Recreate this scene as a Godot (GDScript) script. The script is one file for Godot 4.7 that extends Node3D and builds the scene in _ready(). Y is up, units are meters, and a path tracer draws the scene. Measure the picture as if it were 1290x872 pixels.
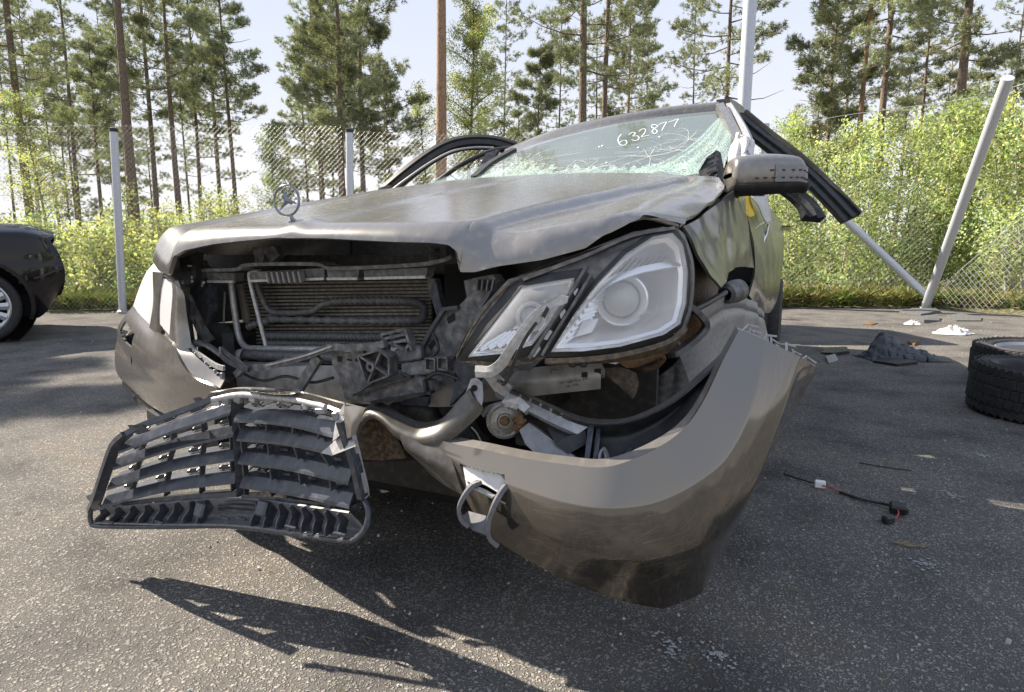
extends Node3D
# A written-off car on a fenced asphalt lot at the edge of a pine wood. World: metres, y up. Car space: x to the car's left, z forward, origin on the ground under its front axle.

var M = {}
var used := {}
var rng := RandomNumberGenerator.new()
var smooth_id := 1

func V(x: float, y: float, z: float) -> Vector3:
	return Vector3(x, y, z)

func numbered(called: String) -> String:
	if not used.has(called):
		used[called] = 0
		return called
	used[called] += 1
	return "%s_%03d" % [called, used[called]]

func thing(called: String, label: String, category: String, at := Vector3.ZERO, group := "") -> Node3D:
	var o = Node3D.new()
	o.name = numbered(called)
	add_child(o)
	o.position = at
	tag(o, label, category, group)
	return o

func tag(o: Node, label: String, category: String, group := "") -> void:
	if label: o.set_meta("label", label)
	if category: o.set_meta("category", category)
	if group: o.set_meta("group", group)

func mb() -> SurfaceTool:
	var st = SurfaceTool.new()
	st.begin(Mesh.PRIMITIVE_TRIANGLES)
	return st

func put(called: String, st: SurfaceTool, m: Material, parent: Node = null) -> MeshInstance3D:
	st.generate_normals()
	var o = MeshInstance3D.new()
	o.mesh = st.commit()
	o.material_override = null
	if o.mesh.get_surface_count() == 0:
		print("empty: ", called)
		return o
	o.mesh.surface_set_material(0, m)
	if parent == null:
		o.name = numbered(called)
		add_child(o)
	else:
		o.name = called
		parent.add_child(o, true)
	return o

func flat(st: SurfaceTool) -> void:
	st.set_smooth_group(-1)

func soft(st: SurfaceTool) -> void:
	smooth_id += 1
	st.set_smooth_group(smooth_id)

func tri(st: SurfaceTool, a: Vector3, b: Vector3, c: Vector3) -> void:
	st.add_vertex(a); st.add_vertex(b); st.add_vertex(c)

func quad(st: SurfaceTool, a: Vector3, b: Vector3, c: Vector3, d: Vector3) -> void:
	tri(st, a, b, c); tri(st, a, c, d)

func cr(p0: Vector3, p1: Vector3, p2: Vector3, p3: Vector3, t: float) -> Vector3:
	return 0.5 * (2.0 * p1 + (p2 - p0) * t + (2.0 * p0 - 5.0 * p1 + 4.0 * p2 - p3) * t * t + (3.0 * p1 - p0 - 3.0 * p2 + p3) * t * t * t)

func along(pts: Array, t: float) -> Vector3:      # Catmull-Rom through all points, t in 0..1
	var n = pts.size()
	var f = clampf(t, 0, 1) * (n - 1)
	var i = mini(int(f), n - 2)
	var p1: Vector3 = pts[i]
	var p2: Vector3 = pts[i + 1]
	var p0: Vector3 = pts[i - 1] if i > 0 else p1 * 2.0 - p2
	var p3: Vector3 = pts[i + 2] if i + 2 < n else p2 * 2.0 - p1
	return cr(p0, p1, p2, p3, f - i)

func smooth(pts: Array, n: int) -> Array:
	var out = []
	for i in n + 1: out.append(along(pts, float(i) / n))
	return out

func line_at(pts: Array, t: float) -> Vector3:    # straight between points
	var f = clampf(t, 0, 1) * (pts.size() - 1)
	var i = mini(int(f), pts.size() - 2)
	return (pts[i] as Vector3).lerp(pts[i + 1], f - i)

# a surface from a function of (u, v), optionally a shell of some thickness with closed rims
func surf(st: SurfaceTool, f: Callable, nu: int, nv: int, thick := 0.0, uvs := Vector2.ONE, hole = null) -> void:
	var g = []
	for j in nv + 1:
		var row = []
		for i in nu + 1: row.append(f.call(float(i) / nu, float(j) / nv))
		g.append(row)
	var nrm = []
	for j in nv + 1:
		var row = []
		for i in nu + 1:
			var du: Vector3 = g[j][mini(i + 1, nu)] - g[j][maxi(i - 1, 0)]
			var dv: Vector3 = g[mini(j + 1, nv)][i] - g[maxi(j - 1, 0)][i]
			row.append(du.cross(dv).normalized() * thick)
		g[j] = g[j]
		nrm.append(row)
	var solid = func(i, j): return hole == null or not hole.call((i + 0.5) / nu, (j + 0.5) / nv)
	var sides = [0, 1] if thick != 0.0 else [0]
	for s in sides:
		soft(st)
		for j in nv:
			for i in nu:
				if not solid.call(i, j): continue
				for c in [[0, 0], [1, 0], [1, 1], [0, 0], [1, 1], [0, 1]]:
					var a: int = i + c[0]
					var b: int = j + c[1]
					st.set_uv(Vector2(a * uvs.x / nu, b * uvs.y / nv))
					st.add_vertex(g[b][a] - nrm[b][a] * s)
	if thick != 0.0:
		flat(st)
		for j in nv:
			for i in nu:
				if not solid.call(i, j): continue
				for e in [[0, -1, 0, 0, 1, 0], [0, 1, 0, 1, 1, 1], [-1, 0, 0, 0, 0, 1], [1, 0, 1, 0, 1, 1]]:
					var ni: int = i + e[0]
					var nj: int = j + e[1]
					if ni >= 0 and ni < nu and nj >= 0 and nj < nv and solid.call(ni, nj): continue
					var a: Vector3 = g[j + e[3]][i + e[2]]
					var b: Vector3 = g[j + e[5]][i + e[4]]
					quad(st, a, b, b - nrm[j + e[5]][i + e[4]], a - nrm[j + e[3]][i + e[2]])

# smooth surface through a net of points: rows of equal length
func net(st: SurfaceTool, rows: Array, nu: int, nv: int, thick := 0.0, uvs := Vector2.ONE, bump = null, hole = null) -> void:
	surf(st, func(u, v):
		var col = []
		for r in rows: col.append(along(r, u))
		var p = along(col, v)
		return p + bump.call(p, u, v) if bump != null else p, nu, nv, thick, uvs, hole)

func frames(p: Array) -> Array:
	var out = []
	var n = Vector3.UP
	for i in p.size():
		var t: Vector3 = (p[mini(i + 1, p.size() - 1)] - p[maxi(i - 1, 0)]).normalized()
		if i == 0 and absf(t.dot(n)) > 0.9: n = Vector3.RIGHT
		n = (n - t * n.dot(t)).normalized()
		out.append([n, t.cross(n), t])
	return out

func tube(st: SurfaceTool, pts: Array, r: float, sides := 8, n := 0, r2 := -1.0, wave := 0.0, waves := 0.0) -> void:
	var p = smooth(pts, n) if n else pts
	var fr = frames(p)
	soft(st)
	var rad = func(i): 
		var t = float(i) / (p.size() - 1)
		return lerpf(r, r2 if r2 >= 0 else r, t) + wave * (0.5 + 0.5 * sin(t * waves * TAU))
	for i in p.size() - 1:
		for k in sides:
			var c = []
			for q in [[i, k], [i, k + 1], [i + 1, k + 1], [i + 1, k]]:
				var a: float = TAU * q[1] / sides
				c.append(p[q[0]] + (fr[q[0]][0] * cos(a) + fr[q[0]][1] * sin(a)) * rad.call(q[0]))
			quad(st, c[0], c[1], c[2], c[3])
	flat(st)
	for e in [0, p.size() - 1]:
		for k in sides:
			var a = TAU * k / sides
			var b = TAU * (k + 1) / sides
			tri(st, p[e], p[e] + (fr[e][0] * cos(a) + fr[e][1] * sin(a)) * rad.call(e), p[e] + (fr[e][0] * cos(b) + fr[e][1] * sin(b)) * rad.call(e))

# a closed outline (in x = across, y = along "up") swept along a path; up is held
func sweep(st: SurfaceTool, pts: Array, prof: Array, up: Vector3, n := 0, closed := true, scale_end := 1.0) -> void:
	var p = smooth(pts, n) if n else pts
	var rings = []
	for i in p.size():
		var t: Vector3 = (p[mini(i + 1, p.size() - 1)] - p[maxi(i - 1, 0)]).normalized()
		var s = t.cross(up).normalized()
		var w = s.cross(t)
		var k = lerpf(1.0, scale_end, float(i) / (p.size() - 1))
		var ring = []
		for q in prof: ring.append(p[i] + (s * q.x + w * q.y) * k)
		rings.append(ring)
	var m = prof.size()
	for j in (m if closed else m - 1):
		soft(st)
		for i in rings.size() - 1:
			quad(st, rings[i][j], rings[i][(j + 1) % m], rings[i + 1][(j + 1) % m], rings[i + 1][j])
	if closed:
		flat(st)
		for e in [0, rings.size() - 1]:
			for j in range(1, m - 1): tri(st, rings[e][0], rings[e][j], rings[e][j + 1])

func rect(w: float, h: float) -> Array:
	return [Vector2(-w / 2, -h / 2), Vector2(w / 2, -h / 2), Vector2(w / 2, h / 2), Vector2(-w / 2, h / 2)]

func box(st: SurfaceTool, t: Transform3D, size: Vector3, ch := 0.0) -> void:
	flat(st)
	var h = size / 2
	if ch <= 0.0:
		for ax in 3:
			for s in [-1, 1]:
				var u = (ax + 1) % 3
				var w = (ax + 2) % 3
				var c = []
				for q in [[-1, -1], [1, -1], [1, 1], [-1, 1]]:
					var p = Vector3.ZERO
					p[ax] = h[ax] * s; p[u] = h[u] * q[0]; p[w] = h[w] * q[1]
					c.append(t * p)
				quad(st, c[0], c[1], c[2], c[3])
		return
	var pts = PackedVector3Array()
	for sx in [-1, 1]:
		for sy in [-1, 1]:
			for sz in [-1, 1]:
				var s = Vector3(sx, sy, sz)
				for ax in 3:
					var p = h - Vector3(ch, ch, ch)
					p[ax] = h[ax]
					pts.append(p * s)
	hull_faces(st, t, pts, h, ch)

func hull_faces(st: SurfaceTool, t: Transform3D, pts: PackedVector3Array, h: Vector3, ch: float) -> void:
	var idx = func(sx, sy, sz, ax): return t * pts[((int(sx > 0) * 2 + int(sy > 0)) * 2 + int(sz > 0)) * 3 + ax]
	for ax in 3:                                   # faces, then edges
		var u = (ax + 1) % 3
		var w = (ax + 2) % 3
		for s in [-1, 1]:
			var c = []
			for q in [[-1, -1], [1, -1], [1, 1], [-1, 1]]:
				var g = [0, 0, 0]
				g[ax] = s; g[u] = q[0]; g[w] = q[1]
				c.append(idx.call(g[0], g[1], g[2], ax))
			quad(st, c[0], c[1], c[2], c[3])
		for a in [-1, 1]:
			for b in [-1, 1]:
				var g = [0, 0, 0]
				var k = [0, 0, 0]
				g[u] = a; g[w] = b; g[ax] = -1
				k[u] = a; k[w] = b; k[ax] = 1
				quad(st, idx.call(g[0], g[1], g[2], u), idx.call(k[0], k[1], k[2], u), idx.call(k[0], k[1], k[2], w), idx.call(g[0], g[1], g[2], w))
	for sx in [-1, 1]:
		for sy in [-1, 1]:
			for sz in [-1, 1]:
				tri(st, idx.call(sx, sy, sz, 0), idx.call(sx, sy, sz, 1), idx.call(sx, sy, sz, 2))

func bar(st: SurfaceTool, a: Vector3, b: Vector3, w: float, h: float, up := Vector3.UP, ch := 0.0) -> void:   # a box from a to b
	var z = (b - a).normalized()
	if absf(z.dot(up)) > 0.98: up = Vector3.RIGHT
	var x = up.cross(z).normalized()
	box(st, Transform3D(Basis(x, z.cross(x), z), (a + b) / 2), Vector3(w, h, (b - a).length()), ch)

# a flat outline in space, given thickness along the vector d
func plate(st: SurfaceTool, pts: Array, d: Vector3) -> void:
	var n = Vector3.ZERO
	var c = Vector3.ZERO
	for i in pts.size():
		n += (pts[i] as Vector3).cross(pts[(i + 1) % pts.size()])
		c += pts[i]
	c /= pts.size()
	n = Vector3.ZERO
	for i in pts.size(): n += (pts[i] - c).cross(pts[(i + 1) % pts.size()] - c)
	n = n.normalized()
	var x: Vector3 = (pts[1] - pts[0]).normalized()
	x = (x - n * n.dot(x)).normalized()
	var y = n.cross(x)
	var poly = PackedVector2Array()
	for p in pts: poly.append(Vector2((p - c).dot(x), (p - c).dot(y)))
	var ix = Geometry2D.triangulate_polygon(poly)
	flat(st)
	for i in range(0, ix.size(), 3):
		tri(st, pts[ix[i]], pts[ix[i + 1]], pts[ix[i + 2]])
		tri(st, pts[ix[i]] + d, pts[ix[i + 2]] + d, pts[ix[i + 1]] + d)
	for i in pts.size():
		var a: Vector3 = pts[i]
		var b: Vector3 = pts[(i + 1) % pts.size()]
		quad(st, a, b, b + d, a + d)

func lathe(st: SurfaceTool, t: Transform3D, prof: Array, n := 24, a0 := 0.0, a1 := TAU) -> void:   # profile of (radius, height along y); a null breaks the smoothing
	for j in prof.size() - 1:
		soft(st)
		for i in n:
			var c = []
			for q in [[i, j], [i + 1, j], [i + 1, j + 1], [i, j + 1]]:
				var a: float = lerpf(a0, a1, float(q[0]) / n)
				c.append(t * Vector3(prof[q[1]].x * cos(a), prof[q[1]].y, prof[q[1]].x * sin(a)))
			quad(st, c[0], c[1], c[2], c[3])

func lathe_soft(st: SurfaceTool, t: Transform3D, prof: Array, n := 24) -> void:
	soft(st)
	for j in prof.size() - 1:
		for i in n:
			var c = []
			for q in [[i, j], [i + 1, j], [i + 1, j + 1], [i, j + 1]]:
				var a: float = TAU * q[0] / n
				c.append(t * Vector3(prof[q[1]].x * cos(a), prof[q[1]].y, prof[q[1]].x * sin(a)))
			quad(st, c[0], c[1], c[2], c[3])

func facing(at: Vector3, axis: Vector3) -> Transform3D:      # a frame whose y points along axis
	var y = axis.normalized()
	var x = y.cross(Vector3.UP if absf(y.y) < 0.9 else Vector3.RIGHT).normalized()
	return Transform3D(Basis(x, y, x.cross(y)), at)

func rnd(a: float, b: float) -> float:
	return rng.randf_range(a, b)

# ---------------------------------------------------------------- materials
func noise(kind: int, freq: float, oct := 4, sd := 1) -> FastNoiseLite:
	var n = FastNoiseLite.new()
	n.noise_type = kind
	n.frequency = freq
	n.fractal_octaves = oct
	n.seed = sd
	return n

func ramp(stops: Array) -> Gradient:               # [offset, colour (sRGB), ...]
	var g = Gradient.new()
	var o = PackedFloat32Array()
	var c = PackedColorArray()
	for i in range(0, stops.size(), 2):
		o.append(stops[i]); c.append(stops[i + 1])
	g.offsets = o
	g.colors = c
	return g

func ntex(n: FastNoiseLite, size: int, stops: Array = [], normal_map := 0.0) -> NoiseTexture2D:
	var t = NoiseTexture2D.new()
	t.width = size
	t.height = size
	t.seamless = true
	t.noise = n
	if stops.size(): t.color_ramp = ramp(stops)
	if normal_map > 0.0:
		t.as_normal_map = true
		t.bump_strength = normal_map
	return t

func lin(r: float, g := -1.0, b := -1.0) -> Color:  # a real-world base colour, given as linear values
	if g < 0: g = r; b = r
	return Color(r, g, b).linear_to_srgb()

func mat(c: Color, rough := 0.7, metal := 0.0) -> StandardMaterial3D:
	var m = StandardMaterial3D.new()
	m.albedo_color = c
	m.roughness = rough
	m.metallic = metal
	m.cull_mode = BaseMaterial3D.CULL_DISABLED
	return m

# colour noise over a surface, in metres per tile
func mottled(stops: Array, rough: float, metal: float, tile: float, n: FastNoiseLite, size := 256, relief := 0.0) -> StandardMaterial3D:
	var m = mat(Color.WHITE, rough, metal)
	m.albedo_texture = ntex(n, size, stops)
	m.uv1_triplanar = true
	m.uv1_scale = Vector3.ONE / tile
	if relief > 0.0:
		m.heightmap_enabled = true
		m.heightmap_texture = ntex(n, size)
		m.heightmap_scale = relief
	return m


func _ready() -> void:
	rng.seed = 20240
	# camera, sky, sun, exposure
	var cam = Camera3D.new()
	cam.name = "camera"
	cam.position = V(0, 0.8, 0)
	cam.rotation.x = -atan2(119.0, 780.0)
	cam.fov = rad_to_deg(2.0 * atan(436.0 / 780.0))
	cam.near = 0.05
	cam.far = 900.0
	add_child(cam)
	var we = WorldEnvironment.new()
	we.name = "world"
	var env = Environment.new()
	env.background_mode = Environment.BG_SKY
	var sky = Sky.new()
	var ps = ProceduralSkyMaterial.new()
	ps.sky_top_color = Color(0.75, 0.81, 0.925)
	ps.sky_horizon_color = Color(0.975, 0.965, 0.95)
	ps.sky_curve = 0.22
	ps.sky_energy_multiplier = 0.69
	ps.ground_bottom_color = Color(0.22, 0.22, 0.2)
	ps.ground_horizon_color = Color(0.5, 0.52, 0.5)
	ps.sun_angle_max = 40.0
	ps.sun_curve = 0.12
	sky.sky_material = ps
	env.sky = sky
	env.tonemap_mode = Environment.TONE_MAPPER_LINEAR
	env.tonemap_exposure = 2.72
	env.sdfgi_enabled = true
	env.ssao_enabled = true
	env.ssil_enabled = true
	we.environment = env
	add_child(we)
	var sun = DirectionalLight3D.new()
	sun.name = "sun"
	sun.light_energy = 1.6
	sun.light_color = Color(1.0, 0.95, 0.88)
	sun.light_angular_distance = 0.5
	sun.shadow_enabled = true
	add_child(sun)
	sun.look_at_from_position(V(-10.9, 10.0, -5.3), Vector3.ZERO)
	materials()
	setting()
	fence()
	woods()
	dark_car()
	wreck()
	added_shade_container()
	tyres()
	litter()

func materials() -> void:
	var P = FastNoiseLite.TYPE_SIMPLEX_SMOOTH
	var C = FastNoiseLite.TYPE_CELLULAR
	# asphalt: stones in binder, worn, with large tonal patches
	var a = mat(Color.WHITE, 0.95)
	a.metallic_specular = 0.25
	var am = aggregate_maps()
	a.albedo_texture = am[0]
	a.uv1_triplanar = true
	a.uv1_world_triplanar = true
	a.uv1_scale = Vector3.ONE / 0.55
	a.heightmap_enabled = true
	a.heightmap_texture = am[1]
	a.heightmap_scale = 0.5
	a.detail_enabled = true
	a.detail_blend_mode = BaseMaterial3D.BLEND_MODE_MUL
	a.detail_uv_layer = BaseMaterial3D.DETAIL_UV_2
	a.detail_albedo = ntex(noise(P, 0.012, 6, 8), 512, [0.0, Color(0.72, 0.72, 0.73), 0.35, Color(0.9, 0.9, 0.9), 0.7, Color(1, 0.995, 0.985), 1.0, Color(1, 0.97, 0.93)])
	a.uv2_triplanar = true
	a.uv2_world_triplanar = true
	a.uv2_scale = Vector3.ONE / 2.9
	M.asphalt = a
	M.verge = mottled([0.0, lin(0.03, 0.028, 0.018), 0.4, lin(0.10, 0.085, 0.055), 0.6, lin(0.13, 0.13, 0.05), 1.0, lin(0.22, 0.2, 0.1)], 0.95, 0, 1.3, noise(P, 0.03, 5, 5), 512, 2.0)
	M.verge.uv1_world_triplanar = true
	M.galv = mottled([0.0, lin(0.44, 0.465, 0.51), 1.0, lin(0.62, 0.65, 0.70)], 0.5, 0.35, 0.4, noise(P, 0.05, 3, 2))
	M.wire = mat(lin(0.5, 0.5, 0.5), 0.45, 0.5)
	M.black_cap = mat(lin(0.02), 0.6)
	M.bark = mottled([0.0, lin(0.055, 0.043, 0.035), 0.45, lin(0.15, 0.115, 0.09), 1.0, lin(0.28, 0.21, 0.155)], 0.95, 0, 0.6, noise(P, 0.04, 4, 11), 256, 2.5)
	M.bark_orange = mottled([0.0, lin(0.10, 0.065, 0.045), 0.45, lin(0.29, 0.18, 0.115), 1.0, lin(0.44, 0.29, 0.18)], 0.95, 0, 0.5, noise(P, 0.045, 4, 12), 256, 1.5)
	for b in ["bark", "bark_orange"]: M[b].uv1_scale = V(2.2, 0.7, 2.2)
	M.bark_pale = mottled([0.0, lin(0.08, 0.07, 0.06), 0.4, lin(0.3, 0.29, 0.26), 1.0, lin(0.45, 0.44, 0.4)], 0.9, 0, 0.4, noise(P, 0.04, 4, 13))
	var needle = mat(Color.WHITE, 0.8)
	needle.vertex_color_use_as_albedo = true
	needle.backlight_enabled = true
	needle.backlight = Color(0.7, 0.72, 0.55)
	needle.metallic_specular = 0.2
	M.needle = needle
	var leaf: StandardMaterial3D = needle.duplicate()
	leaf.roughness = 0.45
	leaf.backlight = Color(0.93, 0.97, 0.72)
	M.leaf = leaf
	M.twig = mat(lin(0.07, 0.055, 0.04), 0.9)
	# dusty metallic brown-grey paint
	var dust = noise(P, 0.045, 7, 21)
	var p = mat(Color.WHITE, 0.30, 0.6)
	p.albedo_texture = ntex(dust, 512, [0.0, lin(0.20, 0.188, 0.173), 0.5, lin(0.222, 0.209, 0.193), 0.72, lin(0.245, 0.23, 0.212), 0.86, lin(0.30, 0.283, 0.258), 1.0, lin(0.46, 0.435, 0.395)])
	p.uv1_triplanar = true
	p.uv1_scale = V(1.6, 1.6, 0.8)
	p.roughness_texture = ntex(noise(P, 0.03, 5, 22), 256, [0.0, Color(0.75, 0.75, 0.75), 1.0, Color(1, 1, 1)])
	p.clearcoat_enabled = true
	p.clearcoat = 0.5
	p.clearcoat_roughness = 0.18
	M.paint_dusty = p
	var q: StandardMaterial3D = p.duplicate()
	q.albedo_texture = ntex(dust, 512, [0.0, lin(0.055, 0.051, 0.046), 0.6, lin(0.075, 0.07, 0.063), 1.0, lin(0.15, 0.14, 0.12)])
	q.metallic = 0.3
	q.roughness = 0.42
	q.clearcoat = 0.5
	q.clearcoat_roughness = 0.12
	M.paint = q
	M.paint_in = mottled([0.0, lin(0.05), 1.0, lin(0.09, 0.088, 0.085)], 0.6, 0.1, 0.3, noise(P, 0.04, 3, 4))
	M.black = mottled([0.0, lin(0.010, 0.010, 0.010), 0.6, lin(0.02, 0.02, 0.02), 1.0, lin(0.06, 0.058, 0.054)], 0.5, 0, 0.25, noise(P, 0.03, 5, 31))
	M.black_dusty = mottled([0.0, lin(0.045, 0.046, 0.049), 0.5, lin(0.105, 0.105, 0.107), 1.0, lin(0.25, 0.243, 0.228)], 0.55, 0, 0.22, noise(P, 0.035, 5, 32))
	M.grille = mottled([0.0, lin(0.03, 0.034, 0.043), 0.6, lin(0.055, 0.062, 0.078), 1.0, lin(0.13, 0.132, 0.14)], 0.24, 0, 0.2, noise(P, 0.03, 5, 33))
	M.grey_plastic = mottled([0.0, lin(0.16, 0.16, 0.165), 1.0, lin(0.3, 0.3, 0.3)], 0.45, 0, 0.2, noise(P, 0.04, 4, 34))
	M.brown_plastic = mottled([0.0, lin(0.025, 0.022, 0.018), 0.45, lin(0.075, 0.06, 0.042), 0.7, lin(0.17, 0.115, 0.065), 1.0, lin(0.26, 0.2, 0.13)], 0.7, 0, 0.16, noise(P, 0.04, 5, 35))
	M.rust = mottled([0.0, lin(0.04, 0.03, 0.02), 0.5, lin(0.14, 0.075, 0.035), 1.0, lin(0.3, 0.19, 0.1)], 0.85, 0.1, 0.1, noise(P, 0.05, 4, 36))
	M.alu = mottled([0.0, lin(0.13, 0.12, 0.105), 0.4, lin(0.31, 0.30, 0.28), 1.0, lin(0.46, 0.45, 0.43)], 0.5, 0.25, 0.35, noise(P, 0.025, 5, 37))
	M.steel = mat(lin(0.5, 0.5, 0.5), 0.35, 0.8)
	M.chrome = mat(lin(0.85), 0.08, 1.0)
	M.satin = mottled([0.0, lin(0.3), 1.0, lin(0.55)], 0.4, 0.3, 0.15, noise(P, 0.04, 3, 38))
	M.white_plastic = mat(lin(0.78, 0.77, 0.75), 0.5)
	M.rubber = mottled([0.0, lin(0.012), 0.6, lin(0.022, 0.022, 0.023), 1.0, lin(0.06, 0.058, 0.054)], 0.75, 0, 0.3, noise(P, 0.03, 5, 39))
	M.fins = mottled([0.0, lin(0.13, 0.12, 0.10), 0.6, lin(0.24, 0.22, 0.18), 1.0, lin(0.36, 0.33, 0.26)], 0.7, 0.2, 0.2, noise(P, 0.04, 4, 40))
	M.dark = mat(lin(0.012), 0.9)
	M.ink = mat(lin(0.05), 0.7)
	M.red = mat(lin(0.35, 0.03, 0.02), 0.5)
	M.yellow = mat(lin(0.8, 0.55, 0.02), 0.6)
	M.white_cloth = mottled([0.0, lin(0.5, 0.49, 0.46), 1.0, lin(0.75, 0.74, 0.71)], 0.9, 0, 0.2, noise(P, 0.03, 4, 41))
	M.marker = mat(lin(0.85), 0.8)
	M.digit = M.marker
	var glass = StandardMaterial3D.new()
	glass.albedo_color = Color(0.75, 0.85, 0.82, 0.1)
	glass.roughness = 0.03
	glass.transparency = BaseMaterial3D.TRANSPARENCY_ALPHA
	glass.cull_mode = BaseMaterial3D.CULL_DISABLED
	M.glass = glass
	var lens: StandardMaterial3D = glass.duplicate()
	lens.albedo_color = Color(0.95, 0.955, 0.96, 0.16)
	lens.roughness = 0.05
	M.lens = lens
	# shattered glass: milky, pale green, blotchy
	var sh = mat(Color.WHITE, 0.35)
	sh.transparency = BaseMaterial3D.TRANSPARENCY_ALPHA
	var sn = noise(C, 0.06, 3, 44)
	sn.cellular_return_type = FastNoiseLite.RETURN_DISTANCE2_SUB
	sh.albedo_texture = ntex(sn, 512, [0.0, Color(0.88, 0.95, 0.92, 0.65), 0.25, Color(0.7, 0.8, 0.76, 0.32), 0.7, Color(0.6, 0.72, 0.67, 0.18), 1.0, Color(0.85, 0.93, 0.89, 0.5)])
	sh.uv1_scale = V(1, 1, 1)
	M.shatter = sh
	M.car_black = mat(lin(0.004, 0.0045, 0.006), 0.15, 0.0)
	M.car_black.clearcoat_enabled = true
	M.car_black.metallic_specular = 0.35
	M.car_black.clearcoat = 0.35
	M.car_black.clearcoat_roughness = 0.03
	M.tint = mat(lin(0.01, 0.012, 0.014), 0.05)
	M.glare_lens = mat(lin(0.72, 0.72, 0.73), 0.25)  # sun glare on the right lamp glass, put in as white colour
	M.glare_lens.clearcoat_enabled = true
	M.satin_bright = mat(lin(0.86), 0.18, 0.7)
	M.milk_glass = mat(lin(0.38, 0.385, 0.385), 0.05)
	M.milk_glass.clearcoat_enabled = true
	M.sheet = mottled([0.0, lin(0.03, 0.032, 0.036), 1.0, lin(0.10, 0.105, 0.115)], 0.6, 0, 0.3, noise(P, 0.03, 4, 51))
	M.crumb = mat(lin(0.45, 0.44, 0.41), 0.9)
	M.tray = mottled([0.0, lin(0.12, 0.123, 0.13), 1.0, lin(0.26, 0.26, 0.27)], 0.45, 0, 0.2, noise(P, 0.04, 4, 52))
	M.hose = mottled([0.0, lin(0.06, 0.062, 0.066), 1.0, lin(0.2, 0.2, 0.2)], 0.5, 0, 0.2, noise(P, 0.04, 4, 54))
	M.mid_plastic = mottled([0.0, lin(0.07, 0.072, 0.08), 1.0, lin(0.16, 0.16, 0.17)], 0.4, 0, 0.2, noise(P, 0.04, 4, 55))
	M.horn = mottled([0.0, lin(0.12, 0.10, 0.075), 0.5, lin(0.28, 0.26, 0.22), 1.0, lin(0.42, 0.41, 0.38)], 0.45, 0.4, 0.08, noise(P, 0.04, 4, 56))
	M.crack = mat(lin(0.5, 0.54, 0.52), 0.5)
	M.star = mat(lin(0.22, 0.23, 0.26), 0.25, 0.8)
	M.faded = mottled([0.0, lin(0.2), 0.5, lin(0.3, 0.3, 0.29), 1.0, lin(0.5, 0.49, 0.47)], 0.9, 0, 0.1, noise(P, 0.06, 4, 53))
	M.film = mat(Color(0.80, 0.84, 0.84, 0.13), 0.6)  # pale veil standing in for the sky reflected in the windscreen
	M.film.transparency = BaseMaterial3D.TRANSPARENCY_ALPHA
	M.straw = mat(lin(0.27, 0.22, 0.12), 0.9)
	M.cloth = mat(lin(0.05, 0.05, 0.052), 0.9)

# worn asphalt: stones of many sizes and tones set in dark binder, drawn to wrap round the tile
func aggregate_maps() -> Array:
	var n = 1024
	var col = Image.create(n, n, false, Image.FORMAT_RGB8)
	var hgt = Image.create(n, n, false, Image.FORMAT_RGB8)
	var r4 = RandomNumberGenerator.new()
	r4.seed = 77
	var soft_n = noise(FastNoiseLite.TYPE_SIMPLEX_SMOOTH, 0.01, 4, 14)
	col.fill(lin(0.12, 0.115, 0.108))
	hgt.fill(Color(0.12, 0.12, 0.12))
	for k in 15000:
		var big = r4.randf() < 0.14
		var ra = r4.randf_range(4.5, 9.0) if big else r4.randf_range(1.6, 5.0)
		var rb = ra * r4.randf_range(0.45, 0.9)
		var an = r4.randf() * TAU
		var cx = r4.randi_range(0, n - 1)
		var cy = r4.randi_range(0, n - 1)
		var tone = r4.randf_range(0.235, 0.36) + 0.03 * soft_n.get_noise_2d(cx, cy)
		var q = r4.randf()
		if q < 0.10: tone *= 0.5
		elif q > 0.99: tone = r4.randf_range(0.4, 0.55)
		var warm = r4.randf_range(0.93, 1.03)
		var c = Color(tone, tone * (0.945 + 0.03 * (warm - 1.0)), tone * 0.885 * warm).linear_to_srgb()
		var top = r4.randf_range(0.5, 1.0)
		var ca = cos(an)
		var sa = sin(an)
		var R = int(ceil(ra)) + 1
		for y in range(-R, R + 1):
			for x in range(-R, R + 1):
				var u = (x * ca + y * sa) / ra
				var v = (-x * sa + y * ca) / rb
				var d = pow(absf(u), 2.6) + pow(absf(v), 2.6)
				if d > 1.0: continue
				var px = posmod(cx + x, n)
				var py = posmod(cy + y, n)
				col.set_pixel(px, py, c if d < 0.72 else c.darkened(0.3))
				var h = top * (1.0 - 0.45 * d)
				hgt.set_pixel(px, py, Color(h, h, h))
	return [ImageTexture.create_from_image(col), ImageTexture.create_from_image(hgt)]

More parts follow.
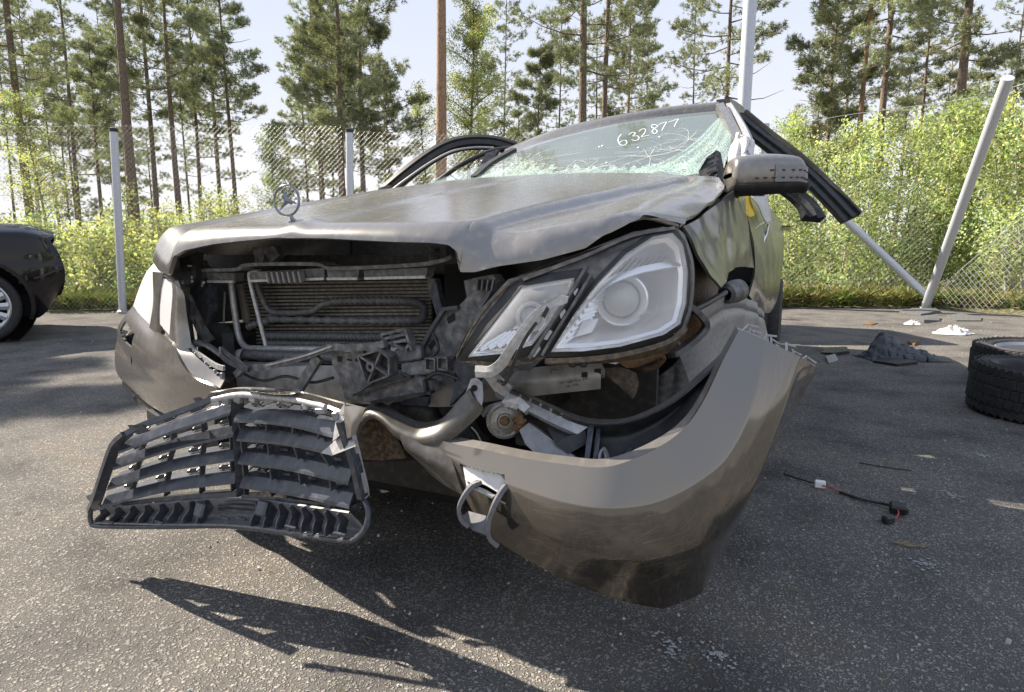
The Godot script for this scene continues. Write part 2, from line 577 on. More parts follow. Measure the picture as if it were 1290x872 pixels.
func setting() -> void:
	# one asphalt sheet whose far edge is the fence line, the wood's floor beyond it on a low bank
	var st = mb()
	flat(st)
	var edge = [V(-40, 0, -8.0), V(-6.2, 0, -8.0), V(-2, 0, -8.15), V(1, 0, -8.5), V(3.6, 0, -9.1), V(5.9, 0, -8.9), V(6.6, 0, -7.2), V(8.2, 0, -5.2), V(14, 0, -2), V(40, 0, 6)]
	var e2 = []
	for k in 180:
		var p = line_at(edge, k / 179.0)
		e2.append(p + V(rnd(-0.04, 0.04), 0, rnd(-0.07, 0.07)))
	for i in e2.size() - 1:
		quad(st, e2[i], e2[i + 1], V(e2[i + 1].x, 0, 40), V(e2[i].x, 0, 40))
	var lot = put("asphalt_lot", st, M.asphalt)
	lot.set_meta("kind", "structure")
	st = mb()
	flat(st)
	var low = [V(-300, -0.05, -300), V(300, -0.05, -300), V(300, -0.05, 300), V(-300, -0.05, 300)]
	quad(st, low[0], low[1], low[2], low[3])
	var g = put("forest_floor", st, M.verge)
	g.set_meta("kind", "structure")
	# the verge: a strip of litter and moss rising unevenly behind the asphalt edge
	st = mb()
	surf(st, func(u, v):
		var p = line_at(edge, u)
		var out = V(0, 0, -1).lerp(V(0.8, 0, -0.6), smoothstep(0.5, 0.75, u))
		var h = 0.02 * sin(u * 300.0) * v + 0.03 * sin(u * 91.0 + 3.0 * v)
		return p + out * (v * 2.5 - 0.12) + Vector3.UP * (-0.045 + 0.16 * sin(v * PI) + h * v), 300, 8)
	var vg = put("verge", st, M.verge)
	vg.set_meta("kind", "structure")


func post(label: String, a: Vector3, b: Vector3, r: float, cap: bool, called := "fence_post") -> void:
	var t = thing(called, label, "fence post" if called != "light_pole" else "pole", a)
	var st = mb()
	tube(st, [Vector3.ZERO, (b - a) * 0.5, b - a], r, 14)
	put("tube", st, M.galv, t)
	st = mb()
	if cap:
		lathe(st, facing(b - a, b - a), [Vector2(r * 1.08, -0.03), Vector2(r * 1.08, 0.012), Vector2(r * 0.7, 0.02), Vector2(0, 0.022)], 14)
		put("cap", st, M.black_cap, t)
	st = mb()
	lathe(st, Transform3D(Basis(), Vector3.ZERO), [Vector2(r * 1.7, 0.0), Vector2(r * 1.5, 0.03), Vector2(r * 1.0, 0.05)], 12)
	put("footing", st, M.alu, t)

func mesh_panel(label: String, a: Vector3, b: Vector3, h0: float, h1: float, step: float, wire: float, sag := 0.0, rise := 0.0) -> void:
	# rise > 0: the upper edge climbs from nothing at a by that much per metre (mesh torn away from its post)
	var t = thing("chain_link_panel", label, "fence", a, "")
	var d = b - a
	var n = d.cross(Vector3.UP).normalized()
	var len = d.length()
	var e = d / len
	var H = h1 - h0
	var at = func(x: float, y: float) -> Vector3:
		return e * x + Vector3.UP * (h0 + y) + n * sag * sin(clampf(x / len, 0, 1) * PI) * (1.0 - y / H) * sin(3.0 * y / H + x)
	for way in 2:
		var st = mb()
		var x = -H
		while x < len:
			var pts = []
			var m = 40 if rise > 0.0 else (7 if sag != 0.0 else 2)
			var x0 = maxf(x, 0.0)
			var x1 = minf(x + H, len)
			if x1 > x0 + 0.01:
				for i in m:
					var xx = lerpf(x0, x1, float(i) / (m - 1))
					var y: float = xx - x
					if way: y = H - y
					if rise > 0.0 and y > rise * xx + 0.12 * sin(xx * 7.0): continue
					pts.append(at.call(xx, y) + n * (0.0025 if way else -0.0025))
				if pts.size() > 1:
					soft(st)
					tube(st, pts, wire, 3)
			x += step
		put("wire_mesh", st, M.wire, t).set_meta("kind", "stuff")
	for y in [0.0, H]:
		var st = mb()
		var pts = []
		for i in 9:
			var x = len * i / 8.0
			pts.append(at.call(x, minf(y, rise * x + 0.12 * sin(x * 7.0)) if rise > 0.0 else y) - Vector3.UP * (0.03 * sin(i / 8.0 * PI)))
		tube(st, pts, wire * 1.25, 5, 16)
		put("tension_wire", st, M.wire, t)

func fence() -> void:
	post("grey steel fence post with black cap behind the dark car's tail", V(-5.084,0,-8.064), V(-4.943,2.299,-7.998), 0.046, true)
	post("grey steel fence post with black cap rising behind the middle of the bonnet", V(-2.11, 0, -8.1), V(-2.024,2.293,-8.017), 0.046, true)
	post("grey steel fence post hidden behind the windscreen of the wreck", V(0.85, 0, -8.5), V(0.85, 2.3, -8.5), 0.046, true)
	post("short grey fence post top showing behind the black bent roof rail", V(3.66, 0, -9.1), V(3.59,2.585,-9.124), 0.05, false)
	post("thick steel pole leaning over to the right, its foot on the asphalt edge", V(5.845,0,-8.746), V(4.968,2.521,-6.534), 0.056, false, "leaning_pole")
	post("tall galvanised light pole rising behind the roof of the wreck", V(3.29, 0, -9.2), V(3.31, 9.5, -9.2), 0.09, false, "light_pole")
	var st = mb()
	tube(st, [V(5.878,0.187,-8.808), V(5.049,0.991,-8.981), V(4.165,1.826,-9.16), V(3.683,2.297,-9.282)], 0.055, 12)
	tag(put("brace_rail", st, M.galv), "slanting steel rail running down to the foot of the leaning pole", "rail")
	mesh_panel("tight wire mesh fence stretching left from the capped post behind the dark car", V(-9.6, 0, -8.06), V(-5.1, 0, -8.06), 0.06, 2.36, 0.062, 0.0006)
	mesh_panel("tight wire mesh fence between the two black capped posts", V(-5.06, 0, -8.06), V(-2.14, 0, -8.1), 0.06, 2.36, 0.062, 0.0006)
	mesh_panel("wire mesh fence directly behind the bonnet and windscreen of the wreck", V(-2.1, 0, -8.1), V(0.83, 0, -8.5), 0.06, 2.3, 0.062, 0.0006)
	mesh_panel("slack wire mesh fence in front of the light green birches", V(3.9, 0, -9.3), V(6.0, 0, -8.95), 0.05, 1.8, 0.075, 0.0006, 0.12)
	mesh_panel("bulging loose wire mesh right of the leaning pole", V(6.007,0,-8.871), V(7.3, 0, -5.9), 0.04, 2.3, 0.085, 0.0020, 0.22, 1.25)
	st = mb()
	tube(st, [V(3.601,2.486,-9.108), V(4.576,2.664,-8.984), V(5.7,2.698,-8.18), V(6.138,2.78,-7.585)], 0.004, 5, 12)
	tag(put("top_wire", st, M.wire), "thin sagging wire stretched above the light green bushes on the right", "wire")


var tuft_mesh: Mesh
var leaf_mesh: Mesh

func make_foliage_meshes() -> void:
	var r2 = RandomNumberGenerator.new()
	r2.seed = 5
	var st = mb()
	flat(st)
	for i in 20:                                   # a shoot: needles leaning out along +y
		var a = r2.randf() * TAU
		var y0 = r2.randf_range(0.0, 0.16)
		var o = V(cos(a), r2.randf_range(0.25, 1.1), sin(a)).normalized()
		var s = o.cross(V(r2.randf() - 0.5, r2.randf() - 0.5, r2.randf() - 0.5)).normalized() * 0.011
		var b = V(0, y0, 0)
		var L = r2.randf_range(0.10, 0.17)
		tri(st, b - s, b + s, b + o * L)
	st.generate_normals()
	tuft_mesh = st.commit()
	tuft_mesh.surface_set_material(0, M.needle)
	st = mb()
	flat(st)
	for i in 10:                                  # a spray of small leaves
		var p = V(r2.randf_range(-0.13, 0.13), r2.randf_range(-0.12, 0.12), r2.randf_range(-0.13, 0.13))
		var n = V(r2.randf() - 0.5, r2.randf() * 0.8, r2.randf() - 0.5).normalized()
		var x = n.cross(V(r2.randf() - 0.5, r2.randf() - 0.5, 0.3)).normalized()
		var y = n.cross(x)
		var L = r2.randf_range(0.020, 0.034)
		quad(st, p - y * L, p + x * L * 0.62 - y * L * 0.1 + n * 0.004, p + y * L * 1.1, p - x * L * 0.62 - y * L * 0.1 + n * 0.004)
	st.generate_normals()
	leaf_mesh = st.commit()
	leaf_mesh.surface_set_material(0, M.leaf)

func scatter(called: String, mesh: Mesh, places: Array, cols: Array, parent: Node) -> MultiMeshInstance3D:
	var mm = MultiMesh.new()
	mm.transform_format = MultiMesh.TRANSFORM_3D
	mm.use_colors = true
	mm.mesh = mesh
	mm.instance_count = places.size()
	for i in places.size():
		mm.set_instance_transform(i, places[i])
		mm.set_instance_color(i, cols[i])
	var o = MultiMeshInstance3D.new()
	o.multimesh = mm
	if parent:
		o.name = called
		parent.add_child(o, true)
	else:
		o.name = numbered(called)
		add_child(o)
	o.set_meta("kind", "stuff")
	return o

func turned(dir: Vector3, size: float, at: Vector3) -> Transform3D:
	var t = facing(at, dir)
	t.basis = (t.basis * Basis(Vector3.UP, rng.randf() * TAU)).scaled_local(V(size, size, size))
	return t

func pine(label: String, at: Vector3, r: float, h: float, crown0: float, spread: float, tufts: int, orange := 0.0, lean := Vector2.ZERO, tone := 1.0, called := "pine_tree", group := "pine trees beyond the fence") -> Node3D:
	var t = thing(called, label, "tree", at, group)
	var st = mb()
	var pts = []
	var ph = rng.randf() * TAU
	for i in 9:
		var k = i / 8.0
		pts.append(V(lean.x * k * h + 0.05 * sin(k * 5.0 + ph), k * h, lean.y * k * h + 0.05 * cos(k * 4.0 + ph)))
	var p = smooth(pts, 22)
	var rr = func(k): return 1.12 * r * (1.0 - 0.82 * k) + r * 0.25 * exp(-k * h * 2.0)
	var fr = frames(p)
	soft(st)
	for i in p.size() - 1:
		for k in 9:
			var c = []
			for q in [[i, k], [i, k + 1], [i + 1, k + 1], [i + 1, k]]:
				var a: float = TAU * q[1] / 9
				c.append(p[q[0]] + (fr[q[0]][0] * cos(a) + fr[q[0]][1] * sin(a)) * rr.call(float(q[0]) / (p.size() - 1)))
			quad(st, c[0], c[1], c[2], c[3])
	var m: Material = M.bark_orange if orange > 0.5 else M.bark
	put("trunk", st, m, t)
	st = mb()
	var places = []
	var cols = []
	var nb = int((h - crown0) * 3.6)
	var per = maxi(5, int(tufts * 2.3) / maxi(nb, 1))
	for b in nb:
		var k = (b + rng.randf() * 0.8) / nb
		var y = lerpf(crown0, h - 0.2, k)
		var base = along(pts, y / h)
		var az = b * 2.4 + rnd(-0.6, 0.6)
		var L = spread * pow(1.0 - k * 0.86, 0.75) * rnd(0.45, 1.1) * (0.7 + 0.3 * smoothstep(0.0, 0.12, k))
		var rise = rnd(-0.16, 0.24) + k * 0.5
		var dir = V(cos(az), rise, sin(az))
		var tip = base + dir * L + Vector3.UP * rnd(0.0, 0.14) * L
		var mid = base + dir * L * 0.5 - Vector3.UP * 0.07 * L
		tube(st, [base, mid, tip], 0.011 + L * 0.010, 4, 3, 0.006)
		if rng.randf() < 0.10: continue              # a bare dead limb
		var tint = rnd(0.75, 1.25) * tone
		for q in per:
			var s = 1.0 - pow(rng.randf(), 1.6) * 0.75
			var c = base.lerp(mid, s * 2.0) if s < 0.5 else mid.lerp(tip, s * 2.0 - 1.0)
			var w = 0.24 * L * (1.15 - s) + 0.13
			c += V(rnd(-1, 1) * w * 1.5, rnd(-0.5, 0.9) * w, rnd(-1, 1) * w * 1.5)
			places.append(turned(V(cos(az) + rnd(-0.8, 0.8), rnd(0.1, 1.3), sin(az) + rnd(-0.8, 0.8)), rnd(0.75, 1.4), c))
			var g = tint * rnd(0.7, 1.3)
			var warm = rnd(0.0, 1.0)
			cols.append(Color(0.275 * g + 0.05 * warm, 0.31 * g + 0.03 * warm, 0.22 * g))
	put("limbs", st, m, t).set_meta("kind", "stuff")
	scatter("crown", tuft_mesh, places, cols, t)
	return t

func leafy(label: String, called: String, at: Vector3, h: float, r: float, spread: float, sprays: int, tone: Color, low := 0.15, group := "", stems := 1, bark := "bark_pale", size := 1.0) -> Node3D:
	var t = thing(called, label, "tree" if h > 2.5 else "bush", at, group)
	var st = mb()
	var places = []
	var cols = []
	for sidx in stems:
		var lean = V(rnd(-0.18, 0.18), 0, rnd(-0.18, 0.18)) * (1.6 if stems > 1 else 0.5)
		var hh = h * rnd(0.8, 1.0)
		var off = V(rnd(-1, 1), 0, rnd(-1, 1)) * (0.25 * spread if stems > 1 else 0.0)
		var pts = []
		var ph = rng.randf() * TAU
		for i in 6:
			var k = i / 5.0
			pts.append(off + lean * k * hh + V(0.05 * hh * 0.3 * sin(k * 4.0 + ph), k * hh, 0.05 * hh * 0.3 * cos(k * 3.0 + ph)))
		tube(st, pts, r, 6, 10, r * 0.15)
		var nb = int(9 + h * 3)
		for b in nb:
			var k = low + (1.0 - low) * (b + rng.randf()) / nb
			var base = along(pts, k)
			var az = b * 2.4 + rnd(-0.5, 0.5)
			var L = spread * (1.05 - k * 0.75) * rnd(0.5, 1.15)
			var tip = base + V(cos(az), rnd(0.2, 0.9), sin(az)) * L
			var mid = base.lerp(tip, 0.5) + Vector3.UP * 0.06 * L
			tube(st, [base, mid, tip], r * 0.32, 4, 3, r * 0.08)
			var tint = rnd(0.4, 1.35)
			for q in sprays / (nb * stems) + 1:
				var s = 1.0 - pow(rng.randf(), 1.5)
				var c = base.lerp(mid, s * 2.0) if s < 0.5 else mid.lerp(tip, s * 2.0 - 1.0)
				c += V(rnd(-1, 1), rnd(-1, 0.8), rnd(-1, 1)) * (0.10 + 0.16 * L)
				places.append(turned(V(rnd(-1, 1), rnd(-1, 1), rnd(-1, 1)), rnd(0.8, 1.5) * size, c))
				var g = tint * rnd(0.75, 1.25)
				var y = rnd(0.85, 1.2)
				cols.append(Color(tone.r * g * y, tone.g * g, tone.b * g))
	put("trunk" if stems == 1 else "stems", st, M[bark], t)
	scatter("crown", leaf_mesh, places, cols, t)
	return t

func spot(px: float, depth: float) -> Vector3:      # a bearing from the place where the photographer stood, and a distance ahead
	return V((px - 645.0) / 780.0 * depth, -0.03, -depth)

func woods() -> void:
	make_foliage_meshes()
	# bearing, distance, trunk radius, height, crown start, spread, tufts, orange bark, label
	var pines = [
		[52, 24, 0.15, 19, 6.5, 2.6, 900, 0, "tall pine with a bare reddish trunk above the black car's boot lid"],
		[181, 20, 0.16, 14, 8.6, 2.6, 500, 0, "thickest dark pine trunk right of the first capped fence post"],
		[110, 33, 0.12, 17, 6.0, 2.3, 700, 0, "slim dark pine left of the first capped fence post"],
		[139, 27, 0.09, 9.5, 3.6, 2.0, 620, 0, "young bushy pine crown over the first capped fence post"],
		[205, 31, 0.13, 18, 7.0, 2.5, 800, 0, "slim pine close to the right of the thickest dark trunk"],
		[234, 28, 0.14, 14, 7.4, 2.6, 800, 0, "tall straight pine in the middle of the left group of trunks"],
		[262, 34, 0.11, 16, 7.0, 2.3, 800, 0, "thin pine with the left group's second trunk from the sky gap"],
		[304, 32, 0.12, 15, 7.2, 2.6, 1100, 0, "pine beside the pale sky gap, rightmost of the left group"],
		[438, 24, 0.14, 13, 5.2, 2.4, 1200, 0, "left of the two dark pines behind the second capped post"],
		[462, 26, 0.12, 14, 4.2, 2.5, 1300, 0, "right of the two dark pines behind the second capped post"],
		[415, 34, 0.10, 13, 3.8, 2.6, 900, 0, "short bushy pine just left of the second capped post"],
		[394, 42, 0.09, 15, 5.0, 2.8, 800, 0, "farther pale pine at the left edge of the middle group"],
		[557, 17, 0.15, 19, 12.5, 2.8, 600, 1, "stout orange barked pine above the bent black door frame"],
		[675, 30, 0.08, 10.2, 2.6, 2.0, 1100, 0, "young bushy pine left of the two straight trunks over the roof"],
		[728, 21, 0.15, 19, 6.5, 2.6, 900, 0, "grey barked pine, left of the two straight trunks over the roof"],
		[756, 26, 0.13, 19, 7.2, 2.8, 1000, 0, "reddish pine, right of the two straight trunks over the roof"],
		[784, 36, 0.12, 15, 5.4, 3.0, 1500, 1, "bushy pine with an orange trunk above the windscreen numbers"],
		[842, 40, 0.10, 9.5, 2.6, 2.6, 800, 0, "low dark pine top showing above the roof edge"],
		[901, 28, 0.12, 18, 7.4, 3.0, 1000, 0, "dark pine just left of the galvanised light pole"],
		[1030, 28, 0.12, 13, 4.0, 2.7, 1800, 0, "broad drooping pine right of the galvanised light pole"],
		[1066, 26, 0.12, 18, 7.0, 2.4, 700, 1, "orange barked pine behind the light green birches"],
		[1094, 24, 0.14, 19, 7.2, 2.6, 1000, 0, "straight brown pine beside the orange barked one"],
		[1141, 32, 0.11, 16, 5.4, 2.8, 1300, 0, "crooked pine with a dense crown in the middle of the right group"],
		[1182, 21, 0.16, 19, 6.8, 2.7, 1000, 0, "stout leaning pine in the right group of trunks"],
		[1205, 36, 0.09, 12, 4.6, 2.3, 900, 0, "smaller pine behind the stout leaning one"],
		[1272, 18, 0.15, 19, 9.0, 2.6, 500, 1, "pine trunk behind the top of the leaning steel pole"],
		[1252, 34, 0.10, 11, 3.6, 2.2, 600, 0, "low bushy pine at the far right edge"],
	]
	for a in pines:
		pine(a[8], spot(a[0], a[1]), a[2], a[3], a[4], a[5], a[6], a[7], Vector2(rnd(-0.012, 0.012), rnd(-0.01, 0.01)), rnd(0.8, 1.15))
	# thinner stems farther back on the left
	for a in [[8, 36, "slender pine at the left edge of the picture"], [30, 44, "thin far pine left of the bare reddish trunk"], [84, 46, "thin far pine right of the bare reddish trunk"], [97, 50, "faintest thin pine left of the slim dark one"], [160, 48, "thin far pine between the capped post and the thickest trunk"], [284, 50, "thin far pine behind the left group near the sky gap"], [425, 46, "thin far stem just left of the second capped post"], [488, 52, "thin far stem right of the second capped post"]]:
		pine(a[2], spot(a[0], a[1]), rnd(0.08, 0.11), rnd(15, 19), rnd(6.0, 8.5), 2.4, 520, 0, Vector2(rnd(-0.02, 0.02), 0), rnd(0.8, 1.05))
	# the rest of the wood behind, each stem its own tree
	var far = ["far pine deep in the wood at the left edge", "far pine deep in the wood above the black car's roof", "far pine deep in the wood left of the first capped post", "far pine deep in the wood behind the first capped post", "far pine deep in the wood right of the first capped post", "far pine deep in the wood behind the thickest trunk", "far pine deep in the wood in the middle of the left group", "far pine deep in the wood left of the pale sky gap", "far pine deep in the wood above the bonnet star", "far pine deep in the wood left of the second capped post", "far pine deep in the wood behind the second capped post", "far pine deep in the wood right of the two dark pines", "far pine deep in the wood behind the yellow green birch", "far pine deep in the wood right of the yellow green birch", "far pine deep in the wood left of the young bushy pine", "far pine deep in the wood right of the young bushy pine", "far pine deep in the wood between the two straight trunks", "far pine deep in the wood over the windscreen's middle", "far pine deep in the wood over the windscreen numbers", "far pine deep in the wood left of the light pole", "far pine deep in the wood right of the light pole", "far pine deep in the wood left of the broad drooping pine", "far pine deep in the wood behind the light green birches", "far pine deep in the wood behind the crooked pine", "far pine deep in the wood right of the stout leaning pine", "far pine deep in the wood behind the leaning pole's top"]
	var fx = [-8, 62, 102, 150, 172, 196, 246, 280, 372, 405, 450, 496, 604, 632, 652, 700, 742, 770, 806, 862, 980, 1008, 1052, 1118, 1164, 1244]
	for i in 26:
		var young = i % 3 == 2
		pine(far[i], spot(fx[i] + rnd(-6, 6), rnd(34, 54)), rnd(0.08, 0.13), rnd(9, 12) if young else rnd(15, 20), rnd(2.0, 3.5) if young else rnd(4.5, 7.5), rnd(2.2, 3.0), 560, 1 if i % 7 == 3 else 0, Vector2(rnd(-0.02, 0.02), rnd(-0.01, 0.01)), rnd(0.75, 1.1))
	pine("low pine standing beyond the left edge of the picture", V(-12.3, -0.03, -7.95), 0.10, 9.2, 6.2, 1.7, 500, 0, Vector2.ZERO, 1.0)
	# leafy trees
	leafy("birch with yellow green leaves and dark twigs right of the orange barked pine", "birch_tree", spot(594, 22), 9.2, 0.09, 1.9, 2600, Color(0.47, 0.5, 0.26), 0.25, "", 1, "bark")
	leafy("pale thin birch left of the orange barked pine", "birch_tree", spot(545, 27), 8.2, 0.07, 1.3, 900, Color(0.4, 0.43, 0.17), 0.25, "", 1, "bark")
	leafy("small dark green tree standing alone in the pale sky gap", "small_tree", spot(353, 24), 6.0, 0.05, 1.15, 900, Color(0.22, 0.27, 0.14), 0.2, "", 1, "bark")
	leafy("sunlit yellow green birch left of the first capped post", "birch_tree", spot(72, 22), 6.4, 0.06, 1.5, 800, Color(0.47, 0.5, 0.26), 0.3, "", 1, "bark")
	leafy("light green birch left of the leaning pine trunks above the bush tops", "birch_tree", spot(1000, 17), 4.6, 0.05, 1.1, 900, Color(0.45, 0.5, 0.26), 0.1)
	# young birches right of the wreck, close behind the fence
	var names = ["young birch nearest the black bent rail", "young birch with thin bare stems behind the hooked black rail", "light green birch behind the slanting brace rail", "taller light green birch left of the slanting rail's middle", "dense light green birch between the rail and the leaning pole", "tall light green birch just left of the leaning pole", "light green birch behind the foot of the leaning pole", "light green birch crossing the leaning pole's upper half", "sunlit birch right of the leaning pole", "dense birch behind the bulging loose mesh", "light green birch at the right edge behind the mesh", "tall birch at the far right top edge"]
	var bx = [992, 1020, 1052, 1082, 1115, 1142, 1170, 1200, 1228, 1256, 1282, 1304]
	for i in 12:
		var d: float = [11.2, 12.6, 11.6, 13.0, 11.4, 12.4, 11.0, 12.8, 11.2, 10.2, 9.4, 11.6][i]
		leafy(names[i], "young_birch", spot(bx[i], d), [2.9, 3.3, 3.2, 3.7, 3.4, 4.0, 3.3, 4.2, 3.5, 3.4, 3.2, 4.6][i], 0.022, 0.62, 430, Color(0.47, 0.54, 0.27), 0.05, "young birches behind the slack fence", 3)
	# bushes on the left, behind the fence
	var ln = ["yellow green bush behind the black car's boot", "leafy bush left of the first capped post", "leafy bush at the foot of the first capped post", "tall bush right of the first capped post", "sunlit bush left of the wreck's front corner", "bush rising behind the right front wing", "bush behind the bonnet left of the star", "small bush behind the bonnet star", "low bush at the left edge of the picture"]
	var lx = [70, 108, 140, 176, 208, 246, 300, 345, 18]
	var lh = [1.3, 1.3, 1.2, 1.6, 1.5, 1.8, 2.1, 1.6, 1.3]
	for i in 9:
		leafy(ln[i], "leafy_bush", spot(lx[i], [10.2, 11.5, 9.6, 11.8, 10.0, 12.0, 13.5, 12.5, 11.0][i]), lh[i], 0.02, 0.75, 250, Color(0.47, 0.5, 0.26), 0.05, "bushes behind the left fence", 4)
	var bn = ["thin leaning dark sapling right of the first capped post", "thin bare sapling left of the first capped post", "thin crooked sapling behind the wreck's right front corner", "thin bare sapling above the black car's boot", "thin dark sapling behind the light green birches"]
	var bs = [166, 96, 222, 58, 1070]
	for i in 5:
		leafy(bn[i], "sapling", spot(bs[i], 12.5 + i), [2.6, 2.9, 2.3, 2.7, 3.4][i], 0.022, 0.5, 40, Color(0.3, 0.33, 0.15), 0.3, "", 1, "bark")
	# the low growth that fills the ground between the stems
	var places = []
	var cols = []
	for i in 9000:
		var z = -8.6 - pow(rng.randf(), 1.5) * 16.0
		var x = rnd(-1.05, 1.15) * (-z) + 0.5
		if z > -11.0 and x > 2.0 and x < 3.5: continue
		if x > 3.0 and z > -10.1: continue
		var top = 0.55 + 0.5 * sin(x * 1.7 + z) + (0.35 if x > 3.0 else 0.0) + 0.03 * (-z - 8.6)
		var y = pow(rng.randf(), 0.9) * maxf(0.3, top)
		if x < 0.5 and rng.randf() < 0.5: continue
		places.append(turned(V(rnd(-1, 1), rnd(-1, 1), rnd(-1, 1)), rnd(0.8, 1.5), V(x, y + 0.05, z)))
		var g = rnd(0.45, 1.25) * (0.75 + 0.35 * sin(x * 2.3 + z * 1.1))
		cols.append(Color(0.40 * g * rnd(0.75, 1.2), 0.45 * g, 0.23 * g))
	scatter("undergrowth", leaf_mesh, places, cols, null)
	places = []
	cols = []
	for i in 3500:                                # dead grass and shoots along the edge
		var u = rng.randf()
		var x = lerpf(-12.0, 7.5, u)
		var z = -8.25 - pow(rng.randf(), 2.0) * 1.8 - 0.6 * smoothstep(2.0, 4.0, x) + maxf(0.0, x - 6.0) * 1.4
		places.append(turned(V(rnd(-0.5, 0.5), 1, rnd(-0.5, 0.5)), rnd(0.5, 1.3), V(x, 0.02, z)))
		var g = rnd(0.7, 1.3)
		cols.append(Color(0.2 * g, 0.18 * g, 0.07 * g) if rng.randf() < 0.6 else Color(0.12 * g, 0.17 * g, 0.04 * g))
	scatter("edge_grass", tuft_mesh, places, cols, null)


func make_wheel(parent: Node, at: Vector3, axis: Vector3, r: float, w: float) -> void:     # tyre > rim with spokes
	var t = facing(at, axis)
	var st = mb()
	var rr = r * 0.75
	lathe_soft(st, t, [Vector2(rr, -w * 0.42), Vector2(rr * 1.1, -w * 0.5), Vector2(r * 0.93, -w * 0.5), Vector2(r * 0.99, -w * 0.4), Vector2(r, -w * 0.2), Vector2(r, w * 0.2), Vector2(r * 0.99, w * 0.4), Vector2(r * 0.93, w * 0.5), Vector2(rr * 1.1, w * 0.5), Vector2(rr, w * 0.42)], 48)
	var ty = put("tyre", st, M.rubber, parent)
	st = mb()
	lathe(st, t, [Vector2(rr * 1.02, w * 0.44), Vector2(rr * 0.97, w * 0.47), Vector2(rr * 0.9, w * 0.42), Vector2(rr * 0.88, w * 0.1), Vector2(rr * 0.86, -w * 0.4)], 48)
	for k in 14:
		var a = TAU * k / 14
		var d = V(cos(a), 0, sin(a))
		var s = V(-sin(a), 0, cos(a))
		flat(st)
		var y0 = w * 0.40
		var y1 = w * 0.44
		var i0 = t * (d * rr * 0.24 - s * 0.020 + Vector3.UP * y0)
		var i1 = t * (d * rr * 0.24 + s * 0.020 + Vector3.UP * y0)
		var o0 = t * (d * rr * 0.93 - s * 0.033 + Vector3.UP * y1)
		var o1 = t * (d * rr * 0.93 + s * 0.033 + Vector3.UP * y1)
		var mI = t * (d * rr * 0.24 + Vector3.UP * (y0 + 0.006))
		var mO = t * (d * rr * 0.93 + Vector3.UP * (y1 + 0.008))
		var back = t.basis * Vector3.UP * -0.03
		quad(st, i0, mI, mO, o0); quad(st, mI, i1, o1, mO)
		quad(st, i0, o0, o0 + back, i0 + back); quad(st, i1, o1, o1 + back, i1 + back)
	lathe(st, t, [Vector2(0, w * 0.44), Vector2(rr * 0.15, w * 0.435), Vector2(rr * 0.24, w * 0.42), Vector2(rr * 0.27, w * 0.36)], 24)
	put("rim", st, M.alloy, ty)
	st = mb()
	lathe(st, t, [Vector2(0, -w * 0.1), Vector2(rr * 0.8, -w * 0.1), Vector2(rr * 0.8, -w * 0.16)], 32)
	put("brake_disc", st, M.steel_dark, ty)

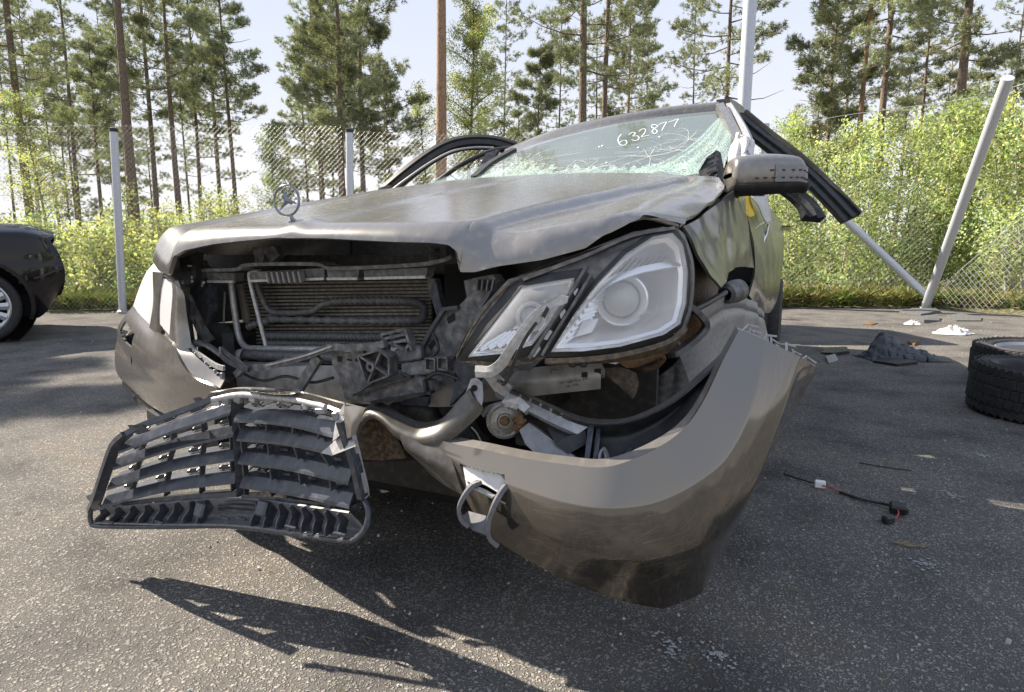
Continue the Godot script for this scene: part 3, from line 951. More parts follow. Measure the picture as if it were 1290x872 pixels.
func dark_car() -> void:
	M.alloy = mat(lin(0.5, 0.51, 0.53), 0.3, 0.6)
	M.dull_alloy = mat(lin(0.28, 0.29, 0.31), 0.4, 0.6)
	M.steel_dark = mat(lin(0.06), 0.6, 0.3)
	# car space: x along the car towards its tail, z towards the viewer's side
	var t = thing("dark_saloon_car", "shiny black saloon car cut off by the left edge of the picture, its tail showing", "car", V(-5.14, 0, -5.98))
	t.rotation.y = deg_to_rad(38.0)
	var hw = 0.90
	var TL = 0.66
	# stations along the body: [x, bottom, belt, top of shoulder, half width]
	var sec = func(x: float, v: float) -> Vector3:    # v: 0 at the sill, up the side, over the deck to the middle
		var tail = smoothstep(0.30, TL, x)
		var nose = smoothstep(-3.0, -3.75, x)
		var low = 0.20 + 0.20 * smoothstep(0.4, TL, x) + 0.05 * nose
		var deck = 1.045 - 0.055 * smoothstep(0.35, TL, x) - 0.22 * smoothstep(-1.9, -3.7, x)
		var w = hw * (1.0 - 0.16 * pow(tail, 2.2) - 0.22 * pow(nose, 2.0))
		var bulge = 0.035 * sin(clampf(v / 0.62, 0, 1) * PI)
		if v < 0.62:
			var k = v / 0.62
			var y = lerpf(low, deck - 0.09, k)
			var side = w - 0.03 * k * k - 0.07 * pow(1.0 - k, 4.0) + bulge * 0.6 - 0.012 * exp(-pow((y - 0.72) / 0.02, 2.0))
			var xx = x
			if x > 0.5: xx = x - 0.10 * pow(absf(k - 0.42) * 1.6, 2.0) * smoothstep(0.5, TL, x)
			return V(xx, y, side)
		var k = (v - 0.62) / 0.38
		return V(x - 0.05 * smoothstep(0.5, TL, x), deck - 0.09 + 0.09 * sin(minf(k * 2.2, 1.0) * PI / 2) + 0.02 * k, (w - 0.03) * (1.0 - pow(k, 1.15)))
	for s in [1, -1]:
		var st = mb()
		surf(st, func(u, v):
			var p: Vector3 = sec.call(lerpf(-3.78, TL, u), v)
			return V(p.x, p.y, p.z * s), 116, 34, 0.0, Vector2.ONE, func(u, v):
				var x = lerpf(-3.78, TL, u)
				var p: Vector3 = sec.call(x, v)
				for wx in [0.0, -2.85]:
					if Vector2(p.x - wx, p.y - 0.34).length() < 0.385: return v < 0.62
				return false)
		put("body_side", st, M.car_black, t)
		for wx in [0.0, -2.85]:
			st = mb()
			var arc = []
			for i in 25:
				var a = lerpf(-0.35, PI + 0.35, i / 24.0)
				arc.append(V(wx + cos(a) * 0.40, 0.34 + sin(a) * 0.40, s * (hw - 0.005)))
			sweep(st, arc, rect(0.03, 0.035), V(0, 0, 1))
			put("wheel_arch", st, M.car_black, t)
			st = mb()
			lathe(st, facing(V(wx, 0.36, s * 0.60), V(0, 0, s)), [Vector2(0.0, -0.02), Vector2(0.44, -0.02), Vector2(0.44, 0.25)], 32)
			put("wheel_housing", st, M.dark, t)
		for wx in [0.0, -2.85]:
			make_wheel(t, V(wx, 0.325, s * 0.775), V(0, 0, s), 0.325, 0.225)
		# side windows and roof
		st = mb()
		surf(st, func(u, v):
			var x = lerpf(-2.15, 0.12, u)
			var top = 1.43 - 0.42 * pow(smoothstep(-0.7, 0.12, x), 1.4) - 0.42 * pow(smoothstep(-1.35, -2.15, x), 1.3)
			return V(x, lerpf(0.95, top, v), s * lerpf(0.83, 0.60, v)), 40, 8)
		put("side_window", st, M.tint, t)
	var st = mb()
	surf(st, func(u, v):
		var x = lerpf(-2.15, 0.12, u)
		var top = 1.43 - 0.42 * pow(smoothstep(-0.7, 0.12, x), 1.4) - 0.42 * pow(smoothstep(-1.35, -2.15, x), 1.3)
		var z = lerpf(-1, 1, v)
		return V(x, top + 0.035 * (1.0 - z * z), z * (0.61 + 0.22 * smoothstep(1.43, 1.0, top))), 40, 14)
	put("roof", st, M.car_black, t)
	for e in [TL, -3.78]:
		st = mb()
		soft(st)
		var rim = []
		for i in 25:
			var p: Vector3 = sec.call(e, i / 24.0)
			rim.append(p)
		for i in 24:
			quad(st, rim[i], rim[i + 1], V(rim[i + 1].x, rim[i + 1].y, -rim[i + 1].z), V(rim[i].x, rim[i].y, -rim[i].z))
		put("tail_panel" if e > 0 else "nose_panel", st, M.car_black, t)
	st = mb()
	for y in [0.52]:
		var pts = []
		for i in 12:
			var p: Vector3 = sec.call(lerpf(0.42, TL - 0.015, i / 11.0), 0.30)
			pts.append(p + V(0, 0, 0.004))
		tube(st, pts, 0.009, 6)
	put("bumper_strip", st, M.black, t)
	st = mb()
	box(st, Transform3D(Basis(), V(-1.65, 0.32, 0)), V(4.1, 0.2, 1.5))
	put("floor_pan", st, M.dark, t)

func added_shade_container() -> void:  # unseen container, added only to cast the shade at the back right
	var t = thing("added_shade_container", "grey steel container added unseen behind the wreck to cast shade", "container", V(1.72, 0, -6.55))
	var st = mb()
	var w = 0.66
	var d = 0.52
	for q in [[V(-w, 0.72, -d), V(w, 0.72, -d)], [V(-w, 0.72, d), V(w, 0.72, d)], [V(-w, 0.72, -d), V(-w, 0.72, d)], [V(w, 0.72, -d), V(w, 0.72, d)]]:
		st = mb()
		bar(st, q[0], q[1], 0.03, 1.25, Vector3.UP, 0.005)
		put("side_wall", st, M.galv, t)
		st = mb()
		bar(st, q[0] + V(0, 0.62, 0), q[1] + V(0, 0.62, 0), 0.07, 0.05, Vector3.UP, 0.01)
		put("top_rail", st, M.galv, t)
	st = mb()
	box(st, Transform3D(Basis(), V(0, 0.1, 0)), V(1.3, 0.06, 1.02))
	put("floor", st, M.galv, t)
	st = mb()
	box(st, Transform3D(Basis(), V(0, 0.62, 0)), V(1.24, 1.0, 0.96), 0.08)
	put("added_load", st, M.rust, t)


var W: Node3D

func hood_base(x: float, z: float) -> float:
	var a = absf(x)
	var y = 0.829 + 0.195 * (0.69 - z) - 0.058 * a * a
	if a > 0.66: y -= (a - 0.66) * (a - 0.66) * 3.0
	return y

func part(called: String, st: SurfaceTool, m: Material, parent: Node = null, label := "") -> MeshInstance3D:
	var o = put(called, st, m, parent if parent else W)
	if label: o.set_meta("label", label)
	return o

func dirt_and_reflection_image() -> ImageTexture:                 # bumper skin: paint above, road dirt, scuffs, scratches and a painted dark ground reflection below the crease
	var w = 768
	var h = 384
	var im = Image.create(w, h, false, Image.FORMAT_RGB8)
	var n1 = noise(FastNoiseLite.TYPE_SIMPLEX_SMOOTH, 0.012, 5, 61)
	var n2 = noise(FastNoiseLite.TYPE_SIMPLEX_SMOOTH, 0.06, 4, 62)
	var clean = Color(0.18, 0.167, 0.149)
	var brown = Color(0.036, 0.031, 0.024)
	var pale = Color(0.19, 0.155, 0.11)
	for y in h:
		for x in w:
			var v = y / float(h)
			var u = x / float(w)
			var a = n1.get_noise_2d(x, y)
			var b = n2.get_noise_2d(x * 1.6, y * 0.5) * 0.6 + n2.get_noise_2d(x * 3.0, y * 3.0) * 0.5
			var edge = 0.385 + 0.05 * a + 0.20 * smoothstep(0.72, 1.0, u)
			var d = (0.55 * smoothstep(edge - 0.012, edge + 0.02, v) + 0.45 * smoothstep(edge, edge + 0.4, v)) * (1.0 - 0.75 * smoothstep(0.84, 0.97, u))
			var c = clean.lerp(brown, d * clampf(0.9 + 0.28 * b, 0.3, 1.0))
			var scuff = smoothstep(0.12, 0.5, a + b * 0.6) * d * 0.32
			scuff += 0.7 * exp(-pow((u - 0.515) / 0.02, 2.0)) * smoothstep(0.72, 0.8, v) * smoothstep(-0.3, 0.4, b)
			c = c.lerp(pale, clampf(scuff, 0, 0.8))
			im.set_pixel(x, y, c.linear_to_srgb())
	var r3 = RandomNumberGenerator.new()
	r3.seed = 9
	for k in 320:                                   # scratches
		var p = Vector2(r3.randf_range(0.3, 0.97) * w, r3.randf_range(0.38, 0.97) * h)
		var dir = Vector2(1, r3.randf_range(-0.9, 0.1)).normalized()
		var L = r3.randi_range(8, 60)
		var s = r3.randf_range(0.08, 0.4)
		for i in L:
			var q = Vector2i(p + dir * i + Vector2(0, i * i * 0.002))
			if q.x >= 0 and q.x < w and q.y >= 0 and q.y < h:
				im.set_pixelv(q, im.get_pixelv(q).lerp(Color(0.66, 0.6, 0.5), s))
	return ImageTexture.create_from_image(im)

func wreck() -> void:
	W = thing("wrecked_car", "crashed brown grey saloon car with smashed front, loose grille and torn bumper in the foreground", "car", Basis(Vector3.UP, -0.44) * V(-1.0, 0, -1.72))
	W.rotation.y = -0.44
	M.reflector = mottled([0.0, lin(0.9), 1.0, lin(0.97)], 0.2, 0.4, 0.1, noise(FastNoiseLite.TYPE_SIMPLEX_SMOOTH, 0.04, 3, 63))
	M.fog_lens = mat(Color(0.97, 0.97, 0.97, 0.19), 0.3)
	M.fog_lens.transparency = BaseMaterial3D.TRANSPARENCY_ALPHA
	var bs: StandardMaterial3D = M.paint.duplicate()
	bs.albedo_texture = dirt_and_reflection_image()
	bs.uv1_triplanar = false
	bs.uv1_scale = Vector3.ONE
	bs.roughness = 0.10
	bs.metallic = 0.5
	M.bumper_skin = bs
	bonnet()
	flank()
	cabin()
	front_frame()
	right_corner()
	headlight()
	bumper_cover()
	grille()
	underneath()

func bonnet() -> void:
	var lip = [V(-0.733,0.77,0.5),V(-0.596,0.748,0.58),V(-0.443,0.741,0.665),V(-0.39,0.788,0.685),V(-0.342,0.802,0.69),V(-0.242,0.815,0.695),V(-0.149,0.821,0.7),V(-0.031,0.827,0.705),V(0.09,0.825,0.7),V(0.263,0.817,0.69),V(0.338,0.815,0.68),V(0.372,0.811,0.672),V(0.383,0.802,0.669),V(0.387,0.78,0.667),V(0.389,0.76,0.662),V(0.419,0.76,0.65),V(0.459,0.77,0.64),V(0.535,0.782,0.615),V(0.59,0.8,0.57),V(0.607,0.806,0.555),V(0.637,0.832,0.53),V(0.665,0.855,0.47),V(0.699,0.867,0.43),V(0.726,0.87,0.4),V(0.749,0.857,0.35)]
	var cum = [0.0]
	for i in range(1, lip.size()): cum.append(cum[-1] + maxf((lip[i] as Vector3).distance_to(lip[i - 1]), 0.045))
	var lip_at = func(u: float) -> Vector3:
		var d: float = u * cum[-1]
		for i in range(1, lip.size()):
			if d <= cum[i] + 1e-6: return (lip[i - 1] as Vector3).lerp(lip[i], (d - cum[i - 1]) / (cum[i] - cum[i - 1]))
		return lip[-1]
	var rear = [V(-0.783,1.061,-0.6),V(-0.362,1.089,-0.62),V(-0.053,1.095,-0.63),V(0.219,1.088,-0.62),V(0.472,1.07,-0.58),V(0.7,1.033,-0.439)]
	var left = [V(0.749,0.857,0.35),V(0.76,0.88,0.22),V(0.775,0.933,0),V(0.768,0.97,-0.22),V(0.73,1.013,-0.4),V(0.7,1.033,-0.439)]
	var r0: Vector3 = lip[0]
	var r1: Vector3 = rear[0]
	var right = [r0, V(-0.745, hood_base(-0.745, 0.25), 0.25), V(-0.765, hood_base(-0.765, -0.1), -0.1), r1]
	var crush = noise(FastNoiseLite.TYPE_SIMPLEX_SMOOTH, 5.0, 3, 71)
	var pos = func(u: float, w: float) -> Vector3:
		var v = pow(w, 1.7)
		var a: Vector3 = lip_at.call(u)
		var b = along(rear, u)
		var c = along(right, v)
		var d = along(left, v)
		var p = a * (1 - v) + b * v + c * (1 - u) + d * u - (r0 * (1 - u) * (1 - v) + (lip[-1] as Vector3) * u * (1 - v) + r1 * (1 - u) * v + (rear[-1] as Vector3) * u * v)
		var feat = func(q: Vector3) -> float:
			var ax = absf(q.x)
			var xc = 0.405 + 0.215 * smoothstep(0.64, -0.6, q.z)
			var f = 0.017 * smoothstep(xc + 0.028, xc - 0.012, ax) - 0.009 * exp(-pow((ax - xc - 0.06) / 0.045, 2.0))
			f += 0.020 * exp(-pow((ax - 0.66) / 0.085, 2.0)) * smoothstep(-0.5, 0.3, q.z)
			f += 0.006 * exp(-pow(q.x / 0.03, 2.0))
			return f
		var y: float = hood_base(p.x, p.z) + feat.call(p)
		y += 0.006 * crush.get_noise_2d(p.x, p.z) * smoothstep(0.3, 0.7, p.x) * smoothstep(0.5, 0.1, p.z)
		var ea: float = a.y - hood_base(a.x, a.z) - feat.call(a)
		var es = 0.0
		for k in 9:
			var q: Vector3 = lip_at.call(clampf(u + (k - 4) * 0.016, 0, 1))
			es += (q.y - hood_base(q.x, q.z) - feat.call(q)) / 9.0
		var t = clampf(v * 1.2 / (0.028 + 0.9 * absf(es)), 0.0, 1.0)
		y += es * (1.0 - sqrt(maxf(0.0, 1.0 - (1.0 - t) * (1.0 - t))))
		t = clampf(v * 1.2 / 0.022, 0.0, 1.0)
		y += (ea - es) * (1.0 - sqrt(maxf(0.0, 1.0 - (1.0 - t) * (1.0 - t))))
		var eb: float = b.y - hood_base(b.x, b.z) - feat.call(b)
		y += eb * smoothstep(0.35, 1.0, v)
		var ed: float = d.y - hood_base(d.x, d.z) - feat.call(d)
		y += ed * pow(clampf((u - 0.86) / 0.14, 0, 1), 2.0) * (1.0 - smoothstep(0.6, 1.0, v)) * smoothstep(0.0, 0.06, v)
		return V(p.x, y, p.z)
	var st = mb()
	surf(st, pos, 210, 56, -0.010, V2(2, 2))
	part("bonnet", st, M.paint_dusty, null, "dusty brown grey bonnet with a bent, gaping front edge")
	# star on its foot
	var c = V(-0.072,0.914,0.64)
	var base = V(-0.057,0.864,0.63)
	st = mb()
	var up = (c - base).normalized()
	up = V(up.x, up.y, 0.02).normalized()
	var ax = V(0.12, 0, 1).normalized()
	var sx = up.cross(ax).normalized()
	var ring = []
	for i in 41:
		var a = TAU * i / 40.0
		ring.append(c + (sx * cos(a) + up * sin(a)) * 0.0335)
	tube(st, ring, 0.0029, 8)
	var star = put("star_emblem", st, M.star, W)
	st = mb()
	for k in 3:
		var a = PI / 2 + TAU * k / 3
		var tip = c + (sx * cos(a) + up * sin(a)) * 0.031
		var s = (sx * -sin(a) + up * cos(a)) * 0.0075
		for w in [-1, 1]:
			flat(st)
			var z = ax * 0.005 * w
			tri(st, c + s, tip, c + z); tri(st, c - s, tip, c + z)
	put("star_points", st, M.star, star)
	st = mb()
	tube(st, [c - up * 0.033, c - up * 0.042, base], 0.0035, 8, 0, 0.006)
	lathe(st, facing(base + V(0.0, 0.003, 0.0), V(0, 1, 0.2)), [Vector2(0.017, -0.004), Vector2(0.016, 0.003), Vector2(0.0, 0.006)], 20)
	put("star_foot", st, M.star, star)

func V2(x: float, y: float) -> Vector2:
	return Vector2(x, y)

func flank() -> void:
	var cr1 = noise(FastNoiseLite.TYPE_SIMPLEX_SMOOTH, 5.5, 2, 72)
	var st = mb()
	var rows = [
		[V(0.749,0.849,0.33),V(0.756,0.874,0.18),V(0.771,0.928,-0.05),V(0.768,0.969,-0.3),V(0.759,1.016,-0.62)],
		[V(0.771,0.823,0.345),V(0.776,0.839,0.16),V(0.782,0.877,-0.08),V(0.78,0.924,-0.34),V(0.776,0.97,-0.66)],
		[V(0.783,0.792,0.33),V(0.789,0.798,0.13),V(0.791,0.826,-0.12),V(0.795,0.864,-0.36),V(0.801,0.9,-0.66)],
		[V(0.802,0.757,0.3),V(0.8,0.759,0.1),V(0.802,0.776,-0.1),V(0.805,0.802,-0.36),V(0.816,0.817,-0.66)],
		[V(0.82,0.714,0.2),V(0.81,0.725,0.04),V(0.803,0.744,-0.14),V(0.802,0.752,-0.42),V(0.825,0.74,-0.7)]]
	net(st, rows, 44, 34, 0.006, V2(1, 1), func(p, u, v):
		var e = sin(minf(u, 1.0) * PI) * 0.6 + 0.4
		var c: float = cr1.get_noise_3d(p.x * 0.6, p.y, p.z)
		return V(0.010 * c * e, 0.003 * c, 0.003 * c))
	part("front_wing", st, M.paint, null, "crumpled glossy left front wing")
	st = mb()
	rows = [
		[V(0.76,1.015,-0.64),V(0.775,1.025,-1.05),V(0.791,1.029,-1.65),V(0.796,1.038,-2.5),V(0.79,1.039,-3.5)],
		[V(0.78,0.968,-0.68),V(0.806,0.96,-1.1),V(0.822,0.954,-1.7),V(0.828,0.955,-2.5),V(0.818,0.956,-3.5)],
		[V(0.802,0.898,-0.68),V(0.833,0.856,-1.1),V(0.847,0.847,-1.7),V(0.849,0.839,-2.5),V(0.831,0.83,-3.5)],
		[V(0.821,0.803,-0.68),V(0.846,0.741,-1.1),V(0.858,0.717,-1.7),V(0.857,0.698,-2.5),V(0.828,0.691,-3.5)],
		[V(0.828,0.72,-0.72),V(0.843,0.624,-1.1),V(0.853,0.564,-1.7),V(0.844,0.529,-2.5),V(0.815,0.527,-3.5)],
		[V(0.813,0.641,-0.72),V(0.828,0.557,-1.1),V(0.834,0.49,-1.7),V(0.822,0.449,-2.5),V(0.798,0.428,-3.5)]]
	var cr2 = noise(FastNoiseLite.TYPE_SIMPLEX_SMOOTH, 2.2, 3, 73)
	net(st, rows, 60, 40, 0.008, V2(1, 1), func(p, _u, _v):
		var c: float = cr2.get_noise_3d(p.x, p.y * 1.5, p.z * 0.8)
		return V(0.010 * c, 0, 0))
	part("left_doors", st, M.paint, null, "buckled glossy left door skins mirroring the green bushes")
	st = mb()
	tube(st, [V(0.799,0.857,-0.7),V(0.821,0.897,-0.88),V(0.842,0.918,-1.1),V(0.845,0.889,-1.12),V(0.832,0.822,-1),V(0.818,0.776,-0.78)], 0.005, 6, 24)
	part("door_highlight", st, M.chrome)  # bright curve standing in for a white highlight on the door
	st = mb()
	net(st, [[V(0.748,0.984,-0.62),V(0.769,1.01,-0.75),V(0.788,1.009,-0.85)], [V(0.768,0.951,-0.62),V(0.787,0.97,-0.75),V(0.796,0.982,-0.85)], [V(0.806,0.92,-0.68),V(0.814,0.929,-0.75),V(0.808,0.952,-0.85)]], 8, 8, 0.003)
	part("yellow_sticker", st, M.yellow)
	st = mb()
	net(st, [[V(0.788,1.015,-0.85),V(0.821,1.015,-0.9),V(0.835,1.022,-1)], [V(0.816,0.978,-0.8),V(0.838,0.978,-0.9),V(0.85,0.972,-1)], [V(0.853,0.907,-0.85),V(0.859,0.909,-0.9),V(0.855,0.929,-1)]], 10, 10, 0.004, V2(1, 1), func(p, u, v): return V(0.008 * sin(u * 17.0), 0.004 * sin(v * 13.0), 0))
	part("airbag_flap", st, M.white_cloth)
	# inner wing: grey sheet with a groove, the black buffer, the dark hollow above it
	st = mb()
	rows = [[V(0.755,0.654,0.34),V(0.778,0.669,0.22),V(0.807,0.691,0.08),V(0.831,0.677,-0.15),V(0.841,0.634,-0.5),V(0.851,0.544,-1.1)],
		[V(0.746,0.595,0.3),V(0.778,0.61,0.2),V(0.807,0.633,0.06),V(0.834,0.632,-0.15),V(0.848,0.592,-0.5),V(0.856,0.51,-1.1)],
		[V(0.736,0.523,0.24),V(0.775,0.532,0.16),V(0.806,0.544,0.02),V(0.833,0.55,-0.2),V(0.848,0.527,-0.55),V(0.861,0.47,-1.1)],
		[V(0.745,0.407,0.2),V(0.774,0.412,0.12),V(0.812,0.423,-0.05),V(0.838,0.454,-0.25),V(0.854,0.442,-0.6),V(0.872,0.396,-1.1)]]
	net(st, rows, 40, 20, 0.006, V2(1, 1), func(p, u, v): return V(-0.012 * exp(-pow((v - 0.28) / 0.05, 2.0)) + 0.012 * cr1.get_noise_3d(p.x, p.y * 0.7, p.z), 0, 0))
	part("inner_wing", st, M.grey_plastic, null, "dirty grey inner wing sheet")
	st = mb()
	tube(st, [V(0.775,0.667,0.34),V(0.798,0.681,0.24),V(0.822,0.699,0.09)], 0.008, 6)
	part("wing_seal", st, M.black)
	st = mb()
	var b0 = V(0.82,0.692,0.06)
	var b1 = V(0.856,0.705,-0.02)
	lathe(st, facing(b0, b1 - b0), [V2(0.016, 0), V2(0.026, 0.006), V2(0.03, 0.04), V2(0.029, 0.062), V2(0.02, 0.07), V2(0.008, 0.071), V2(0.007, 0.066), V2(0, 0.066)], 24)
	part("rubber_buffer", st, M.black_dusty)
	st = mb()
	net(st, [[V(0.74,0.813,0.2),V(0.75,0.794,0),V(0.767,0.77,-0.2)], [V(0.746,0.738,0.2),V(0.759,0.731,0),V(0.776,0.719,-0.2)], [V(0.746,0.655,0.22),V(0.766,0.663,0),V(0.787,0.673,-0.2)]], 10, 10, 0.004)
	part("wing_hollow", st, M.brown_plastic)
	st = mb()
	sweep(st, [V(0.769,0.687,0.36),V(0.783,0.679,0.34),V(0.801,0.652,0.3),V(0.806,0.633,0.29),V(0.793,0.612,0.3),V(0.768,0.589,0.33),V(0.746,0.575,0.36)], rect(0.012, 0.03), V(0.4, 0, 1).normalized(), 20)
	part("splash_flange", st, M.black_dusty)
	st = mb()
	net(st, [[V(0.759,0.671,0.3),V(0.777,0.66,0.28),V(0.793,0.636,0.26)], [V(0.741,0.607,0.3),V(0.759,0.6,0.28),V(0.781,0.608,0.27)], [V(0.73,0.562,0.31),V(0.742,0.569,0.3),V(0.761,0.583,0.29)]], 8, 8, 0.004)
	part("rusty_lining", st, M.rust)

func ws_y(z: float) -> float:
	return 1.06 + (0.37 / 0.70) * (-0.62 - z)

func cabin() -> void:
	var top = [V(-0.271,1.263,-1.005),V(-0.116,1.334,-1.138),V(0.139,1.397,-1.258),V(0.378,1.423,-1.307),V(0.612,1.428,-1.317)]
	var mid = [V(-0.413,1.172,-0.832),V(-0.175,1.208,-0.9),V(0.122,1.237,-0.956),V(0.418,1.246,-0.971),V(0.705,1.23,-0.941)]
	var bot = [V(-0.605,1.084,-0.665),V(-0.263,1.094,-0.685),V(0.082,1.092,-0.68),V(0.395,1.078,-0.655),V(0.693,1.06,-0.62)]
	var rows = [top, mid, bot]
	var st = mb()
	net(st, rows, 24, 10, 0.0)
	var glass = part("windscreen", st, M.glass, null, "cracked windscreen with white handwritten digits")
	var nrm = V(0, 0.7, 0.37).normalized()
	# milky shattered zones lie along the bottom and in the lower left-hand corner of the car's screen
	st = mb()
	net(st, [[V(0.615,1.37,-1.207),V(0.621,1.385,-1.234),V(0.62,1.411,-1.284)], [V(0.534,1.196,-0.877),V(0.617,1.252,-0.983),V(0.695,1.257,-0.992)], [V(0.393,1.082,-0.662),V(0.572,1.092,-0.681),V(0.713,1.086,-0.67)]], 20, 16, 0.0, V2(1.0, 1.0), func(p, u, v): return nrm * (0.004 + 0.006 * sin(u * 23.0 + v * 9.0) * v))
	put("shattered_area", st, M.shatter, glass)
	st = mb()
	var jag = noise(FastNoiseLite.TYPE_SIMPLEX, 1.0, 3, 77)
	net(st, [[V(-0.293,1.125,-0.743),V(-0.146,1.197,-0.879),V(0.175,1.155,-0.8),V(0.361,1.145,-0.781),V(0.562,1.169,-0.826)], [V(-0.43,1.104,-0.703),V(-0.155,1.141,-0.774),V(0.199,1.117,-0.729),V(0.378,1.113,-0.72),V(0.614,1.119,-0.731)], [V(-0.599,1.086,-0.669),V(-0.257,1.096,-0.688),V(0.08,1.094,-0.684),V(0.394,1.08,-0.658),V(0.685,1.062,-0.624)]], 160, 24, 0.0, V2(3.0, 0.5), func(p, u, v): return nrm * (0.004 + 0.008 * sin(u * 41.0) * v), func(u, v): return v < 0.15 + 0.35 * (0.5 + 0.5 * jag.get_noise_1d(u * 30.0) * 2.0))
	put("shattered_area", st, M.shatter, glass)
	st = mb()
	flat(st)
	var seg = func(st: SurfaceTool, a: Vector3, b: Vector3, w: float):
		var s = (b - a).cross(nrm).normalized() * w
		var l = nrm * 0.003
		quad(st, a - s + l, a + s + l, b + s + l, b - s + l)
	var hubs = [V(0.662,1.201,-0.886), V(0.183,1.126,-0.746), V(-0.167,1.185,-0.857), V(0.531,1.256,-0.992), V(0.081,1.125,-0.743), V(0.405,1.174,-0.836)]
	var sx = V(1, 0, 0)
	var sy = nrm.cross(sx).normalized()
	for k in hubs.size():
		var n: int = [26, 14, 16, 12, 10, 12][k]
		for i in n:
			var a = TAU * i / n + rnd(-0.2, 0.2)
			var p: Vector3 = hubs[k]
			var steps = rng.randi_range(3, [9, 5, 5, 6, 4, 5][k])
			for j in steps:
				a += rnd(-0.35, 0.35)
				var q = p + (sx * cos(a) + sy * sin(a)) * rnd(0.012, 0.045)
				if q.y > ws_y(-1.30) or q.y < 1.03 or q.x > 0.70 - 0.25 * (q.y - 1.05): break
				seg.call(st, p, q, rnd(0.0003, 0.0008))
				if j > 0 and rng.randf() < 0.4: seg.call(st, q, q + (sx * cos(a + 1.4) + sy * sin(a + 1.4)) * rnd(0.01, 0.05), 0.0004)
				p = q
	for k in 40:                                    # long cracks across the lower half
		var p = (hubs[k % 6] as Vector3) + sx * rnd(-0.25, 0.12) + sy * rnd(-0.05, 0.05)
		var a = rnd(-0.4, 0.6) + (PI if rng.randf() < 0.6 else 0.0)
		for j in 5:
			a += rnd(-0.25, 0.25)
			var q = p + (sx * cos(a) + sy * sin(a)) * rnd(0.02, 0.07)
			if q.y > 1.32 or q.y < 1.04 or q.x > 0.66 or q.x < -0.75: break
			seg.call(st, p, q, rnd(0.0002, 0.0006))
			p = q
	var cracks = st
	st = mb()
	net(st, [[0, 1, 2, 3, 4].map(func(i): return (top[i] as Vector3) - nrm * 0.006), [0, 1, 2, 3, 4].map(func(i): return (mid[i] as Vector3) - nrm * 0.006), [0, 1, 2, 3, 4].map(func(i): return (bot[i] as Vector3) - nrm * 0.006)], 24, 10, 0.0)
	put("reflection_film", st, M.film, glass)  # sky reflection painted as a thin pale layer behind the glass
	st = cracks
	put("crack_lines", st, M.crack, glass).set_meta("kind", "stuff")
	# the number written on the glass in white marker
	var strokes = [
		[V(0.211,1.321,-1.114),V(0.21,1.299,-1.073),V(0.222,1.274,-1.025),V(0.244,1.253,-0.986),V(0.264,1.249,-0.978),V(0.267,1.263,-1.003),V(0.252,1.278,-1.033),V(0.236,1.275,-1.027),V(0.232,1.264,-1.006)],
		[V(0.248,1.312,-1.097),V(0.259,1.326,-1.123),V(0.277,1.317,-1.105),V(0.273,1.302,-1.078),V(0.294,1.3,-1.074),V(0.309,1.284,-1.044),V(0.301,1.271,-1.019),V(0.281,1.278,-1.032)],
		[V(0.287,1.328,-1.126),V(0.295,1.344,-1.158),V(0.314,1.335,-1.139),V(0.318,1.312,-1.097),V(0.315,1.293,-1.061),V(0.331,1.296,-1.067),V(0.347,1.299,-1.072)],
		[V(0.35,1.361,-1.189),V(0.331,1.368,-1.203),V(0.331,1.353,-1.174),V(0.352,1.338,-1.145),V(0.372,1.32,-1.113),V(0.368,1.306,-1.086),V(0.35,1.318,-1.108),V(0.35,1.338,-1.146),V(0.36,1.352,-1.172),V(0.35,1.361,-1.189)],
		[V(0.359,1.362,-1.192),V(0.373,1.373,-1.212),V(0.388,1.376,-1.219),V(0.389,1.353,-1.175),V(0.391,1.323,-1.118)],
		[V(0.398,1.373,-1.211),V(0.415,1.383,-1.232),V(0.436,1.389,-1.242),V(0.435,1.368,-1.203),V(0.437,1.342,-1.154)]]
	for k in 6:
		st = mb()
		var l: Array = smooth(strokes[k], 24)
		flat(st)
		for i in 24: seg.call(st, l[i], l[i + 1] + (l[i + 1] - l[i]) * 0.2, 0.0013)
		put(["digit_six", "digit_three", "digit_two", "digit_eight", "digit_seven", "digit_seven"][k], st, M.digit, glass)
	st = mb()
	flat(st)
	for p in [V(0.334,1.227,-0.936), V(0.399,1.282,-1.039), V(0.152,1.249,-0.977), V(0.162,1.254,-0.988), V(0.239,1.154,-0.799)]:
		lathe(st, facing(p + nrm * 0.004, nrm), [V2(0.0045, -0.002), V2(0.0035, 0.001), V2(0, 0.001)], 8)
	put("glass_crumbs", st, M.marker, glass).set_meta("kind", "stuff")
	# roof
	st = mb()
	var e1 = [V(-0.492,1.337,-1.4),V(-0.204,1.423,-1.42),V(0.073,1.467,-1.44),V(0.347,1.488,-1.45),V(0.59,1.488,-1.45)]
	var r0 = []
	var r2 = []
	var r3 = []
	for i in 5:
		r0.append((top[i] as Vector3) + V(0, -0.004, -0.01))
		r2.append((e1[i] as Vector3) + V(0, 0.012, -1.0))
		r3.append((e1[i] as Vector3) + V(0, -0.10, -1.75))
	net(st, [r0, e1, r2, r3], 30, 20, 0.02)
	part("roof", st, M.paint_dusty)
	st = mb()
	net(st, [r3, [0, 1, 2, 3, 4].map(func(i): return V(lerpf(-0.66, 0.66, i / 4.0), 1.06, -3.55)), [0, 1, 2, 3, 4].map(func(i): return V(lerpf(-0.70, 0.70, i / 4.0), 1.02, -3.75))], 16, 10)
	part("rear_window", st, M.tint)
	st = mb()
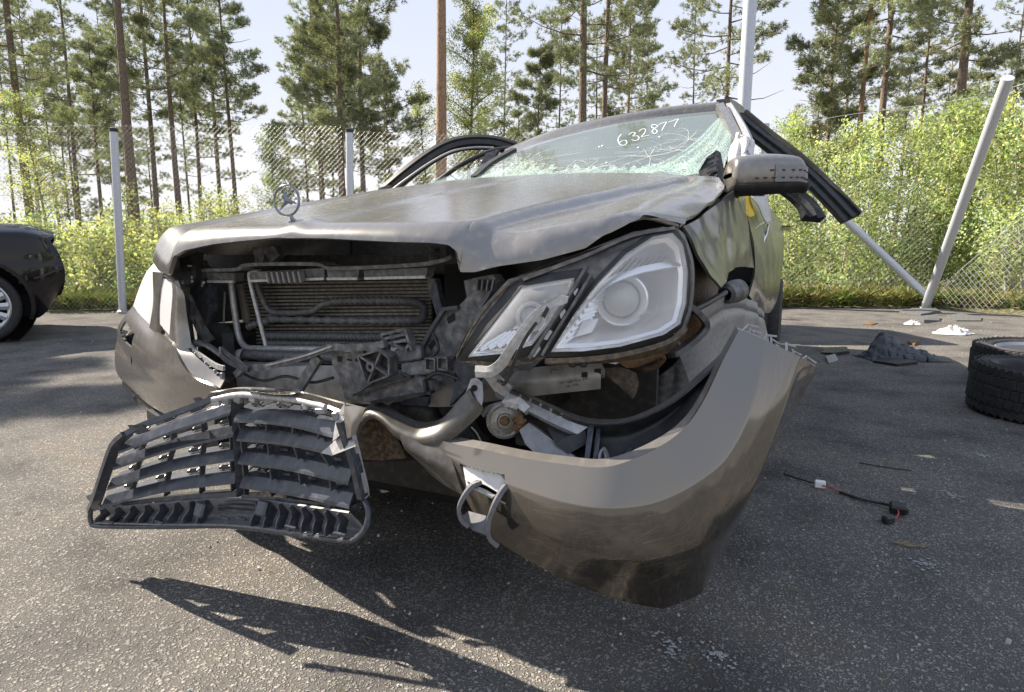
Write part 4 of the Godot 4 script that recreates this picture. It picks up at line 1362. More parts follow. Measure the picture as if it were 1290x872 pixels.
	net(st, [[V(-0.88, 0.99, -3.4), V(0, 1.03, -3.4), V(0.88, 0.99, -3.4)], [V(-0.86, 0.98, -3.8), V(0, 1.02, -3.8), V(0.86, 0.98, -3.8)], [V(-0.80, 0.95, -4.02), V(0, 0.99, -4.05), V(0.80, 0.95, -4.02)], [V(-0.78, 0.5, -4.08), V(0, 0.5, -4.14), V(0.78, 0.5, -4.08)]], 20, 20, 0.01)
	part("boot_lid", st, M.paint)
	# left pillar: two rails of bent sheet metal, ending in torn cloth by the mirror
	st = mb()
	sweep(st, [V(0.613,1.442,-1.3),V(0.675,1.333,-1.12),V(0.731,1.229,-0.95),V(0.777,1.141,-0.8)], [V2(-0.024, -0.012), V2(0.02, -0.018), V2(0.026, 0.004), V2(0.0, 0.018), V2(-0.024, 0.010)], V(0.5, 0.7, 0.5).normalized(), 12)
	part("front_pillar", st, M.paint_dusty, null, "bent left windscreen pillar")
	st = mb()
	sweep(st, [V(0.64,1.455,-1.36),V(0.694,1.365,-1.2),V(0.74,1.284,-1.05),V(0.775,1.21,-0.92)], [V2(-0.014, -0.012), V2(0.012, -0.014), V2(0.018, 0.004), V2(0.0, 0.014), V2(-0.014, 0.010)], V(0.5, 0.7, 0.5).normalized(), 12)
	part("pillar_trim", st, M.satin)
	st = mb()
	sweep(st, [V(0.612,1.461,-1.36), V(0.628,1.498,-1.7), V(0.611,1.553,-2.2), V(0.575,1.623,-2.9)], rect(0.06, 0.05), Vector3.UP, 10)
	part("roof_rail", st, M.paint)
	st = mb()
	net(st, [[V(0.725,1.251,-0.9),V(0.755,1.237,-0.9),V(0.78,1.221,-0.92)], [V(0.714,1.182,-0.82),V(0.756,1.17,-0.8),V(0.797,1.169,-0.85)], [V(0.716,1.113,-0.78),V(0.759,1.111,-0.74),V(0.785,1.134,-0.8)], [V(0.73,1.034,-0.74),V(0.754,1.025,-0.72),V(0.775,1.021,-0.74)]], 24, 24, 0.004, V2(1, 1), func(p, u, v): return V(0.008 * sin(u * 21.0 + v * 6.0), 0, 0.010 * sin(u * 15.0 - v * 5.0)))
	part("torn_airbag_cloth", st, M.white_cloth)
	st = mb()
	plate(st, [V(0.658,1.127,-0.62),V(0.686,1.158,-0.66),V(0.7,1.149,-0.66),V(0.736,1.03,-0.58),V(0.764,0.985,-0.56),V(0.729,1.007,-0.56),V(0.695,1.082,-0.6),V(0.672,1.06,-0.58),V(0.645,1.053,-0.58),V(0.636,1.08,-0.6)], V(0, -0.01, -0.03))
	part("cowl_end", st, M.black)
	st = mb()
	for k in 4:
		var a = V(0.669,1.121,-0.58) + V(0, -0.018 * k, 0.008)
		bar(st, a, a + V(0.035, 0.012, 0.0), 0.006, 0.008)
	part("cowl_clips", st, M.black_dusty).set_meta("kind", "stuff")
	st = mb()
	sweep(st, [V(-0.675,1.072,-0.63),V(-0.242,1.085,-0.645),V(0.095,1.083,-0.645),V(0.407,1.069,-0.61),V(0.702,1.041,-0.52)], rect(0.05, 0.012), Vector3.UP, 20)
	part("cowl_panel", st, M.black)
	# inside: dashboard, wheel, seats, dark floor and back
	st = mb()
	surf(st, func(u, v): return V(lerpf(-0.68, 0.62, u), 0.99 + 0.035 * sin(v * PI) + 0.03 * exp(-pow((u - 0.78) / 0.13, 2.0)) - 0.35 * smoothstep(0.8, 1.0, v), -0.70 - 0.42 * v), 30, 14, 0.03)
	part("dashboard", st, M.cloth)
	st = mb()
	var rim = []
	for i in 33: rim.append(V(0.34, 1.0, -1.22) + V(cos(TAU * i / 32) * 0.185, sin(TAU * i / 32) * 0.17, -sin(TAU * i / 32) * 0.07))
	tube(st, rim, 0.015, 8)
	for a in [0.0, PI, -PI / 2]: bar(st, V(0.34, 1.0, -1.22), V(0.34, 1.0, -1.22) + V(cos(a) * 0.18, sin(a) * 0.165, -sin(a) * 0.07), 0.04, 0.02)
	part("steering_wheel", st, M.black)
	for sxx in [-0.36, 0.36]:
		st = mb()
		net(st, [[V(sxx - 0.25, 0.5, -1.62), V(sxx, 0.5, -1.58), V(sxx + 0.25, 0.5, -1.62)], [V(sxx - 0.25, 0.85, -1.72), V(sxx, 0.85, -1.66), V(sxx + 0.25, 0.85, -1.72)], [V(sxx - 0.2, 1.08, -1.83), V(sxx, 1.1, -1.78), V(sxx + 0.2, 1.08, -1.83)]], 12, 12, 0.12)
		var seat = part("seat", st, M.cloth)
		st = mb()
		box(st, Transform3D(Basis(V(1, 0, 0), -0.15), V(sxx, 1.2, -1.86)), V(0.27, 0.17, 0.1), 0.03)
		put("head_rest", st, M.cloth, seat)
	st = mb()
	box(st, Transform3D(Basis(), V(0, 0.42, -2.1)), V(1.5, 0.3, 2.7), 0.05)
	box(st, Transform3D(Basis(), V(0, 0.75, -3.3)), V(1.56, 0.5, 1.3), 0.1)
	part("cabin_floor", st, M.cloth)
	# right-hand door frame standing open beyond the bonnet
	st = mb()
	sweep(st, [V(-1.013,1.117,-1.02),V(-0.928,1.2,-1.074),V(-0.839,1.289,-1.153),V(-0.76,1.352,-1.234),V(-0.677,1.38,-1.311),V(-0.575,1.381,-1.393),V(-0.473,1.353,-1.459)], [V2(-0.03, -0.026), V2(0.0, -0.034), V2(0.03, -0.026), V2(0.03, 0.026), V2(0.008, 0.034), V2(0.0, 0.022), V2(-0.008, 0.034), V2(-0.03, 0.026)], V(0.45, 0.5, 0.75).normalized(), 30)
	var fr = part("right_door_frame", st, M.black, null, "black arched frame of the open right door")
	st = mb()
	tube(st, [V(-0.967,1.11,-0.984),V(-0.875,1.189,-1.041),V(-0.791,1.265,-1.115),V(-0.717,1.321,-1.193),V(-0.635,1.345,-1.269),V(-0.546,1.348,-1.334)], 0.006, 6, 24)
	put("frame_moulding", st, M.satin, fr)
	st = mb()
	tube(st, [V(-0.717,1.13,-0.993),V(-0.614,1.216,-1.056),V(-0.538,1.271,-1.124),V(-0.464,1.311,-1.199),V(-0.387,1.331,-1.294)], 0.012, 8, 20)
	put("window_seal", st, M.black, fr)
	st = mb()
	plate(st, [V(-0.496,1.29,-1.147),V(-0.439,1.31,-1.177),V(-0.458,1.271,-1.161),V(-0.511,1.188,-1.123),V(-0.542,1.176,-1.106)], V(0, 0, -0.03))
	put("frame_wedge", st, M.black_dusty, fr)
	st = mb()
	sweep(st, [V(-0.339,1.119,-0.732),V(-0.332,1.198,-0.881),V(-0.28,1.274,-1.025)], rect(0.03, 0.02), V(0, 0.7, 0.37).normalized(), 8)
	part("right_pillar", st, M.black)
	st = mb()
	plate(st, [V(-1.037,1.108,-0.951),V(-1.013,1.129,-0.966),V(-0.976,1.141,-0.985),V(-0.968,1.12,-0.986),V(-0.996,1.1,-0.969)], V(0, 0, -0.05))
	part("loose_frame_end", st, M.black_dusty)
	# left-hand frames bent outwards behind the mirror
	st = mb()
	sweep(st, [V(0.685,1.396,-1.307),V(0.778,1.31,-1.28),V(0.893,1.208,-1.228),V(0.996,1.108,-1.193),V(1.083,1.012,-1.15),V(1.153,0.931,-1.124)], [V2(-0.05, -0.012), V2(0.05, -0.012), V2(0.05, 0.012), V2(0.034, 0.014), V2(0.03, 0.002), V2(0.012, 0.002), V2(0.008, 0.014), V2(-0.012, 0.014), V2(-0.016, 0.002), V2(-0.034, 0.002), V2(-0.038, 0.014), V2(-0.05, 0.012)], V(0.75, 0.45, 1.0).normalized(), 30)
	part("bent_door_frame", st, M.black, null, "long black door frame bent outwards behind the mirror")
	st = mb()
	sweep(st, [V(0.885,1.058,-1.009),V(0.939,1.023,-1.017),V(0.978,0.987,-1.007),V(1,0.955,-0.989),V(1.013,0.924,-0.968)], [V2(-0.024, -0.01), V2(0.024, -0.01), V2(0.026, 0.012), V2(0.01, 0.004), V2(0.0, 0.014), V2(-0.01, 0.004), V2(-0.024, 0.012)], V(0.75, 0.45, 1.0).normalized(), 16, true, 1.75)
	part("hooked_frame_end", st, M.black, null, "short black hooked frame end under the mirror")
	# mirror
	var sec = [[917, 219, 225], [919, 206, 238], [924, 199.5, 243], [940, 197, 243.5], [962, 195.5, 243], [985, 196.5, 241.5], [1000, 199, 239], [1007, 207, 236], [1010, 219, 225]]
	var cen = [V(0.741,1.053,-0.549),V(0.746,1.053,-0.551),V(0.758,1.056,-0.557),V(0.797,1.058,-0.576),V(0.85,1.06,-0.601),V(0.906,1.061,-0.628),V(0.943,1.061,-0.645),V(0.96,1.054,-0.652),V(0.968,1.05,-0.655)]
	var right = ((cen[6] as Vector3) - cen[2]).normalized()
	var upv = Vector3.UP
	var fwd = right.cross(upv).normalized()
	if fwd.z < 0: fwd = -fwd
	st = mb()
	surf(st, func(u, v):
		var i = u * 8.0
		var k = mini(int(i), 7)
		var f = i - k
		var hh = lerpf(sec[k][2] - sec[k][1], sec[k + 1][2] - sec[k + 1][1], f) * 0.5 / 780.0 * 2.1
		var a = v * TAU
		var c = cos(a)
		var s = sin(a)
		var dep = 0.07 * pow(sin(clampf(0.12 + u * 0.8, 0, 1) * PI), 0.5)
		return along(cen, u) + upv * hh * signf(s) * pow(absf(s), 0.62) + fwd * dep * signf(c) * pow(absf(c), 0.7), 30, 40)
	var mir = part("left_mirror", st, M.paint_dusty, null, "dusty left wing mirror with an indicator strip")
	st = mb()
	surf(st, func(u, v):
		var q = along(cen, lerpf(0.06, 0.985, u))
		var bottom = lerpf(243.5, 237.0, u * u)
		var hh = (bottom - 220.0) / 780.0 * 2.1
		return q + upv * (-hh + 0.030 * (1.0 - v) * (1.0 - 0.3 * u) - 0.004) + fwd * (0.075 * pow(sin(clampf(0.15 + u * 0.75, 0, 1) * PI), 0.4) - 0.03 * v * v), 20, 6, 0.01)
	put("mirror_shroud", st, M.black, mir)
	st = mb()
	surf(st, func(u, v):
		var q = along(cen, lerpf(0.52, 0.93, u))
		return q + upv * (0.022 - 0.055 * v) + fwd * (0.0715 * pow(sin(clampf(0.12 + lerpf(0.52, 0.93, u) * 0.8, 0, 1) * PI), 0.5) - 0.004 * absf(v - 0.5)), 16, 4, 0.003)
	put("indicator_lamp", st, M.grey_plastic, mir)
	for row in 2:
		st = mb()
		for k in (9 if row else 6):
			var u = lerpf(0.40 if row else 0.50, 0.86, k / (8.0 if row else 5.0))
			var q = along(cen, u) + upv * (-0.020 if row else 0.004) + fwd * (0.073 * pow(sin(clampf(0.12 + u * 0.8, 0, 1) * PI), 0.5))
			box(st, Transform3D(Basis(right, upv, fwd), q), V(0.010, 0.0045, 0.006))
		put("indicator_slots", st, M.black, mir).set_meta("kind", "stuff")
	st = mb()
	plate(st, [V(0.742,1.039,-0.569),V(0.782,1.028,-0.586),V(0.852,1.012,-0.617),V(0.854,0.991,-0.614),V(0.755,0.993,-0.568)], V(0, 0, -0.05))
	put("mirror_foot", st, M.black, mir)


func front_frame() -> void:
	# cooling pack: a dark core, condenser tubes one by one, side tank
	var st = mb()
	plate(st, [V(-0.456,0.722,0.445),V(0.189,0.745,0.445),V(0.183,0.504,0.445),V(-0.452,0.45,0.445)], V(0, 0, -0.05))
	var rad = part("radiator", st, M.black)
	for k in 27:
		st = mb()
		var t = k / 26.0
		bar(st, (V(-0.441,0.72,0.45)).lerp(V(-0.442,0.461,0.45), t), (V(0.189,0.738,0.45)).lerp(V(0.184,0.512,0.45), t), 0.006, 0.0050)
		put("condenser_tube", st, M.fins, rad)
	st = mb()
	tube(st, [V(-0.451,0.709,0.45),V(-0.435,0.614,0.45),V(-0.433,0.522,0.45)], 0.012, 8, 8)
	put("side_tank", st, M.fins, rad)
	st = mb()
	plate(st, [V(-0.74, 0.36, 0.38), V(0.72, 0.36, 0.38), V(0.72, 0.79, 0.38), V(-0.74, 0.79, 0.38)], V(0, 0, -0.02))
	part("fan_shroud", st, M.black)
	var ribbed = [
		[[V(-0.091,0.674,0.485),V(0.003,0.679,0.485),V(0.111,0.682,0.485),V(0.161,0.68,0.485),V(0.186,0.67,0.485),V(0.188,0.653,0.485),V(0.174,0.639,0.485),V(0.133,0.635,0.485),V(-0.037,0.627,0.485),V(-0.323,0.618,0.485)], 0.0085, 90],
		[[V(-0.327,0.572,0.485),V(-0.117,0.582,0.485),V(0.108,0.593,0.485)], 0.009, 60],
		[[V(-0.32,0.55,0.485),V(-0.092,0.563,0.485),V(0.107,0.575,0.485)], 0.008, 60],
		[[V(-0.394,0.593,0.485),V(-0.363,0.603,0.485),V(-0.309,0.614,0.485)], 0.008, 8]]
	for h in ribbed:
		st = mb()
		tube(st, h[0], h[1] * 0.85, 10, 400, -1.0, 0.0042, h[2] * 0.62)
		part("ribbed_hose", st, M.hose)
	st = mb()
	tube(st, [V(-0.347,0.726,0.49),V(-0.33,0.683,0.49),V(-0.302,0.643,0.49),V(-0.239,0.639,0.49),V(-0.156,0.647,0.49),V(-0.123,0.663,0.49),V(-0.086,0.674,0.49)], 0.008, 8, 40)
	part("cooler_pipe", st, M.hose)
	for h in [[[V(-0.407,0.717,0.52),V(-0.4,0.633,0.52),V(-0.39,0.57,0.52),V(-0.36,0.544,0.525),V(-0.302,0.544,0.525),V(-0.057,0.558,0.525),V(0.181,0.572,0.525)], 0.0085], [[V(-0.244,0.751,0.57),V(-0.269,0.749,0.57),V(-0.281,0.74,0.57),V(-0.274,0.698,0.57),V(-0.257,0.633,0.57),V(-0.238,0.561,0.57)], 0.0055], [[V(-0.375,0.526,0.54),V(-0.258,0.53,0.54),V(-0.045,0.541,0.54),V(0.1,0.554,0.54)], 0.013], [[V(-0.342,0.5,0.55),V(-0.222,0.507,0.55),V(-0.088,0.518,0.55)], 0.010], [[V(-0.457,0.689,0.5),V(-0.468,0.617,0.5),V(-0.476,0.531,0.5)], 0.003]]:
		st = mb()
		tube(st, h[0], h[1], 10, 50)
		part("metal_pipe", st, M.satin if h[1] < 0.0095 else M.hose)
	st = mb()
	lathe(st, facing(V(-0.351,0.524,0.545), V(1, 0, 0)), [V2(0.018, -0.008), V2(0.019, 0.0), V2(0.018, 0.008)], 16)
	part("hose_clamp", st, M.satin)
	# upper cross member
	st = mb()
	sweep(st, [V(-0.467,0.773,0.58),V(-0.435,0.755,0.59),V(-0.341,0.755,0.6),V(-0.276,0.758,0.6),V(-0.234,0.769,0.6),V(-0.027,0.772,0.6),V(0.027,0.763,0.6),V(0.238,0.772,0.6),V(0.302,0.78,0.6),V(0.329,0.79,0.59)], [V2(-0.03, -0.004), V2(0.01, -0.005), V2(0.012, 0.003), V2(-0.03, 0.005)], Vector3.UP, 60)
	var cross = part("lock_carrier", st, M.black_dusty)
	for q in [[V(-0.418,0.747,0.585),V(-0.311,0.746,0.59),V(-0.319,0.724,0.585),V(-0.421,0.722,0.58)], [V(-0.253,0.749,0.592),V(-0.015,0.762,0.592),V(-0.018,0.737,0.588),V(-0.257,0.727,0.588)], [V(-0.008,0.76,0.59),V(0.085,0.759,0.59),V(0.08,0.739,0.588),V(-0.009,0.737,0.588)], [V(0.098,0.758,0.59),V(0.269,0.766,0.59),V(0.263,0.746,0.588),V(0.1,0.74,0.588)]]:
		st = mb()
		plate(st, q, V(0, 0, -0.03))
		put("duct_panel", st, M.black_dusty, cross)
		st = mb()
		sweep(st, [q[3], q[2]], rect(0.008, 0.006), Vector3.UP)
		put("duct_lip", st, M.satin, cross)
	for k in 7:
		st = mb()
		var a = (V(-0.178,0.752,0.605)).lerp(V(-0.076,0.756,0.605), k / 6.0)
		bar(st, a, a - V(0, 0.026, 0.006), 0.006, 0.016, V(0, 0, 1))
		put("louvre", st, M.grey_plastic, cross)
	st = mb()
	plate(st, [V(-0.286,0.81,0.55),V(-0.212,0.814,0.55),V(-0.195,0.79,0.55),V(-0.229,0.77,0.55),V(-0.243,0.798,0.55),V(-0.256,0.768,0.55),V(-0.278,0.768,0.55)], V(0, 0, -0.02))
	put("bonnet_catch", st, M.black_dusty, cross)
	st = mb()
	tube(st, [V(0.229,0.809,0.5),V(0.231,0.777,0.5)], 0.010, 8, 30, -1.0, 0.006, 6.0)
	put("catch_spring", st, M.black_dusty, cross)
	st = mb()
	plate(st, [V(-0.518,0.719,0.56),V(-0.433,0.731,0.57),V(-0.417,0.707,0.57),V(-0.43,0.642,0.56),V(-0.457,0.619,0.56),V(-0.489,0.551,0.55),V(-0.516,0.62,0.55),V(-0.534,0.663,0.55)], V(0, 0, -0.012))
	part("left_duct_wall", st, M.grille)
	st = mb()
	plate(st, [V(-0.452,0.688,0.62),V(-0.461,0.653,0.6),V(-0.448,0.606,0.59),V(-0.425,0.567,0.58),V(-0.439,0.555,0.59),V(-0.458,0.593,0.6),V(-0.452,0.638,0.62)], V(0, 0, -0.012))
	part("snapped_strut", st, M.black_dusty)
	st = mb()
	for k in 26:                                    # crumbs of broken glass and plastic in the corner
		var p = (V(-0.464,0.763,0.6)) + V(rnd(-0.03, 0.05), rnd(-0.055, 0.05), rnd(-0.05, 0.03))
		box(st, Transform3D(Basis.from_euler(V(rnd(0, 3), rnd(0, 3), rnd(0, 3))), p), V(rnd(0.003, 0.012), rnd(0.003, 0.01), 0.004))
	part("broken_crumbs", st, M.satin).set_meta("kind", "stuff")
	st = mb()
	plate(st, [V(-0.472,0.782,0.62),V(-0.404,0.798,0.62),V(-0.418,0.729,0.62),V(-0.456,0.708,0.62),V(-0.47,0.743,0.62)], V(0, 0, -0.02))
	part("corner_filler", st, M.black)
	# right hand frame piece between radiator and lamp
	st = mb()
	plate(st, [V(0.26,0.589,0.615),V(0.294,0.642,0.615),V(0.324,0.684,0.615),V(0.357,0.688,0.615),V(0.378,0.707,0.615),V(0.371,0.741,0.615),V(0.4,0.748,0.615),V(0.438,0.755,0.615),V(0.448,0.741,0.615),V(0.425,0.707,0.615),V(0.396,0.666,0.615),V(0.373,0.627,0.615),V(0.351,0.587,0.615),V(0.334,0.57,0.615),V(0.265,0.572,0.615)], V(0, 0, -0.035))
	var lf = part("lamp_frame", st, M.black_dusty, null, "broken black lamp carrier between radiator and headlight")
	st = mb()
	sweep(st, [V(0.266,0.589,0.622),V(0.299,0.642,0.622),V(0.329,0.683,0.622),V(0.361,0.687,0.622)], rect(0.008, 0.01), V(0, 0, 1))
	put("frame_edge", st, M.grille, lf)
	for q in [[V(0.284,0.601,0.617),V(0.303,0.623,0.617),V(0.308,0.616,0.617),V(0.29,0.593,0.617)], [V(0.331,0.664,0.617),V(0.348,0.675,0.617),V(0.35,0.66,0.617),V(0.334,0.651,0.617)]]:
		st = mb()
		plate(st, q, V(0, 0, 0.001))
		put("slot", st, M.dark, lf)
	st = mb()
	for k in 4: bar(st, (V(0.41,0.745,0.62)) + V(0.012 * k, 0, 0), (V(0.408,0.723,0.62)) + V(0.011 * k, 0, 0), 0.003, 0.02, V(0, 0, 1))
	put("frame_ribs", st, M.black_dusty, lf)
	st = mb()
	plate(st, [V(0.241,0.742,0.55),V(0.268,0.74,0.56),V(0.283,0.706,0.57),V(0.297,0.677,0.58),V(0.276,0.661,0.57),V(0.26,0.691,0.56),V(0.244,0.711,0.55)], V(0, 0, -0.02))
	part("duct_flap", st, M.grille)
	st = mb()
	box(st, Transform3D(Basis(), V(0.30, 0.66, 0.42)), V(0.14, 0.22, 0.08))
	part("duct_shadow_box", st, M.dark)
	# impact beam behind: a long pale aluminium bar
	st = mb()
	net(st, [[V(-0.368,0.478,0.56),V(-0.159,0.516,0.585),V(0.05,0.536,0.595),V(0.231,0.539,0.6),V(0.342,0.545,0.6),V(0.461,0.56,0.595),V(0.647,0.589,0.56)], [V(-0.343,0.44,0.575),V(-0.147,0.473,0.6),V(0.061,0.496,0.61),V(0.24,0.503,0.615),V(0.35,0.514,0.615),V(0.469,0.534,0.61),V(0.652,0.561,0.575)], [V(-0.353,0.387,0.56),V(-0.166,0.422,0.585),V(0.046,0.446,0.595),V(0.229,0.459,0.6),V(0.341,0.472,0.6),V(0.461,0.499,0.595),V(0.648,0.531,0.56)]], 40, 10, -0.05)
	var beam = part("impact_beam", st, M.alu, null, "pale aluminium impact beam with holes and stamped marks")
	for q in [[V(0.616,0.566,0.583),V(0.627,0.567,0.581),V(0.627,0.557,0.581),V(0.616,0.556,0.583)], [V(0.639,0.573,0.574),V(0.652,0.575,0.573),V(0.652,0.564,0.573),V(0.639,0.562,0.574)], [V(0.29,0.533,0.619),V(0.304,0.534,0.619),V(0.305,0.507,0.619),V(0.291,0.502,0.619)]]:
		st = mb()
		plate(st, q, V(0, 0, 0.0015))
		put("hole", st, M.dark, beam)
	st = mb()
	for row in 2:
		for k in (17 if row == 0 else 8):
			var a = (V(0.575,0.543,0.592)).lerp(V(0.631,0.555,0.583), (k + (0 if row == 0 else 4)) / 17.0) - V(0, 0.009 * row, -0.001)
			if k % 5 == 3: continue
			box(st, Transform3D(Basis(), a + V(0, rnd(-0.001, 0.001), 0.0012)), V(0.0018, rnd(0.002, 0.0045), 0.0006))
	put("stamped_marks", st, M.ink, beam).set_meta("kind", "stuff")
	st = mb()
	sweep(st, [V(0.558,0.561,0.6),V(0.558,0.569,0.6),V(0.566,0.571,0.599),V(0.57,0.568,0.598)], rect(0.002, 0.001), V(0, 0, 1))
	put("paint_mark", st, M.ink, beam)
	# broken brackets in front of it
	st = mb()
	plate(st, [V(0.054,0.59,0.655),V(0.094,0.594,0.655),V(0.138,0.59,0.655),V(0.165,0.518,0.655),V(0.125,0.493,0.655),V(0.084,0.469,0.655),V(0.08,0.493,0.655),V(0.071,0.524,0.655),V(0.052,0.55,0.655)], V(0, 0, -0.012))
	var sup = part("grille_support", st, M.black_dusty, null, "broken black grille support with a ribbed square")
	for q in [[V(0.069,0.569,0.656),V(0.081,0.57,0.656),V(0.08,0.558,0.656),V(0.071,0.557,0.656)], [V(0.096,0.566,0.656),V(0.109,0.566,0.656),V(0.109,0.562,0.656),V(0.096,0.562,0.656)], [V(0.12,0.568,0.656),V(0.131,0.569,0.656),V(0.131,0.563,0.656),V(0.12,0.562,0.656)]]:
		st = mb()
		plate(st, q, V(0, 0, 0.0015))
		put("slot", st, M.white_plastic if q[0].x < 0.05 else M.dark, sup)
	var sq = [V(0.145,0.578,0.665),V(0.201,0.596,0.665),V(0.226,0.58,0.665),V(0.225,0.543,0.665),V(0.166,0.52,0.665)]
	st = mb()
	plate(st, sq, V(0, 0, -0.004))
	put("rib_back", st, M.black, sup)
	for k in 5:
		st = mb()
		bar(st, sq[k], sq[(k + 1) % 5], 0.004, 0.03, V(0, 0, 1))
		put("rib", st, M.black_dusty, sup)
	for q in [[V(0.153,0.578,0.67),V(0.225,0.542,0.67)], [V(0.208,0.595,0.67),V(0.17,0.524,0.67)]]:
		st = mb()
		bar(st, q[0], q[1], 0.004, 0.022, V(0, 0, 1))
		put("rib", st, M.black_dusty, sup)
	st = mb()
	lathe(st, facing(V(0.18,0.559,0.662), V(0, 0, 1)), [V2(0.011, 0), V2(0.011, 0.022), V2(0.005, 0.022), V2(0.005, 0.004), V2(0, 0.004)], 14)
	put("boss", st, M.black_dusty, sup)
	for q in [[V(0.191,0.625,0.645),V(0.251,0.64,0.645)], [V(0.192,0.615,0.645),V(0.254,0.63,0.645)], [V(0.192,0.604,0.645),V(0.254,0.617,0.645)], [V(0.251,0.64,0.645),V(0.267,0.596,0.645)], [V(0.191,0.627,0.645),V(0.196,0.589,0.645)], [V(0.217,0.608,0.645),V(0.255,0.593,0.645)], [V(0.247,0.594,0.645),V(0.264,0.611,0.645)]]:
		st = mb()
		bar(st, q[0], q[1], 0.006, 0.022, V(0, 0, 1))
		put("clip_tower", st, M.black_dusty, sup)
	st = mb()
	sweep(st, [V(-0.239,0.503,0.665),V(-0.205,0.524,0.665),V(-0.14,0.531,0.665),V(-0.096,0.542,0.665),V(-0.015,0.565,0.665),V(0.063,0.591,0.665),V(0.111,0.593,0.665),V(0.176,0.601,0.665),V(0.209,0.608,0.665)], rect(0.014, 0.016), Vector3.UP, 40)
	part("snapped_top_rail", st, M.black_dusty)
	st = mb()
	sweep(st, [V(-0.13,0.536,0.674),V(-0.087,0.547,0.674),V(-0.006,0.569,0.674),V(0.071,0.595,0.674)], rect(0.004, 0.004), Vector3.UP, 20)
	part("rail_edge", st, M.satin)
	st = mb()
	bar(st, V(0.02,0.565,0.66), V(-0.039,0.484,0.67), 0.022, 0.012, V(0, 0, 1))
	part("slanting_strut", st, M.black_dusty)
	st = mb()
	plate(st, [V(0.11,0.482,0.675),V(0.136,0.492,0.675),V(0.242,0.534,0.675),V(0.282,0.548,0.675),V(0.328,0.539,0.675),V(0.331,0.516,0.675),V(0.241,0.487,0.675),V(0.178,0.478,0.675)], V(0, 0, -0.03))
	var lb = part("lower_bracket", st, M.black_dusty)
	for q in [[V(0.136,0.494,0.68),V(0.286,0.547,0.68)], [V(0.182,0.482,0.68),V(0.333,0.519,0.68)], [V(0.316,0.544,0.68),V(0.321,0.514,0.68)]]:
		st = mb()
		bar(st, q[0], q[1], 0.006, 0.016, V(0, 0, 1))
		put("rib", st, M.black, lb)
	for q in [[V(0.219,0.578,0.64), V(0.284,0.591,0.64), 0.016], [V(0.245,0.55,0.65), V(0.362,0.573,0.65), 0.028], [V(0.261,0.532,0.645), V(0.359,0.556,0.645), 0.016]]:
		st = mb()
		bar(st, q[0], q[1], 0.03, q[2], V(0, 0.2, 1).normalized(), 0.003)
		part("snapped_bracket", st, M.black_dusty)
	st = mb()
	for q in [V(0.324,0.574,0.665), V(0.353,0.578,0.665)]:
		for e in [[V(-0.011, 0.012, 0), V(0.011, 0.012, 0)], [V(-0.011, -0.012, 0), V(0.011, -0.012, 0)], [V(-0.011, -0.012, 0), V(-0.011, 0.012, 0)], [V(0.011, -0.012, 0), V(0.011, 0.012, 0)]]:
			bar(st, q + e[0], q + e[1], 0.003, 0.02, V(0, 0, 1))
	part("clip_boxes", st, M.black_dusty).set_meta("kind", "stuff")
	st = mb()
	plate(st, [V(0.363,0.58,0.66),V(0.387,0.588,0.66),V(0.416,0.574,0.66),V(0.43,0.556,0.66),V(0.404,0.535,0.66),V(0.382,0.51,0.66),V(0.359,0.487,0.66),V(0.371,0.525,0.66),V(0.379,0.552,0.66)], V(0, 0, -0.02))
	part("blue_grey_web", st, M.grille)
	st = mb()
	sweep(st, [V(-0.257,0.574,0.69),V(-0.251,0.55,0.69),V(-0.214,0.528,0.68),V(-0.181,0.523,0.68)], rect(0.006, 0.012), Vector3.UP, 14)
	sweep(st, [V(-0.257,0.572,0.69),V(-0.228,0.55,0.685),V(-0.181,0.524,0.68)], rect(0.005, 0.01), Vector3.UP, 10)
	part("bent_loop", st, M.grille)
	for q in [[[V(0.202,0.516,0.66),V(0.272,0.532,0.66),V(0.275,0.521,0.66),V(0.206,0.502,0.66)], 1], [[V(0.342,0.555,0.66),V(0.376,0.565,0.66),V(0.368,0.537,0.655),V(0.342,0.531,0.655)], 0], [[V(0.23,0.498,0.66),V(0.31,0.502,0.66),V(0.299,0.479,0.65),V(0.233,0.475,0.65)], 0], [[V(0.458,0.593,0.66),V(0.501,0.57,0.65),V(0.488,0.553,0.65),V(0.451,0.571,0.66)], 1]]:
		st = mb()
		plate(st, q[0], V(0, 0.002, -0.012))
		part("broken_plastic", st, M.black_dusty if q[1] else M.grille)
	for q in [[V(-0.262,0.505,0.64),V(-0.172,0.491,0.65),V(-0.094,0.509,0.65),V(-0.016,0.501,0.65),V(0.05,0.518,0.65)], [V(0.249,0.549,0.67),V(0.298,0.537,0.67),V(0.34,0.557,0.67),V(0.383,0.546,0.66)], [V(0.304,0.631,0.63),V(0.323,0.6,0.64),V(0.305,0.574,0.65),V(0.349,0.556,0.66)], [V(0.407,0.604,0.63),V(0.437,0.563,0.66),V(0.415,0.513,0.66),V(0.427,0.479,0.65)]]:
		st = mb()
		tube(st, q, 0.0035, 6, 24)
		part("cable", st, M.black)
	# hoses low down, horn, lower mesh
	st = mb()
	tube(st, [V(0.185,0.44,0.6),V(0.229,0.456,0.6),V(0.259,0.446,0.59),V(0.269,0.417,0.58)], 0.024, 12, 16, -1, 0.004, 6)
	part("intake_hose", st, M.black)
	st = mb()
	tube(st, [V(0.285,0.368,0.56),V(0.347,0.398,0.56),V(0.378,0.423,0.55)], 0.035, 14, 40, -1, 0.004, 10)
	part("corrugated_duct", st, M.black)
	var hc = V(0.485,0.472,0.66)
	var hax = V(0.55, 0.15, 1)
	st = mb()
